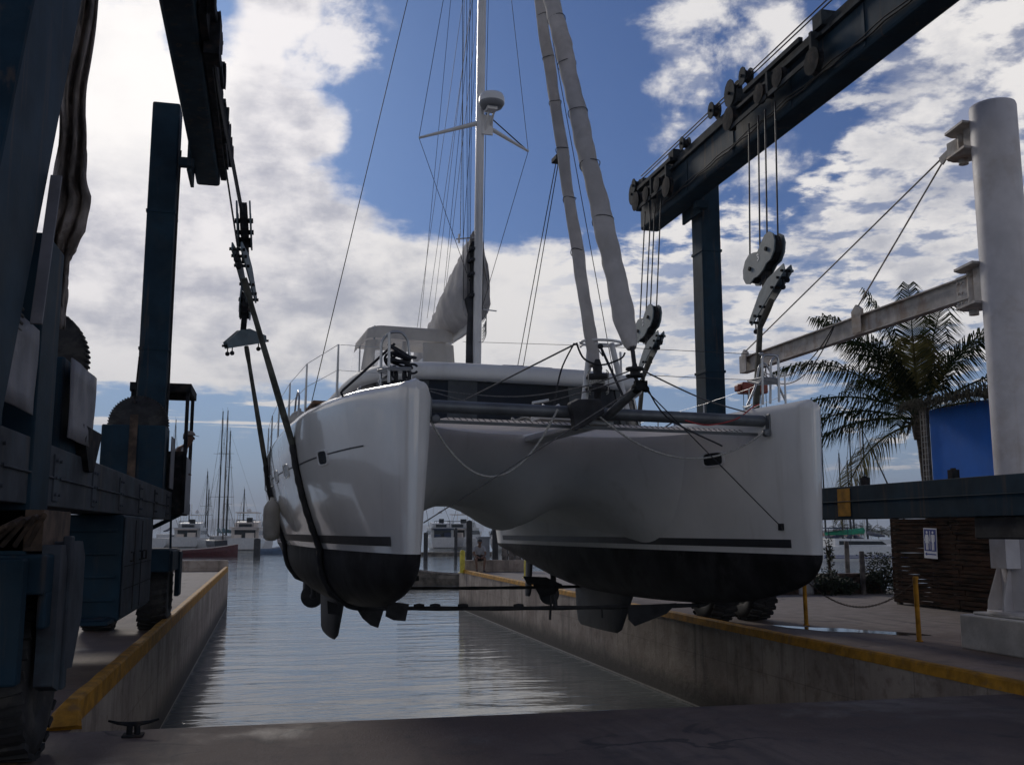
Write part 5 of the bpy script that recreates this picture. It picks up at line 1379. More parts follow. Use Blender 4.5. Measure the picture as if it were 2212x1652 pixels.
# ------------------------------------------------------------------ standing and running rigging
def wire(name, pts, r_=0.006, m='wire', parent=None):
    t = MB(); t.tube(pts, r_, 5); return C_(t, name, m, parent=parent)
SL, SR = st[-1], st[1]
zt = 18.5
wire('shroud', [(-2.95, 6.7, 3.1), (MU-0.05, MV+0.05, 17.6)], 0.008)
wire('shroud', [(2.95, 6.7, 3.1), (MU+0.05, MV+0.05, 17.6)], 0.008)
for e, s_ in ((SL, -1), (SR, 1)):
    wire('diamond_stay', [(MU+0.04*s_, MV, 15.6), e, (MU+0.05*s_, MV, 5.3 if s_ > 0 else 5.6)], 0.0055)
wire('spreader_strut', [(MU+0.1, MV, 8.95), SR], 0.012)
for k, (pa_, va, pb_, vb_) in enumerate([((990, 0), 6.6, (1004, 120), 6.6)][:0]): pass
# halyards beside the mast
for px0, px1 in ((-0.42, -0.22), (-0.33, -0.15), (-0.24, -0.13), (-0.17, -0.11), (0.12, 0.10), (0.18, 0.12)):
    wire('halyard', [(MU+px0, MV+0.12, 15.5), (MU+px1, MV+0.12, 5.4)], 0.0055)
wire('halyard', [(MU-0.28, MV+0.2, 16.0), (MU-0.28, MV+0.2, 6.7)], 0.006, 'rope_white')
# lazy jacks down to the boom
for v, zt_ in ((8.0, 12.5), (9.4, 12.0), (10.4, 13.5)):
    for s_ in (-1, 1): wire('lazy_jack', [(MU+0.05*s_, MV+0.1, zt_), (MU+s_*0.16, v, 5.9)], 0.0045)
wire('topping_lift', [(MU, MV+0.1, 19.0), (MU, 11.1, 5.3)], 0.005)
wire('gennaker_sheet', [BL(1206, 352, v=2.2), (0.55, 5.6, 4.25)], 0.007, 'rope_black'); wire('gennaker_sheet', [BL(1201, 352, v=2.2), (0.45, 5.6, 4.25)], 0.007, 'rope_black')
t = MB(); c = BL(1209, 346, v=2.2); t.box(c.x-0.09, c.x+0.11, 2.08, 2.3, c.z-0.03, c.z+0.04); C_(t, 'sheet_clew', 'cover_black', bevel=0.01)
# stanchions and lifelines
for side in (-1, 1):
    vv = [1.55, 2.9, 4.5, 6.3, 8.2, 10.0]; tops = []
    for v in vv:
        zd = smooth_tab(ZD, v); b = Vector((side*(HC+hw(v, zd-0.1, True)-0.07), v, zd-0.01)); tp = b+Vector((0, 0, 0.64)); tops.append(tp)
        t = MB(); t.tube([b, b+Vector((0, 0, 0.32)), tp], 0.013, 8, rs=[0.016, 0.014, 0.011]); C_(t, 'stanchion', 'stainless')
    pul = Vector((side*HC+side*0.18, 1.0, 3.66))
    wire('lifeline', [pul]+tops, 0.004, 'stainless'); wire('lifeline', [pul-Vector((0, 0, 0.3))]+[p-Vector((0, 0, 0.31)) for p in tops], 0.0035, 'stainless')
# low rail ends on the left deck
t = MB(); a = BL(650, 905, v=4.2); t.tube([(-HC-0.9, 3.6, 3.1), (-HC-0.9, 3.6, 3.4), (-HC-0.9, 3.8, 3.5), (-HC-0.9, 4.1, 3.4), (-HC-0.9, 4.3, 3.1)], 0.013, 8)
C_(t, 'deck_rail', 'stainless'); t = MB()
for s_ in (0, 0.35): t.tube([(HC-0.3, 2.6+s_, 3.1), (HC-0.32, 2.7+s_, 3.2), (HC-0.3, 3.2+s_, 3.12)], 0.012, 6)
C_(t, 'deck_rail', 'stainless')
t = MB(); t.box(-HC-0.85, -HC-0.45, 2.2, 3.4, 3.13, 3.17); C_(t, 'teak_pad', 'teak', bevel=0.01)
# deck cleats
for side in (-1, 1):
    t = MB(); c = Vector((side*(HC+0.42), 1.25, 3.17)) if side < 0 else Vector((side*(HC-0.1), 1.3, 3.2)); t.tube([c+Vector((0, -0.11, 0.045)), c+Vector((0, -0.05, 0.035)), c+Vector((0, 0.05, 0.035)), c+Vector((0, 0.11, 0.045))], 0.011, 6); t.box(c.x-0.02, c.x+0.02, c.y-0.04, c.y+0.04, c.z-0.03, c.z+0.03)
    C_(t, 'deck_cleat', 'stainless', bevel=0.004)
# bow fitting on the right hull for the sprit stay
bf = hull_pt(1, False, 0.42, 1.66, 0.01)
t = MB(); t.ball(bf, 0.03); t.box(bf.x-0.02, bf.x+0.012, bf.y-0.04, bf.y+0.04, bf.z-0.04, bf.z+0.04); C_(t, 'bobstay_fitting', 'dark_steel')
bf2 = hull_pt(-1, False, 0.42, 1.66, 0.01)
wire('bobstay', [tip+Vector((0.08, 0, -0.02)), bf], 0.007, 'rope_black'); wire('bobstay', [tip+Vector((-0.05, 0, -0.02)), bf2], 0.007, 'rope_grey')
# bridle and deck lines; every end is on a fitting
def rope(name, pts, r_, m, label, cat_='rope', group=None):
    t = MB(); t.tube([BW(p) for p in pts], r_, 6); o = obj(name, t, m); tag(o, label, cat_, group); return o
def cat_l(a, b, s, n=20): return catenary(a, b, s, n)
rope('mooring_line', cat_l(BL(925, 898, v=0.5), BL(1205, 884, v=0.45), 0.72, 26), 0.0135, 'rope_white', 'slack pale rope looping under the crossbeam next to the left hull', 'rope', 'slack ropes on the crossbeam')
rope('mooring_line', cat_l(BL(1655, 930, v=0.5), BL(1292, 897, v=0.45), 0.42, 26), 0.012, 'rope_white', 'slack pale rope looping from the right end of the crossbeam', 'rope', 'slack ropes on the crossbeam')
t = MB(); a = BL(853, 742, v=1.0); b = BL(737, 848, v=1.25); t.tube([BW(p) for p in (a, a+(b-a)*0.08+Vector((0, 0, -0.0)), b+Vector((0.02, 0, 0.03)), b, b+Vector((0.03, 0, -0.06)), b+Vector((0.2, 0.1, -0.05)))], 0.016, 7)
tag(obj('mooring_line', t, 'rope_black'), 'thick dark rope from the left bow pulpit down to a deck cleat', 'rope')
# heap of dark rope on the left pulpit seat
t = MB(); r5 = random.Random(11); sc_ = BL(860, 790, v=0.95)
for k in range(8):
    c = sc_+Vector((r5.uniform(-0.03, 0.08), r5.uniform(-0.08, 0.08), 0.03+0.018*k)); ra, rb = r5.uniform(0.08, 0.15), r5.uniform(0.05, 0.09); tz = r5.uniform(0.0, 0.09); a0 = r5.uniform(0, 3)
    t.tube([BW(c+Vector((ra*math.cos(q+a0), rb*math.sin(q+a0), tz*math.sin(q)))) for q in [2*math.pi*j/18 for j in range(19)]], 0.016, 6)
for k in range(6):
    c = sc_+Vector((r5.uniform(-0.08, 0.12), r5.uniform(-0.1, 0.0), -0.02)); L = r5.uniform(0.12, 0.26); w_ = r5.uniform(0.02, 0.05)
    t.tube([BW(c+Vector((w_*math.sin(q), 0.0, -L*(1-math.cos(q))/2))) for q in [2*math.pi*j/14 for j in range(15)]], 0.014, 6)
t.tube([BW(sc_+Vector((0.16+0.06*math.cos(q), 0, 0.0-0.05*(q/6.28)+0.04*math.sin(q)))) for q in [2*math.pi*j/14 for j in range(15)]], 0.015, 6)
tag(obj('rope_coil', t, 'rope_black'), 'heap of thick dark mooring rope on the seat of the left bow pulpit', 'rope')
RP = dict(g='lines rigged between bowsprit, pulpit and decks')
lines = [
 ('rope_black', [BL(1385, 810, v=-0.5), BL(1440, 900, v=0.2), BL(1560, 963, v=0.3)], 0.010, 'dark line dropping from the bowsprit drum to the right half of the crossbeam'),
 ('rope_grey', [BL(1368, 790, v=-0.4), BL(1520, 862, v=0.6), BL(1650, 900, v=1.0)], 0.009, 'grey line running from the gennaker furler down to the right bow deck'),
 ('rope_grey', [BL(1245, 742, v=0.6), BL(1120, 805, v=1.8), BL(1000, 866, v=3.0), BL(975, 876, v=3.3)], 0.011, 'grey line sloping from the centre pulpit to the left side of the foredeck'),
 ('rope_black', [BL(1240, 742, v=0.6), BL(1212, 800, v=1.2), BL(1196, 880, v=1.5)], 0.011, 'dark line hanging from the centre pulpit beside the windlass'),
 ('rope_grey', [BL(1368, 798, v=-0.5), BL(1260, 835, v=0.3), BL(1130, 856, v=1.5), BL(1020, 852, v=2.6), BL(920, 838, v=3.0)], 0.0075, 'upper of the slack lines crossing in front of the cabin windows'),
 ('rope_grey', [BL(1372, 812, v=-0.5), BL(1250, 850, v=0.2), BL(1120, 880, v=1.3), BL(1030, 872, v=2.5), BL(930, 845, v=3.0)], 0.0075, 'lower of the slack lines crossing in front of the cabin windows'),
 ('rope_black', [BL(1245, 740, v=0.6), BL(1262, 775, v=0.6), BL(1300, 788, v=0.6), BL(1340, 775, v=0.5), BL(1350, 762, v=0.5)], 0.012, 'dark rope looped across the centre pulpit hoop'),
 ('rope_red', [BL(1480, 908, v=0.3), BL(1530, 918, v=0.35), BL(1590, 905, v=0.5), BL(1625, 880, v=0.9), BL(1640, 873, v=1.0)], 0.009, 'thin red line lying over the right end of the crossbeam'),
]
for m, pts, r_, lb in lines:
    sm = []
    for i in range(len(pts)-1):
        p0, p1, p2, p3 = pts[max(0, i-1)], pts[i], pts[i+1], pts[min(len(pts)-1, i+2)]
        for k in range(6):
            f = k/6; sm.append(0.5*((2*p1)+(p2-p0)*f+(2*p0-5*p1+4*p2-p3)*f*f+(3*p1-p0-3*p2+p3)*f**3))
    sm.append(pts[-1]); rope('deck_line', sm, r_, m, lb, 'rope', RP['g'])
# wires from the pulpit aft along both sides
wire('guard_wire', [BL(1262, 746, v=0.9), BL(1000, 738, v=7.0)], 0.004); wire('guard_wire', [BL(1330, 750, v=0.9), BL(1646, 766, v=1.0)], 0.004)
wire('guard_wire', [BL(1385, 810, v=0.3), BL(1648, 822, v=1.0)], 0.004)

# fenders hanging on the left side
def fender(px, pyt, pyb, w_px, Y, label, dxp=0):
    a, b = UY(px, pyt, Y), UY(px, pyb, Y); r_ = (UY(px+w_px/2, pyb, Y)-UY(px-w_px/2, pyb, Y)).length/2; L = a.z-b.z
    o = thing('fender', b, label, 'fender', 'fenders on the left hull'); t = MB()
    t.lathe([(0.0, 0), (r_*0.55, 0.01), (r_*0.9, L*0.07), (r_, L*0.16), (r_, L*0.72), (r_*0.92, L*0.80), (r_*0.6, L*0.9), (r_*0.3, L*0.94), (r_*0.22, L), (0, L)], b, n=22); obj('body', t, 'fender_white', o)
    t = MB(); hp = BW(hull_pt(-1, True, Y-10.5, 2.95, 0.02)); t.tube([a+Vector((0, 0, 0.0)), a+Vector((0, 0, 0.06)), Vector((hp.x, Y, a.z+0.35)), hp], 0.009, 5); obj('lanyard', t, 'rope_black', o)
fender(585, 1074, 1168, 36, 17.3, 'long off-white fender hanging against the left hull, nearer of the two')
fender(603, 1098, 1164, 24, 19.6, 'second off-white fender half hidden behind the first')
t = MB(); c = UY(646, 908, 14.3); t.ball(c, 0.14, n=16); t.tube([c, c+Vector((0, 0, 0.17))], 0.03, 6)
tag(obj('ball_fender', t, 'fender_white'), 'round white ball fender lying on the left side deck', 'fender')

# ------------------------------------------------------------------ slings round the hulls
def wrap(side, Y, z0, z1, outer, off, n=14):
    """points down the hull skin at world y = Y"""
    out = []
    for k in range(n+1):
        z = z0+(z1-z0)*k/n; v = Y-10.5
        for _ in range(4):
            p = BW(hull_pt(side, outer, v, z, off)); v += Y-p.y
        out.append(p)
    return out
def make_slings(Y, pL, pR, lab):
    v = Y-10.5; zk = ZWL-smooth_tab(DD, v)
    LP = [pL, pL+(wrap(-1, Y, 2.7, 2.6, True, 0.03, 1)[0]-pL)*0.15]+wrap(-1, Y, 2.7, zk+0.02, True, 0.03)+[BW((-HC, v, zk-0.03))]
    RP_ = [pR, pR+(wrap(1, Y, 2.7, 2.6, True, 0.03, 1)[0]-pR)*0.15]+wrap(1, Y, 2.7, zk+0.02, True, 0.03)+[BW((HC, v, zk-0.03))]
    for P in (LP, RP_):
        for p in P[1:]: p.y = Y
    a, b = LP[-1], RP_[-1]
    return full_sling(lab, pL, pR, Y, LP, RP_, zk, [a+(b-a)*k/8+Vector((0, 0, -0.02*math.sin(math.pi*k/8))) for k in range(9)]), a, b
sN, aN, bN = make_slings(YN, pNL, pNR, 'lifting sling nearer the apron, passing under the fore part of both hulls')
sF, aF, bF = make_slings(YF, pFL, pFR, 'lifting sling farther along the slip, passing under both hulls near the keels')
# chafe flaps and straps knotted on the slings
def flap(pts, Y, parent):
    t = MB(); q = [UY(px, py, Y) for px, py in pts]; n = len(q); t.add(q+[p+Vector((0, 0.03, 0)) for p in q], [tuple(range(n)), tuple(range(n, 2*n))[::-1]]+[(k, (k+1) % n, n+(k+1) % n, n+k) for k in range(n)])
    obj('chafe_flap', t, 'sling_dark', parent)
flap([(769, 1312), (806, 1308), (830, 1314), (817, 1356), (800, 1350), (783, 1335)], YN-0.03, sN)
flap([(707, 1297), (730, 1305), (735, 1328), (708, 1325)], YN-0.05, sN)
flap([(836, 1304), (845, 1299), (884, 1304), (876, 1341), (850, 1339), (833, 1331)], YN-0.06, sN)
flap([(1356, 1310), (1440, 1304), (1462, 1302), (1440, 1325), (1372, 1352), (1359, 1338)], YN-0.05, sN)
flap([(866, 1242), (905, 1243), (905, 1254), (875, 1257)], YF-0.02, sF)
flap([(1130, 1244), (1180, 1246), (1215, 1262), (1197, 1283), (1168, 1290), (1152, 1262), (1140, 1262)], YF-0.02, sF)
for (q0, q1, w0, w1) in (((1191, 1285), (1188, 1338), 0.02, 0.05), ((1300, 1312), (1301, 1334), 0.02, 0.03), ((1198, 1283), (1200, 1312), 0.05, 0.06)):
    t = MB(); t.bar(UY(*q0, YN-0.03), UY(*q1, YN-0.03), w0, w1); obj('strap_tail', t, 'sling_dark', sN)
for px in (905, 940, 1000, 1120): 
    t = MB(); c = UY(px, 1308, YN-0.02); t.tube([c-Vector((0.07, 0, 0)), c, c+Vector((0.07, 0, 0))], 0.03, 8, rs=[0.022, 0.034, 0.022]); obj('strap_knot', t, 'sling_dark', sN)

# old canvas strap draped from the near left leg
t = MB(); path = [(192, -20, 44), (165, 150, 60), (156, 250, 57), (152, 375, 66), (155, 425, 75), (143, 500, 82), (130, 538, 60), (136, 552, 42), (131, 600, 28), (130, 640, 36), (119, 712, 38)]
rows = []; Pp = []
for i in range(len(path)-1):
    for k in range(6):
        f = k/6; Pp.append(tuple(path[i][j]+(path[i+1][j]-path[i][j])*f for j in range(3)))
Pp.append(path[-1])
for i, (px, py, w_) in enumerate(Pp):
    row = []
    for k in range(13):
        f = k/12-0.5; Yc = 8.6
        p = UY(px+f*w_+3*math.sin(i*0.55), py, Yc+0.10*math.sin(k*1.35+i*0.10)+0.05*math.sin(k*2.7+i*0.35)); row.append(p)
    rows.append(row)
t.grid(rows); o = obj('canvas_strap', t, 'canvas_old', solid=0.012); tag(o, 'crumpled grey-brown canvas strap draped down the near left leg of the hoist', 'strap')
# ------------------------------------------------------------------ palms
def frond(t, base, direc, L, droop, nleaf, llen, r_, width=0.022, stiff=1.0, mi=0):
    """arching rachis with two rows of narrow leaflets"""
    d = Vector(direc).normalized(); side = d.cross(Vector((0, 0, 1)))
    side = side.normalized() if side.length > 0.05 else Vector((1, 0, 0))
    pts = []; p = Vector(base); cur = d.copy(); n = 16
    for i in range(n+1):
        pts.append(p.copy()); cur = (cur+Vector((0, 0, -droop*(0.35+1.3*i/n)/n))).normalized(); p = p+cur*L/n
    t.tube(pts, 0.02, 5, mi=mi, rs=[0.030*(1-i/n)+0.006 for i in range(n+1)])
    for i in range(nleaf):
        f = 0.16+0.84*i/nleaf; k = min(n-1, int(f*n)); q = pts[k].lerp(pts[k+1], f*n-k); tang = (pts[k+1]-pts[k]).normalized()
        up = side.cross(tang).normalized()
        ll = llen*(0.45+0.75*math.sin(math.pi*min(1, f*0.92+0.10)))*r_.uniform(0.85, 1.1)
        for s in (-1, 1):
            if r_.random() < 0.04: continue
            a = (tang*(0.55+0.5*f)+side*s*(1.0)+up*r_.uniform(-0.05, 0.30)).normalized(); e1 = q+a*ll*0.5+Vector((0, 0, -0.05*ll)); e2 = e1+(a*0.8+Vector((0, 0, -1.0*stiff-r_.uniform(0, 0.5)))).normalized()*ll*0.55
            wv = tang*width*0.8
            t.add([q-wv*0.5, q+wv*0.5, e1+wv*0.6, e2, e1-wv*0.6], [(0, 1, 2, 4), (4, 2, 3)], mi)
def palm(loc, H, lean, fronds, L, label, near=False, group=None, seed=1, nleaf=46, llen=0.62):
    o = thing('palm_tree', loc, label, 'palm tree', group); r_ = random.Random(seed); loc = Vector(loc)
    t = MB(); pts = [loc+Vector((lean[0]*f*f, lean[1]*f*f, H*f-0.3*(1-f))) for f in [k/24 for k in range(25)]]
    rr_ = 0.13 if near else 0.14
    t.tube(pts, rr_, 14, rs=[rr_*(1.5-0.55*(k/24)**0.5)*(1+0.05*(k % 2)) for k in range(25)]); obj('trunk', t, 'palm_trunk', o)
    top = pts[-1]; t = MB()
    for (az, el, Lf, dr, dry) in fronds:
        a, e = R(az), R(el); frond(t, top+Vector((0, 0, r_.uniform(-0.1, 0.15))), (math.cos(e)*math.cos(a), math.cos(e)*math.sin(a), math.sin(e)), L*Lf, dr, nleaf, llen*L/3.4, r_, width=0.042 if near else 0.09, mi=1 if dry else 0)
    obj('crown', t, ['palm_leaf', 'palm_leaf_dry'], o)
    if near:
        t = MB()
        for k in range(9):
            a = r_.uniform(0, 6.28); q = top+Vector((0.16*math.cos(a), 0.16*math.sin(a), -0.12)); t.tube([q, q+Vector((0.22*math.cos(a), 0.22*math.sin(a), 0.05)), q+Vector((0.34*math.cos(a), 0.34*math.sin(a), -0.28))], 0.02, 6, rs=[0.05, 0.03, 0.012])
        t.tube([top-Vector((0, 0, 0.55)), top-Vector((0, 0, 0.25)), top+Vector((0, 0, 0.1)), top+Vector((0, 0, 0.35))], 0.2, 12, rs=[0.15, 0.19, 0.20, 0.10]); obj('frond_bases', t, 'palm_trunk', o)
    return o
pt = UY(1985, 905, 23.0); r6 = random.Random(4)
# right-hand image direction in world = (cos yaw, -sin yaw)
def imdir(ang_deg): return ang_deg-13.6
fr = []
for (az, el, Lf, dr, dry) in ((180, 24, 1.15, 1.35, 0), (186, 4, 1.05, 1.1, 0), (200, -12, 1.05, 1.9, 1), (172, 48, 1.1, 1.35, 0), (163, 64, 1.05, 1.1, 0), (140, 76, 1.0, 0.7, 0), (70, 82, 1.0, 0.4, 0), (30, 72, 1.05, 0.7, 0),
        (12, 56, 1.0, 0.9, 0), (4, 36, 1.15, 0.9, 0), (-5, 18, 1.0, 1.3, 0), (10, 2, 1.0, 1.3, 0), (215, 56, 0.95, 1.3, 0), (250, 62, 0.8, 1.5, 1), (310, 58, 0.95, 1.2, 0), (235, 25, 0.9, 1.6, 0), (330, 22, 0.95, 1.5, 0), (100, 45, 0.95, 1.3, 0), (60, 35, 0.95, 1.4, 0), (150, 25, 1.0, 1.5, 0), (190, 62, 1.0, 1.1, 0)):
    fr.append((imdir(az)+r6.uniform(-4, 4), el, Lf, dr, dry))
palm((pt.x+0.25, pt.y, 0), pt.z, (-0.25, 0), fr, 3.75, 'tall coconut palm with ragged drooping fronds behind the blue tarpaulin', True, seed=2, nleaf=72, llen=0.90)
rp = random.Random(9)
for px, py, dist, L in ((1815, 1142, 330, 3.4), (1846, 1144, 340, 3.6), (1868, 1146, 330, 3.2), (1886, 1145, 360, 3.2), (1905, 1150, 345, 3.0), (1822, 1158, 300, 2.6), (1930, 1150, 380, 3.0)):
    d = ray(px, 1164); g0 = Vector((d.x, d.y, 0)).normalized()*dist; h = UY(px, py, g0.y).z
    palm((g0.x, g0.y, 0.0), h, (rp.uniform(-.5, .5), 0), [(rp.uniform(0, 360), e, 1, 1.3, 0) for e in (70, 60, 50, 45, 30, 30, 20, 15, 5, 0, 40, 55, -10, -15)], L,
         {1815: 'distant palm above the white catamaran stern, leftmost of its row', 1846: 'distant palm with the fullest crown in the row on the far shore', 1868: 'distant palm just left of the green sail cover', 1886: 'distant palm directly above the green sail cover end', 1905: 'distant palm above the middle of the green sail cover', 1822: 'short distant palm below the leftmost tall one', 1930: 'distant palm closest to the wooden shack'}[px], False, 'palms on the far shore', seed=int(px), nleaf=16, llen=1.0)

# ------------------------------------------------------------------ boats in the marina
def boat_hull(t, L, B, H, sheer=0.25, transom=0.8, zk=-0.15, mi=0, mi2=None, band=None):
    rows = []; n = 20
    for i in range(n+1):
        f = i/n; x = L*(f-0.5)                 # bow at +x
        wb = B/2*(transom+(1-transom)*min(1, f/0.4))*(1-max(0, (f-0.45)/0.55)**2.1); wb = max(wb, 0.02)
        zd = H*(1+sheer*max(0, (f-0.35)/0.65)**2+0.05*(1-f)); rake = 0.10*L*max(0, f-0.8)/0.2
        sec = [(0, zk), (wb*0.62, zk+0.02), (wb*0.86, H*0.25), (wb*0.97, H*0.6), (wb, zd-0.08), (wb*0.99, zd), (wb*0.9, zd+0.01), (0, zd+0.05)]
        rows.append([(x+rake*(z/H), y, z) for y, z in sec]+[(x+rake*(z/H), -y, z) for y, z in sec[::-1][1:-1]])
    t.grid(rows, mi, closed=True, smooth=False); t.add(rows[0], [tuple(range(len(rows[0])))], mi)
    return t
def place(px, py, hd=None, dist=None):
    p = UZ(px, py, ZW) if dist is None else Vector((ray(px, py).x, ray(px, py).y, 0)).normalized()*dist+Vector((0, 0, ZW))
    return p
class Boat:
    def __init__(s, name, p, hd, label, cat_, group='boats moored in the marina'):
        s.o = thing(name, p, label, cat_, group, rot=(0, 0, R(hd)))
    def part(s, name, t, m, bevel=0.0, parent=None): return obj(name, t, m, parent or s.o, bevel=bevel, local=True)
def sailboat(px, py, hd, L, hm, label, hullm='boat_white', cover='canvas_navy', two=False, spr=2, lean=0, stay=True, ketch=False, masts=None):
    p = place(px, py); b = Boat('sailboat', p, hd, label, 'sailboat'); H = L*0.10
    t = MB(); boat_hull(t, L, L*0.3, H); b.part('hull', t, hullm)
    t = MB(); t.box(-L*0.22, L*0.2, -L*0.09, L*0.09, H, H+L*0.055); b.part('cabin', t, 'boat_white', 0.05)
    t = MB(); t.box(-L*0.2, L*0.18, -L*0.092, L*0.092, H+L*0.02, H+L*0.04); b.part('window', t, 'window_dark')
    for k, (mx, mh) in enumerate(masts or [(L*0.08, hm)]):
        t = MB(); t.tube([(mx, 0, H), (mx-0.1*lean, 0, mh)], 0.10, 8, rs=[0.13, 0.08]); t.tube([(mx, 0, mh), (mx, 0.1, mh+0.5)], 0.02, 4); mo = b.part('mast', t, 'grey_wood' if k % 2 else 'rail_grey')
        t = MB()
        for s in range(spr):
            z = H+(mh-H)*(s+1)/(spr+1); w_ = L*0.10*(1-0.15*s); t.bar((mx, -w_, z), (mx, w_, z), 0.05, 0.04)
        if spr: b.part('spreader', t, 'rail_grey', parent=mo)
        if stay:
            t = MB(); 
            for q in ((L*0.5, 0, H*1.2), (-L*0.48, 0, H), (mx, L*0.14, H), (mx, -L*0.14, H)): t.tube([(mx-0.1*lean, 0, mh-0.2), q], 0.012, 4)
            for sg in (-1, 1):
                z = H+(mh-H)/(spr+1) if spr else H; t.tube([(mx, 0, mh*0.9), (mx, sg*L*0.10, z), (mx, sg*L*0.13, H)], 0.012, 4)
            b.part('rigging', t, 'wire', parent=mo)
        t = MB(); bl = L*0.30 if not ketch or k == 0 else L*0.18
        t.tube([(mx-0.15, 0, H+L*0.14), (mx-0.25, 0, H+L*0.12), (mx-bl*0.5, 0, H+L*0.10), (mx-bl, 0, H+L*0.09)], 0.2, 8, rs=[0.12, 0.28, 0.22, 0.12]); b.part('sail_cover', t, cover)
    return b.o
def motor_yacht(px, py, hd, L, B, label, style=0, m2='boat_white', name='motor_yacht'):
    p = place(px, py); b = Boat(name, p, hd, label, 'motor yacht'); H = 1.5; b.o.scale = (1.0, 1.05, 1.2)
    t = MB(); boat_hull(t, L, B, H, 0.45, 0.92); b.part('hull', t, 'boat_white')
    w_ = B*0.42
    t = MB(); M0 = Matrix.Identity(4)
    t.prism([(-L*0.34, H), (L*0.22, H), (L*0.10, H+1.25), (-L*0.34, H+1.25)], Matrix.Rotation(R(90), 4, 'X'), w_*2); b.part('deckhouse', t, m2, 0.06)
    t = MB(); t.prism([(-L*0.30, H+0.45), (L*0.17, H+0.45), (L*0.125, H+0.98), (-L*0.30, H+0.98)], Matrix.Rotation(R(90), 4, 'X'), w_*2+0.03)
    t.box(-L*0.345, -L*0.338, -w_*0.75, w_*0.75, H+0.1, H+1.05); b.part('window', t, 'window_dark')
    t = MB(); t.box(-L*0.42, L*0.10, -w_*1.08, w_*1.08, H+1.25, H+1.37)
    t.prism([(-L*0.25, H+1.37), (L*0.08, H+1.37), (L*0.02, H+2.1), (-L*0.25, H+1.9)], Matrix.Rotation(R(90), 4, 'X'), w_*1.7); b.part('flybridge', t, m2, 0.05)
    t = MB()
    if style in (0, 1):
        for x in (-L*0.22, -L*0.02):
            for s in (-1, 1): t.bar((x, s*w_*0.75, H+1.4), (x, s*w_*0.7, H+3.05), 0.06, 0.06)
        t.box(-L*0.26, L*0.02, -w_*0.85, w_*0.85, H+3.05, H+3.15)
        b.part('hardtop', t, 'boat_cream' if style == 1 else 'boat_white', 0.03)
    t = MB()
    for s in (-1, 1):
        t.tube([(-L*0.1, s*w_, H+1.4), (-L*0.25, s*w_*1.5, H+4.6)], 0.03, 4)
        t.tube([(-L*0.2, s*w_*0.6, H+1.4), (-L*0.2, s*w_*0.6, H+2.2), (-L*0.38, s*w_*0.6, H+2.2), (-L*0.38, s*w_*0.6, H+1.4)], 0.03, 4)
    t.tube([(-L*0.38, -w_*0.6, H+2.2), (-L*0.38, w_*0.6, H+2.2)], 0.03, 4); t.box(-L*0.30, -L*0.24, -w_*0.4, w_*0.5, H+1.38, H+1.75); t.box(-L*0.15, -L*0.08, -w_*0.3, w_*0.1, H+2.0, H+2.5)
    b.part('fittings', t, 'rail_grey')
    t = MB(); t.box(-L*0.47, -L*0.345, -w_*0.9, w_*0.9, H+1.05, H+1.2); t.box(-L*0.42, -L*0.36, -w_*0.7, -w_*0.1, H+0.05, H+0.7); t.box(-L*0.40, -L*0.36, w_*0.2, w_*0.75, H+0.05, H+0.5); b.part('cockpit', t, 'canvas_navy' if style == 2 else 'boat_cream', 0.03)
    t = MB()
    if style == 0:
        for (x, y, r_) in ((-L*0.1, w_*0.4, 0.34), (-L*0.12, -w_*0.45, 0.3)): t.lathe([(0, -0.1), (r_*0.8, -0.08), (r_, 0.1), (r_*0.8, 0.32), (0, 0.42)], (x, y, H+3.4), n=12)
        t.tube([(-L*0.1, 0, H+3.1), (-L*0.12, 0, H+4.6)], 0.05, 5)
    else: t.lathe([(0, -0.1), (0.3, -0.08), (0.33, 0.1), (0.2, 0.26), (0, 0.3)], (-L*0.08, 0, H+3.3), n=12); t.tube([(-L*0.05, w_*0.6, H+3.1), (-L*0.12, w_*0.6, H+4.4)], 0.03, 4)
    b.part('radar', t, 'plastic_white')
    t = MB()
    for k in range(8): x = L*(0.1+0.045*k); t.bar((x, 0.9*B/2*(1-(k/9)**2), H*1.25), (x, 0.9*B/2*(1-(k/9)**2), H*1.25+0.5), 0.03, 0.03); t.bar((x, -0.9*B/2*(1-(k/9)**2), H*1.25), (x, -0.9*B/2*(1-(k/9)**2), H*1.25+0.5), 0.03, 0.03)
    t.box(-L*0.49, -L*0.46, -w_, w_, H, H+0.05); b.part('rail', t, 'stainless')
    t = MB(); t.box(-L*0.5-0.5, -L*0.49, -B*0.4, B*0.4, 0.25, 0.33); b.part('swim_platform', t, 'dock_wood')
    return b.o
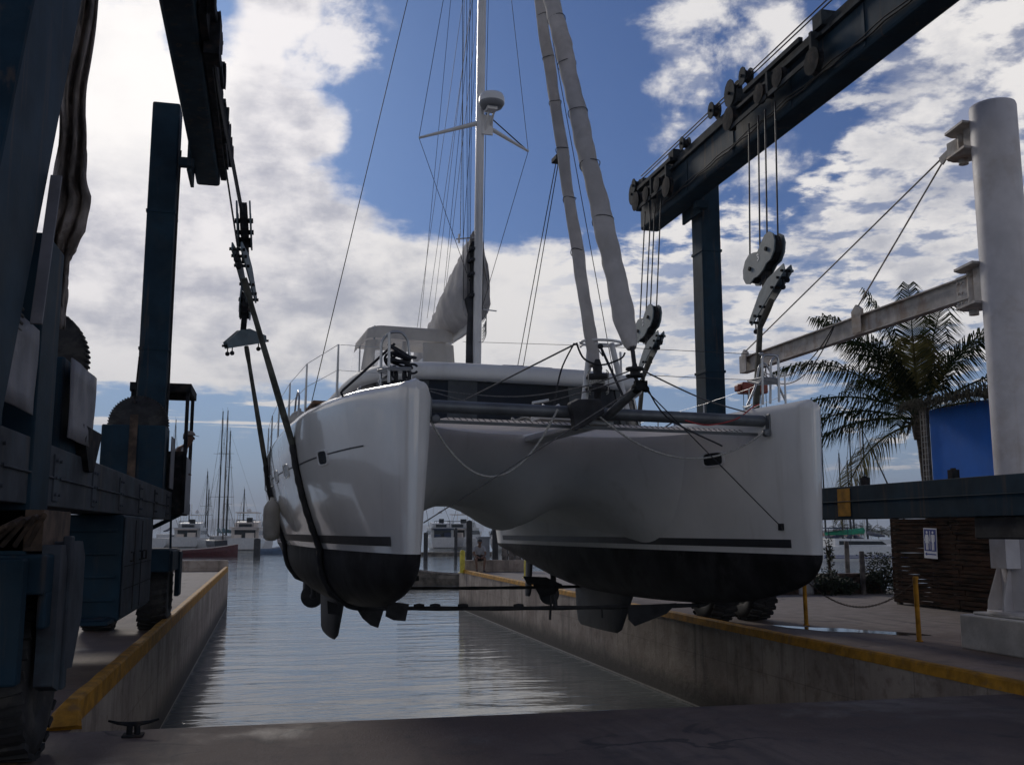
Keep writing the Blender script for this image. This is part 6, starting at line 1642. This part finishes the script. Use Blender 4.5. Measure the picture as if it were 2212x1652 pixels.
# heading: bow direction, degrees from +x. The marina lies up the view, boats show their sterns.
motor_yacht(414, 1184, 85, 15, 4.6, 'white motor yacht with twin radar domes, moored behind the red boat', 0)
motor_yacht(537, 1190, 84, 14, 4.3, 'cream-topped motor yacht stern-on beside the drooping fender', 1, 'boat_cream')
sailboat(474, 1187, 100, 14, 21, 'dark-hulled sailing boat with the two tallest masts', 'boat_dark', 'canvas_teal', masts=[(2.6, 22.0), (-3.2, 21.5)], ketch=True)
sailboat(500, 1186, 150, 13, 19, 'pale sailing boat behind the dark two-master', 'boat_white', 'canvas_teal')
for px, py, L, hm, hd, lb in ((437, 1182, 11, 13.5, 70, 'sailboat with a mid-height bare mast left of the two tallest'), (447, 1181, 10, 10.5, 100, 'small sailboat just right of the mid-height bare mast'), (363, 1180, 15, 24, 80, 'sailboat whose tall mast rises behind the cab roof'),
                              (524, 1181, 10, 10.5, 95, 'sailboat whose mast shows right behind the cream motor yacht'), (482, 1180, 9, 9, 60, 'sailboat with a short mast between the two tallest masts'), (567, 1180, 9, 7, 90, 'sailboat with the shortest mast, next to the fender'), (405, 1179, 9, 8, 90, 'sailboat behind the twin-domed motor yacht')):
    sailboat(px, py, hd, L, hm, lb, spr=1, stay=True)
def open_boat(px, py, hd, L, B, H, label, m, name='open_boat', cat_='boat', trim='boat_white'):
    p = place(px, py); b = Boat(name, p, hd, label, cat_)
    t = MB(); n = 16; rows = []
    for i in range(n+1):
        f = i/n; x = L*(f-0.5); wb = max(0.02, B/2*(0.75+0.25*min(1, f/0.4))*(1-max(0, (f-0.5)/0.5)**2.2)); zd = H*(1+0.8*max(0, (f-0.3)/0.7)**2)
        prof = [(0, -0.1), (wb*0.7, 0), (wb*0.95, zd*0.6), (wb, zd), (wb*0.94, zd), (wb*0.86, zd*0.6), (wb*0.5, 0.12), (0, 0.1)]
        rows.append([(x, y, z) for y, z in prof]+[(x, -y, z) for y, z in prof[::-1][1:-1]])
    t.grid(rows, closed=True, smooth=False); t.add(rows[0], [tuple(range(len(rows[0])))]); b.part('hull', t, m)
    t = MB(); t.tube([r_[3] for r_ in rows], 0.04, 5); t.tube([r_[-3] for r_ in rows], 0.04, 5); b.part('gunwale', t, trim)
    t = MB()
    for x in (-L*0.25, 0.0, L*0.2): t.box(x-0.15, x+0.15, -B*0.42, B*0.42, H*0.6, H*0.66)
    b.part('thwart', t, 'grey_wood'); return b
rb = open_boat(405, 1203, 8, 11.0, 2.4, 0.8, 'long red wooden boat with its bow towards the slip mouth', 'boat_red', trim='boat_cream')
open_boat(588, 1196, 10, 4.2, 1.9, 0.7, 'small pale-blue runabout below the fender', 'boat_blue', 'runabout')
wk = open_boat(968, 1262, 172, 5.6, 1.7, 0.55, 'weathered wooden skiff moored behind the right pier head', 'dock_wood', 'skiff', trim='grey_wood')
t = MB()
for k in range(3): t.lathe([(0, 0), (0.3, 0.02), (0.36, 0.2), (0.3, 0.38), (0, 0.4)], (-2.0+0.9*k, 0.0, 0.15), n=10)
wk.part('float', t, 'grey_wood')
# boats seen through the tunnel
motor_yacht(948, 1186, 88, 12, 4.0, 'white motor yacht stern-on with a dark cockpit, seen between the hulls', 2)
motor_yacht(1005, 1185, 60, 13, 4.2, 'white motor yacht angled beside the dark-cockpit one', 1)
motor_yacht(1098, 1190, 95, 14, 4.6, 'white sport yacht behind the seated person', 1)
motor_yacht(1150, 1184, 80, 12, 4.2, 'white motor yacht farthest along the dock behind the pier', 2)
# right side: white catamaran with green cover, sailboats
p = place(1868, 1209); bc = Boat('moored_catamaran', p, -8, 'white moored catamaran with blue hull stripes, seen beyond the yard', 'catamaran')
for s in (-1, 1):
    t = MB(); rows = []
    for i in range(19):
        f = i/18; x = -7+14*f; wb = max(0.05, 0.75*(1-max(0, (f-0.55)/0.45)**2)); zd = 1.75+0.15*f; rk = 1.4*max(0, (f-0.85)/0.15)
        rows.append([(x-0.0+rk*(1-z/zd)*0-rk*(z/zd)*0.6, s*2.9+y, z) for y, z in ((0, -.2), (wb*.8, 0), (wb, .7), (wb, zd), (0, zd+.06), (-wb, zd), (-wb, .7), (-wb*.8, 0))])
    t.grid(rows, closed=True, smooth=False); t.add(rows[0], [tuple(range(8))]); h_ = bc.part('hull', t, 'deck_white')
    t = MB(); 
    for z in (0.35, 0.6): t.box(-6.5, 4.5, s*2.9-0.765, s*2.9+0.765, z, z+0.10)
    bc.part('stripe', t, 'sign_blue', parent=h_)
t = MB(); t.box(-5.5, 2.8, -2.9, 2.9, 0.9, 1.7); t.prism([(-4.5, 1.7), (2.2, 1.7), (0.8, 2.7), (-4.5, 2.8)], Matrix.Rotation(R(90), 4, 'X'), 4.4); bc.part('bridge_deck', t, 'deck_white', 0.08)
t = MB(); t.prism([(-4.0, 2.0), (1.9, 2.0), (1.3, 2.45), (-4.0, 2.5)], Matrix.Rotation(R(90), 4, 'X'), 4.44); bc.part('window', t, 'window_dark')
t = MB(); t.box(-5.2, -2.6, -1.9, 1.9, 4.05, 4.2)
for x in (-5.1, -2.7):
    for y in (-1.8, 1.8): t.bar((x, y, 1.7), (x, y, 4.1), 0.08, 0.08)
bc.part('bimini', t, 'canvas_navy', 0.04)
t = MB(); t.tube([(0.2, 0, 1.7), (0.2, 0, 19)], 0.12, 8); mo = bc.part('mast', t, 'mast_white')
t = MB(); t.tube([(0.2, 0, 18), (6.6, 0, 1.9)], 0.07, 6, rs=[0.05, 0.14]); t.tube([(0.2, 0, 17), (-3, 3, 1.8)], 0.02, 4); t.tube([(0.2, 0, 17), (-3, -3, 1.8)], 0.02, 4); bc.part('rigging', t, 'wire', parent=mo)
t = MB(); t.tube([(0.1, 0, 3.7), (0.0, 0, 3.8), (-2.0, 0, 3.6), (-4.8, 0, 3.4)], 0.3, 10, rs=[0.2, 0.42, 0.36, 0.22]); bc.part('sail_cover', t, 'canvas_green')
for px, L, hm, hd, lb in ((1815, 11, 13, 30, 'sailboat whose mast leans up beside the catamaran bow on the right'), (1838, 11, 12, 50, 'sailboat with raked mast under the hoist sill'), (1853, 10, 17, 80, 'sailboat whose bare mast rises above the hoist sill'), (1886, 12, 26, 90, 'sailboat with the tallest mast beside the coconut palm'), (1793, 10, 14, 90, 'sailboat mostly hidden by the white bow on the right')):
    sailboat(px, 1196, hd, L, hm, lb, spr=1)
bc.o.scale = (0.85, 0.8, 0.78)
# low building on the far shore
d = ray(1795, 1160); g0 = Vector((d.x, d.y, 0)).normalized()*290
fb = thing('waterfront_building', (g0.x, g0.y, -1.0), 'low pale building with a tan roof on the far shore', 'building', rot=(0, 0, R(-25))); fb.scale = (0.5, 0.6, 0.6)
t = MB(); t.box(-5, 14, -3, 3, -1.4, 1.1); obj('wall', t, 'concrete_white', fb, local=True)
t = MB(); t.prism([(-3.8, 1.6), (3.8, 1.6), (0, 3.2)], Matrix(((0,0,1,4.5),(1,0,0,0),(0,1,0,0),(0,0,0,1))), 20.5); obj('roof', t, 'roof_tan', fb, local=True)
t = MB(); 
for k in range(6): t.box(-3.5+3*k, -2.3+3*k, -3.03, -3.0, -0.3, 0.9)
obj('window', t, 'window_dark', fb, local=True)
# docks and piles
def dock(x0, x1, y, label, w_=1.6):
    t = MB(); t.box(x0, x1, y, y+w_, ZW+0.25, ZW+0.45); t.box(x0, x1, y+0.1, y+w_-0.1, ZW-0.2, ZW+0.25)
    tag(obj('floating_dock', t, 'dock_wood', bevel=0.03), label, 'dock')
a = UZ(880, 1200, ZW); b = UZ(1010, 1200, ZW); c = UZ(1240, 1206, ZW)
dock(a.x-1, b.x+3, b.y, 'floating dock in front of the boats seen between the hulls'); dock(b.x+4, c.x, c.y, 'floating dock behind the seated person')
a = UZ(500, 1194, ZW); b = UZ(578, 1194, ZW); dock(a.x+6, b.x, b.y, 'floating dock beside the cream-topped motor yacht', 2.2)
PIL = [(1014, 1124, 1230, 42.5, 0.135, 'thick black pile standing just left of the seated person'), (1070, 1124, 1230, 42.5, 0.135, 'thick black pile right of the seated person'), (920, 1150, 1207, 100, 0.22, 'dark pile at the dock below the dark-cockpit yacht'),
       (985, 1140, 1200, 105, 0.17, 'slim dark pile beside the angled motor yacht'), (1094, 1160, 1206, 95, 0.18, 'dark pile at the end of the dock behind the pier'), (556, 1163, 1196, 118, 0.38, 'stout dark pile beside the cream-topped yacht'), (1118, 1180, 1212, 60, 0.22, 'slim wooden pile near the yellow post behind the right hull')]
for px, pyt, pyb, Y, r_, lb in PIL:
    tp_ = UY(px, pyt, Y); t = MB(); t.lathe([(r_, -3.0), (r_, tp_.z-0.1), (r_*0.9, tp_.z-0.02), (0, tp_.z+r_*0.15)], (tp_.x, Y, 0), n=14); tag(obj('mooring_pile', t, 'pile_black'), lb, 'pile', 'mooring piles')
# yellow bollard pipes, pedestal
for px, pyt, pyb, Y, lb in ((999, 1190, 1216, YRE-0.9, 'short yellow bollard at the left end of the pier wall'), (1138, 1210, 1242, 33.5, 'yellow bollard with a striped guard beside the right hull bottom')):
    b = UY(px, pyt, Y); t = MB(); t.lathe([(0.10, 0.001), (0.10, b.z-0.03), (0.07, b.z+0.03), (0, b.z+0.05)], (b.x, Y, 0), n=16); t.lathe([(0.16, 0.001), (0.16, 0.02), (0.13, 0.03)], (b.x, Y, 0), n=16)
    tag(obj('bollard', t, 'yellow_bright'), lb, 'bollard', 'yellow bollards on the pier')
b = UY(1045, 1160, 43.5); t = MB(); t.box(b.x-0.25, b.x+0.25, 43.4, 43.8, -1.2, b.z-0.05); t.box(b.x-0.29, b.x+0.29, 43.36, 43.84, b.z-0.05, b.z+0.03); t.box(b.x-0.18, b.x+0.18, 43.385, 43.4, b.z-0.6, b.z-0.2)
tag(obj('power_pedestal', t, 'plastic_grey', bevel=0.02), 'tall grey service pedestal behind the seated person', 'pedestal')
t = MB(); b = UY(1120, 1195, YRE+0.1)
for k in range(4): xx = 8.9+k*0.28; t.box(xx, xx+0.2, YRE-0.28, YRE-0.2, 0.46, 1.0+0.1*k)
t.box(8.9, 10.2, YRE-0.2, YRE-0.14, 0.6, 0.7)
tag(obj('timber_fender', t, 'grey_wood', bevel=0.01), 'weathered upright timbers at the shore end of the pier wall', 'timbers')

# ------------------------------------------------------------------ people
def skin_mesh(name, joints, edges, mats, parent, sub=2):
    me = bpy.data.meshes.new(name); off = ORG[parent.name]
    keys = list(joints); me.from_pydata([tuple(Vector(joints[k][0])-off) for k in keys], [(keys.index(a), keys.index(b)) for a, b in edges], [])
    o = bpy.data.objects.new(name, me); COL.objects.link(o)
    md = o.modifiers.new('skin', 'SKIN'); md.use_smooth_shade = True
    for i, k in enumerate(keys):
        r_ = joints[k][1]; r_ = r_ if isinstance(r_, tuple) else (r_, r_)
        me.skin_vertices[0].data[i].radius = r_; me.skin_vertices[0].data[i].use_root = (k == keys[0])
    s = o.modifiers.new('sub', 'SUBSURF'); s.levels = s.render_levels = sub
    dg_ = bpy.context.evaluated_depsgraph_get(); dg_.update(); m2 = bpy.data.meshes.new_from_object(o.evaluated_get(dg_))
    bpy.data.objects.remove(o); o = bpy.data.objects.new(name, m2); COL.objects.link(o)
    m2.materials.clear()
    for mm in mats: m2.materials.append(MATS[mm])
    for p in m2.polygons: p.use_smooth = True; p.material_index = 0
    o.parent = parent; ORG[o.name] = off
    return o
def person(base, facing, pose, label, shirt, cap, group=None):
    """pose: dict of joint -> (right, forward, up) in the person's frame"""
    o = thing('person', base, label, 'person', group); B = Vector(base); f = R(facing)
    F = Vector((math.cos(f), math.sin(f), 0)); Rt = Vector((math.sin(f), -math.cos(f), 0))
    def W(q): return B+Rt*q[0]+F*q[1]+Vector((0, 0, q[2]))
    J = {}; rad = dict(pelvis=(.13, .10), spine=(.12, .09), chest=(.15, .10), neck0=(.06, .06), neck=(.052, .055), head0=(.06, .075), head1=(.077, .092), head2=(.068, .082),
        shL=.062, shR=.062, elL=.042, elR=.042, wrL=.028, wrR=.028, haL=(.04, .022), haR=(.04, .022), hipL=.088, hipR=.088, knL=.058, knR=.058, anL=.038, anR=.038, toL=(.04, .03), toR=(.04, .03))
    for k, q in pose.items(): J[k] = (W(q), rad[k])
    E = [('pelvis', 'spine'), ('spine', 'chest'), ('chest', 'neck0'), ('neck0', 'neck'), ('neck', 'head0'), ('head0', 'head1'), ('head1', 'head2')]
    for s in 'LR': E += [('chest', 'sh'+s), ('sh'+s, 'el'+s), ('el'+s, 'wr'+s), ('wr'+s, 'ha'+s), ('pelvis', 'hip'+s), ('hip'+s, 'kn'+s), ('kn'+s, 'an'+s), ('an'+s, 'to'+s)]
    # fingers and thumb, slightly curled
    for s, sg in (('L', -1), ('R', 1)):
        h0 = Vector(pose['ha'+s]); w0 = Vector(pose['wr'+s]); d = (h0-w0).normalized(); sd = Vector((1, 0, 0)); sd = (sd-d*sd.dot(d)); sd = sd.normalized() if sd.length > 0.1 else Vector((0, 1, 0)); dn = sd.cross(d)
        dn = dn if dn.z < 0 else -dn
        for i, (off_, L) in enumerate(((-.030, .070), (-.010, .080), (.010, .075), (.030, .058))):
            a = h0+sd*off_+d*0.02; b_ = a+d*L*0.5+dn*0.008; c = b_+d*L*0.35+dn*0.022
            for nm, q, r_ in (('f%s%da' % (s, i), a, .0095), ('f%s%db' % (s, i), b_, .009), ('f%s%dc' % (s, i), c, .0075)): J[nm] = (W(q), r_)
            E += [('ha'+s, 'f%s%da' % (s, i)), ('f%s%da' % (s, i), 'f%s%db' % (s, i)), ('f%s%db' % (s, i), 'f%s%dc' % (s, i))]
        a = w0.lerp(h0, 0.4)-sd*sg*0.038; b_ = a-sd*sg*0.02+d*0.035
        J['t%sa' % s] = (W(a), .011); J['t%sb' % s] = (W(b_), .009); E += [('wr'+s, 't%sa' % s), ('t%sa' % s, 't%sb' % s)]
    body = skin_mesh('body', J, E, ['skin'], o)
    hd = Vector(pose['head1'])
    # clothing
    def cloth(name, jn, ed, grow, m):
        J2 = {}
        for k in jn:
            kk, q = k if isinstance(k, tuple) else (k, None); r_ = rad[kk.split('|')[0]]; r_ = r_ if isinstance(r_, tuple) else (r_, r_)
            J2[kk] = (W(q if q is not None else pose[kk]), (r_[0]*grow, r_[1]*grow))
        return skin_mesh(name, J2, ed, [m], o)
    mid = lambda a, b, f_: tuple(Vector(pose[a]).lerp(Vector(pose[b]), f_))
    rad['slL'] = rad['slR'] = .056; rad['thL'] = rad['thR'] = .078
    cloth('shirt', ['chest', 'spine', ('pelvis', mid('pelvis', 'spine', 0.15)), 'shL', 'shR', ('slL', mid('shL', 'elL', 0.75)), ('slR', mid('shR', 'elR', 0.75)), ('neck0', mid('chest', 'neck0', 0.8))],
          [('chest', 'spine'), ('spine', 'pelvis'), ('chest', 'shL'), ('chest', 'shR'), ('shL', 'slL'), ('shR', 'slR'), ('chest', 'neck0')], 1.17, shirt)
    cloth('shorts', ['pelvis', 'hipL', 'hipR', ('thL', mid('hipL', 'knL', 0.92)), ('thR', mid('hipR', 'knR', 0.92))], [('pelvis', 'hipL'), ('pelvis', 'hipR'), ('hipL', 'thL'), ('hipR', 'thR')], 1.18, 'shorts_dark')
    # face
    t = MB()
    def q(x, y, z): return W(hd+Vector((x, y, z)))
    t.ball(q(0, .084, -.012), .016, sz=1.4, n=8)
    t.ball(q(-.078, .0, -.01), .018, sz=1.5, n=8); t.ball(q(.078, .0, -.01), .018, sz=1.5, n=8); obj('nose_and_ears', t, 'skin', o)
    t = MB(); t.ball(q(-.03, .076, .018), .007, n=8); t.ball(q(.03, .076, .018), .007, n=8); t.ball(q(0, .076, -.05), .014, sz=0.3, n=8); obj('eyes_and_mouth', t, 'hair_dark', o)
    # cap with bill
    t = MB(); rows = []
    for i in range(7):
        a = math.pi/2*i/6; rows.append([q(.092*math.cos(a)*math.cos(b), .108*math.cos(a)*math.sin(b)-.004, .045+.085*math.sin(a)) for b in [2*math.pi*k/20 for k in range(20)]])
    t.grid(rows, closed=True)
    t.grid([[q(.075*math.cos(b)*1.0, .085+.085*s_*math.sin(b), .045-0.02*s_*math.sin(b)) for b in [math.pi*k/10 for k in range(11)]] for s_ in (0, .5, 1)]); obj('cap', t, cap, o, solid=0.004)
    t = MB(); rows = []
    for i in range(4): rows.append([q(.084*math.cos(b), .095*math.sin(b)-.01, .045-.022*i) for b in [math.pi+math.pi*k/12 for k in range(13)]])
    t.grid(rows); obj('hair', t, 'hair_dark', o, solid=0.006)
    # shoes
    t = MB()
    for s in 'LR': a, b_ = Vector(pose['an'+s]), Vector(pose['to'+s]); t.tube([W(a+Vector((0, -.05, -.05))), W(a.lerp(b_, .5)+Vector((0, 0, -.03))), W(b_+Vector((0, .03, -.01)))], .045, 8, rs=[.042, .048, .032])
    obj('shoe', t, 'boat_dark', o)
    return o
# seated on the pier wall, facing the slip, hands between the knees
sp_ = UY(1034, 1212, YRE-0.28)
person((sp_.x, YRE-0.32, 0.0), -93, dict(pelvis=(0, -.02, .56), spine=(0, .02, .72), chest=(0, .09, .90), neck0=(0, .14, 1.0), neck=(0, .17, 1.03), head0=(0, .20, 1.08), head1=(0, .21, 1.14), head2=(0, .21, 1.19),
    shL=(-.17, .08, .93), shR=(.17, .08, .93), elL=(-.24, .16, .70), elR=(.24, .16, .70), wrL=(-.13, .34, .60), wrR=(.13, .34, .60), haL=(-.08, .39, .575), haR=(.08, .39, .575),
    hipL=(-.10, .04, .55), hipR=(.10, .04, .55), knL=(-.17, .42, .53), knR=(.17, .42, .53), anL=(-.14, .40, .12), anR=(.14, .40, .12), toL=(-.15, .52, .06), toR=(.15, .52, .06)),
    'person in a grey T-shirt, dark shorts and dark cap sitting hunched on the pier wall', 'shirt_grey', 'cap_dark')
# operator leaning out of the hoist cab, looking at the boat
person((-1.64, 18.62, 2.10), -8, dict(pelvis=(0, -.10, .52), spine=(0, -.02, .68), chest=(0, .08, .86), neck0=(0, .14, .97), neck=(0, .17, 1.01), head0=(0, .20, 1.06), head1=(0, .21, 1.13), head2=(0, .21, 1.18),
    shL=(-.17, .08, .90), shR=(.17, .08, .90), elL=(-.22, .04, .64), elR=(.24, .04, .64), wrL=(-.18, .12, .50), wrR=(.20, .12, .50), haL=(-.14, .17, .50), haR=(.15, .17, .50),
    hipL=(-.10, -.06, .50), hipR=(.10, -.06, .50), knL=(-.14, .12, .46), knR=(.14, .12, .46), anL=(-.13, .03, .10), anR=(.13, .03, .10), toL=(-.13, .14, .05), toR=(.13, .14, .05)),
    'hoist operator in a tan cap and patterned shirt leaning out of the cab', 'shirt_print', 'cap_tan')
# ------------------------------------------------------------------ sea air between here and the hills
t = MB(); t.box(-8900, 8900, -55, 11500, ZW-1.2, 330)
hm = bpy.data.materials.new('sea_haze'); hm.use_nodes = True; N = NT(hm.node_tree)
pv_ = N.n('ShaderNodeVolumePrincipled', inp={'Color': (0.80, 0.88, 1.0, 1), 'Density': 0.00022, 'Anisotropy': 0.2})
ou = N.n('ShaderNodeOutputMaterial'); N.t.links.new(pv_.outputs[0], ou.inputs['Volume']); MATS['sea_haze'] = hm
tag(obj('haze', t, 'sea_haze'), kind='stuff')
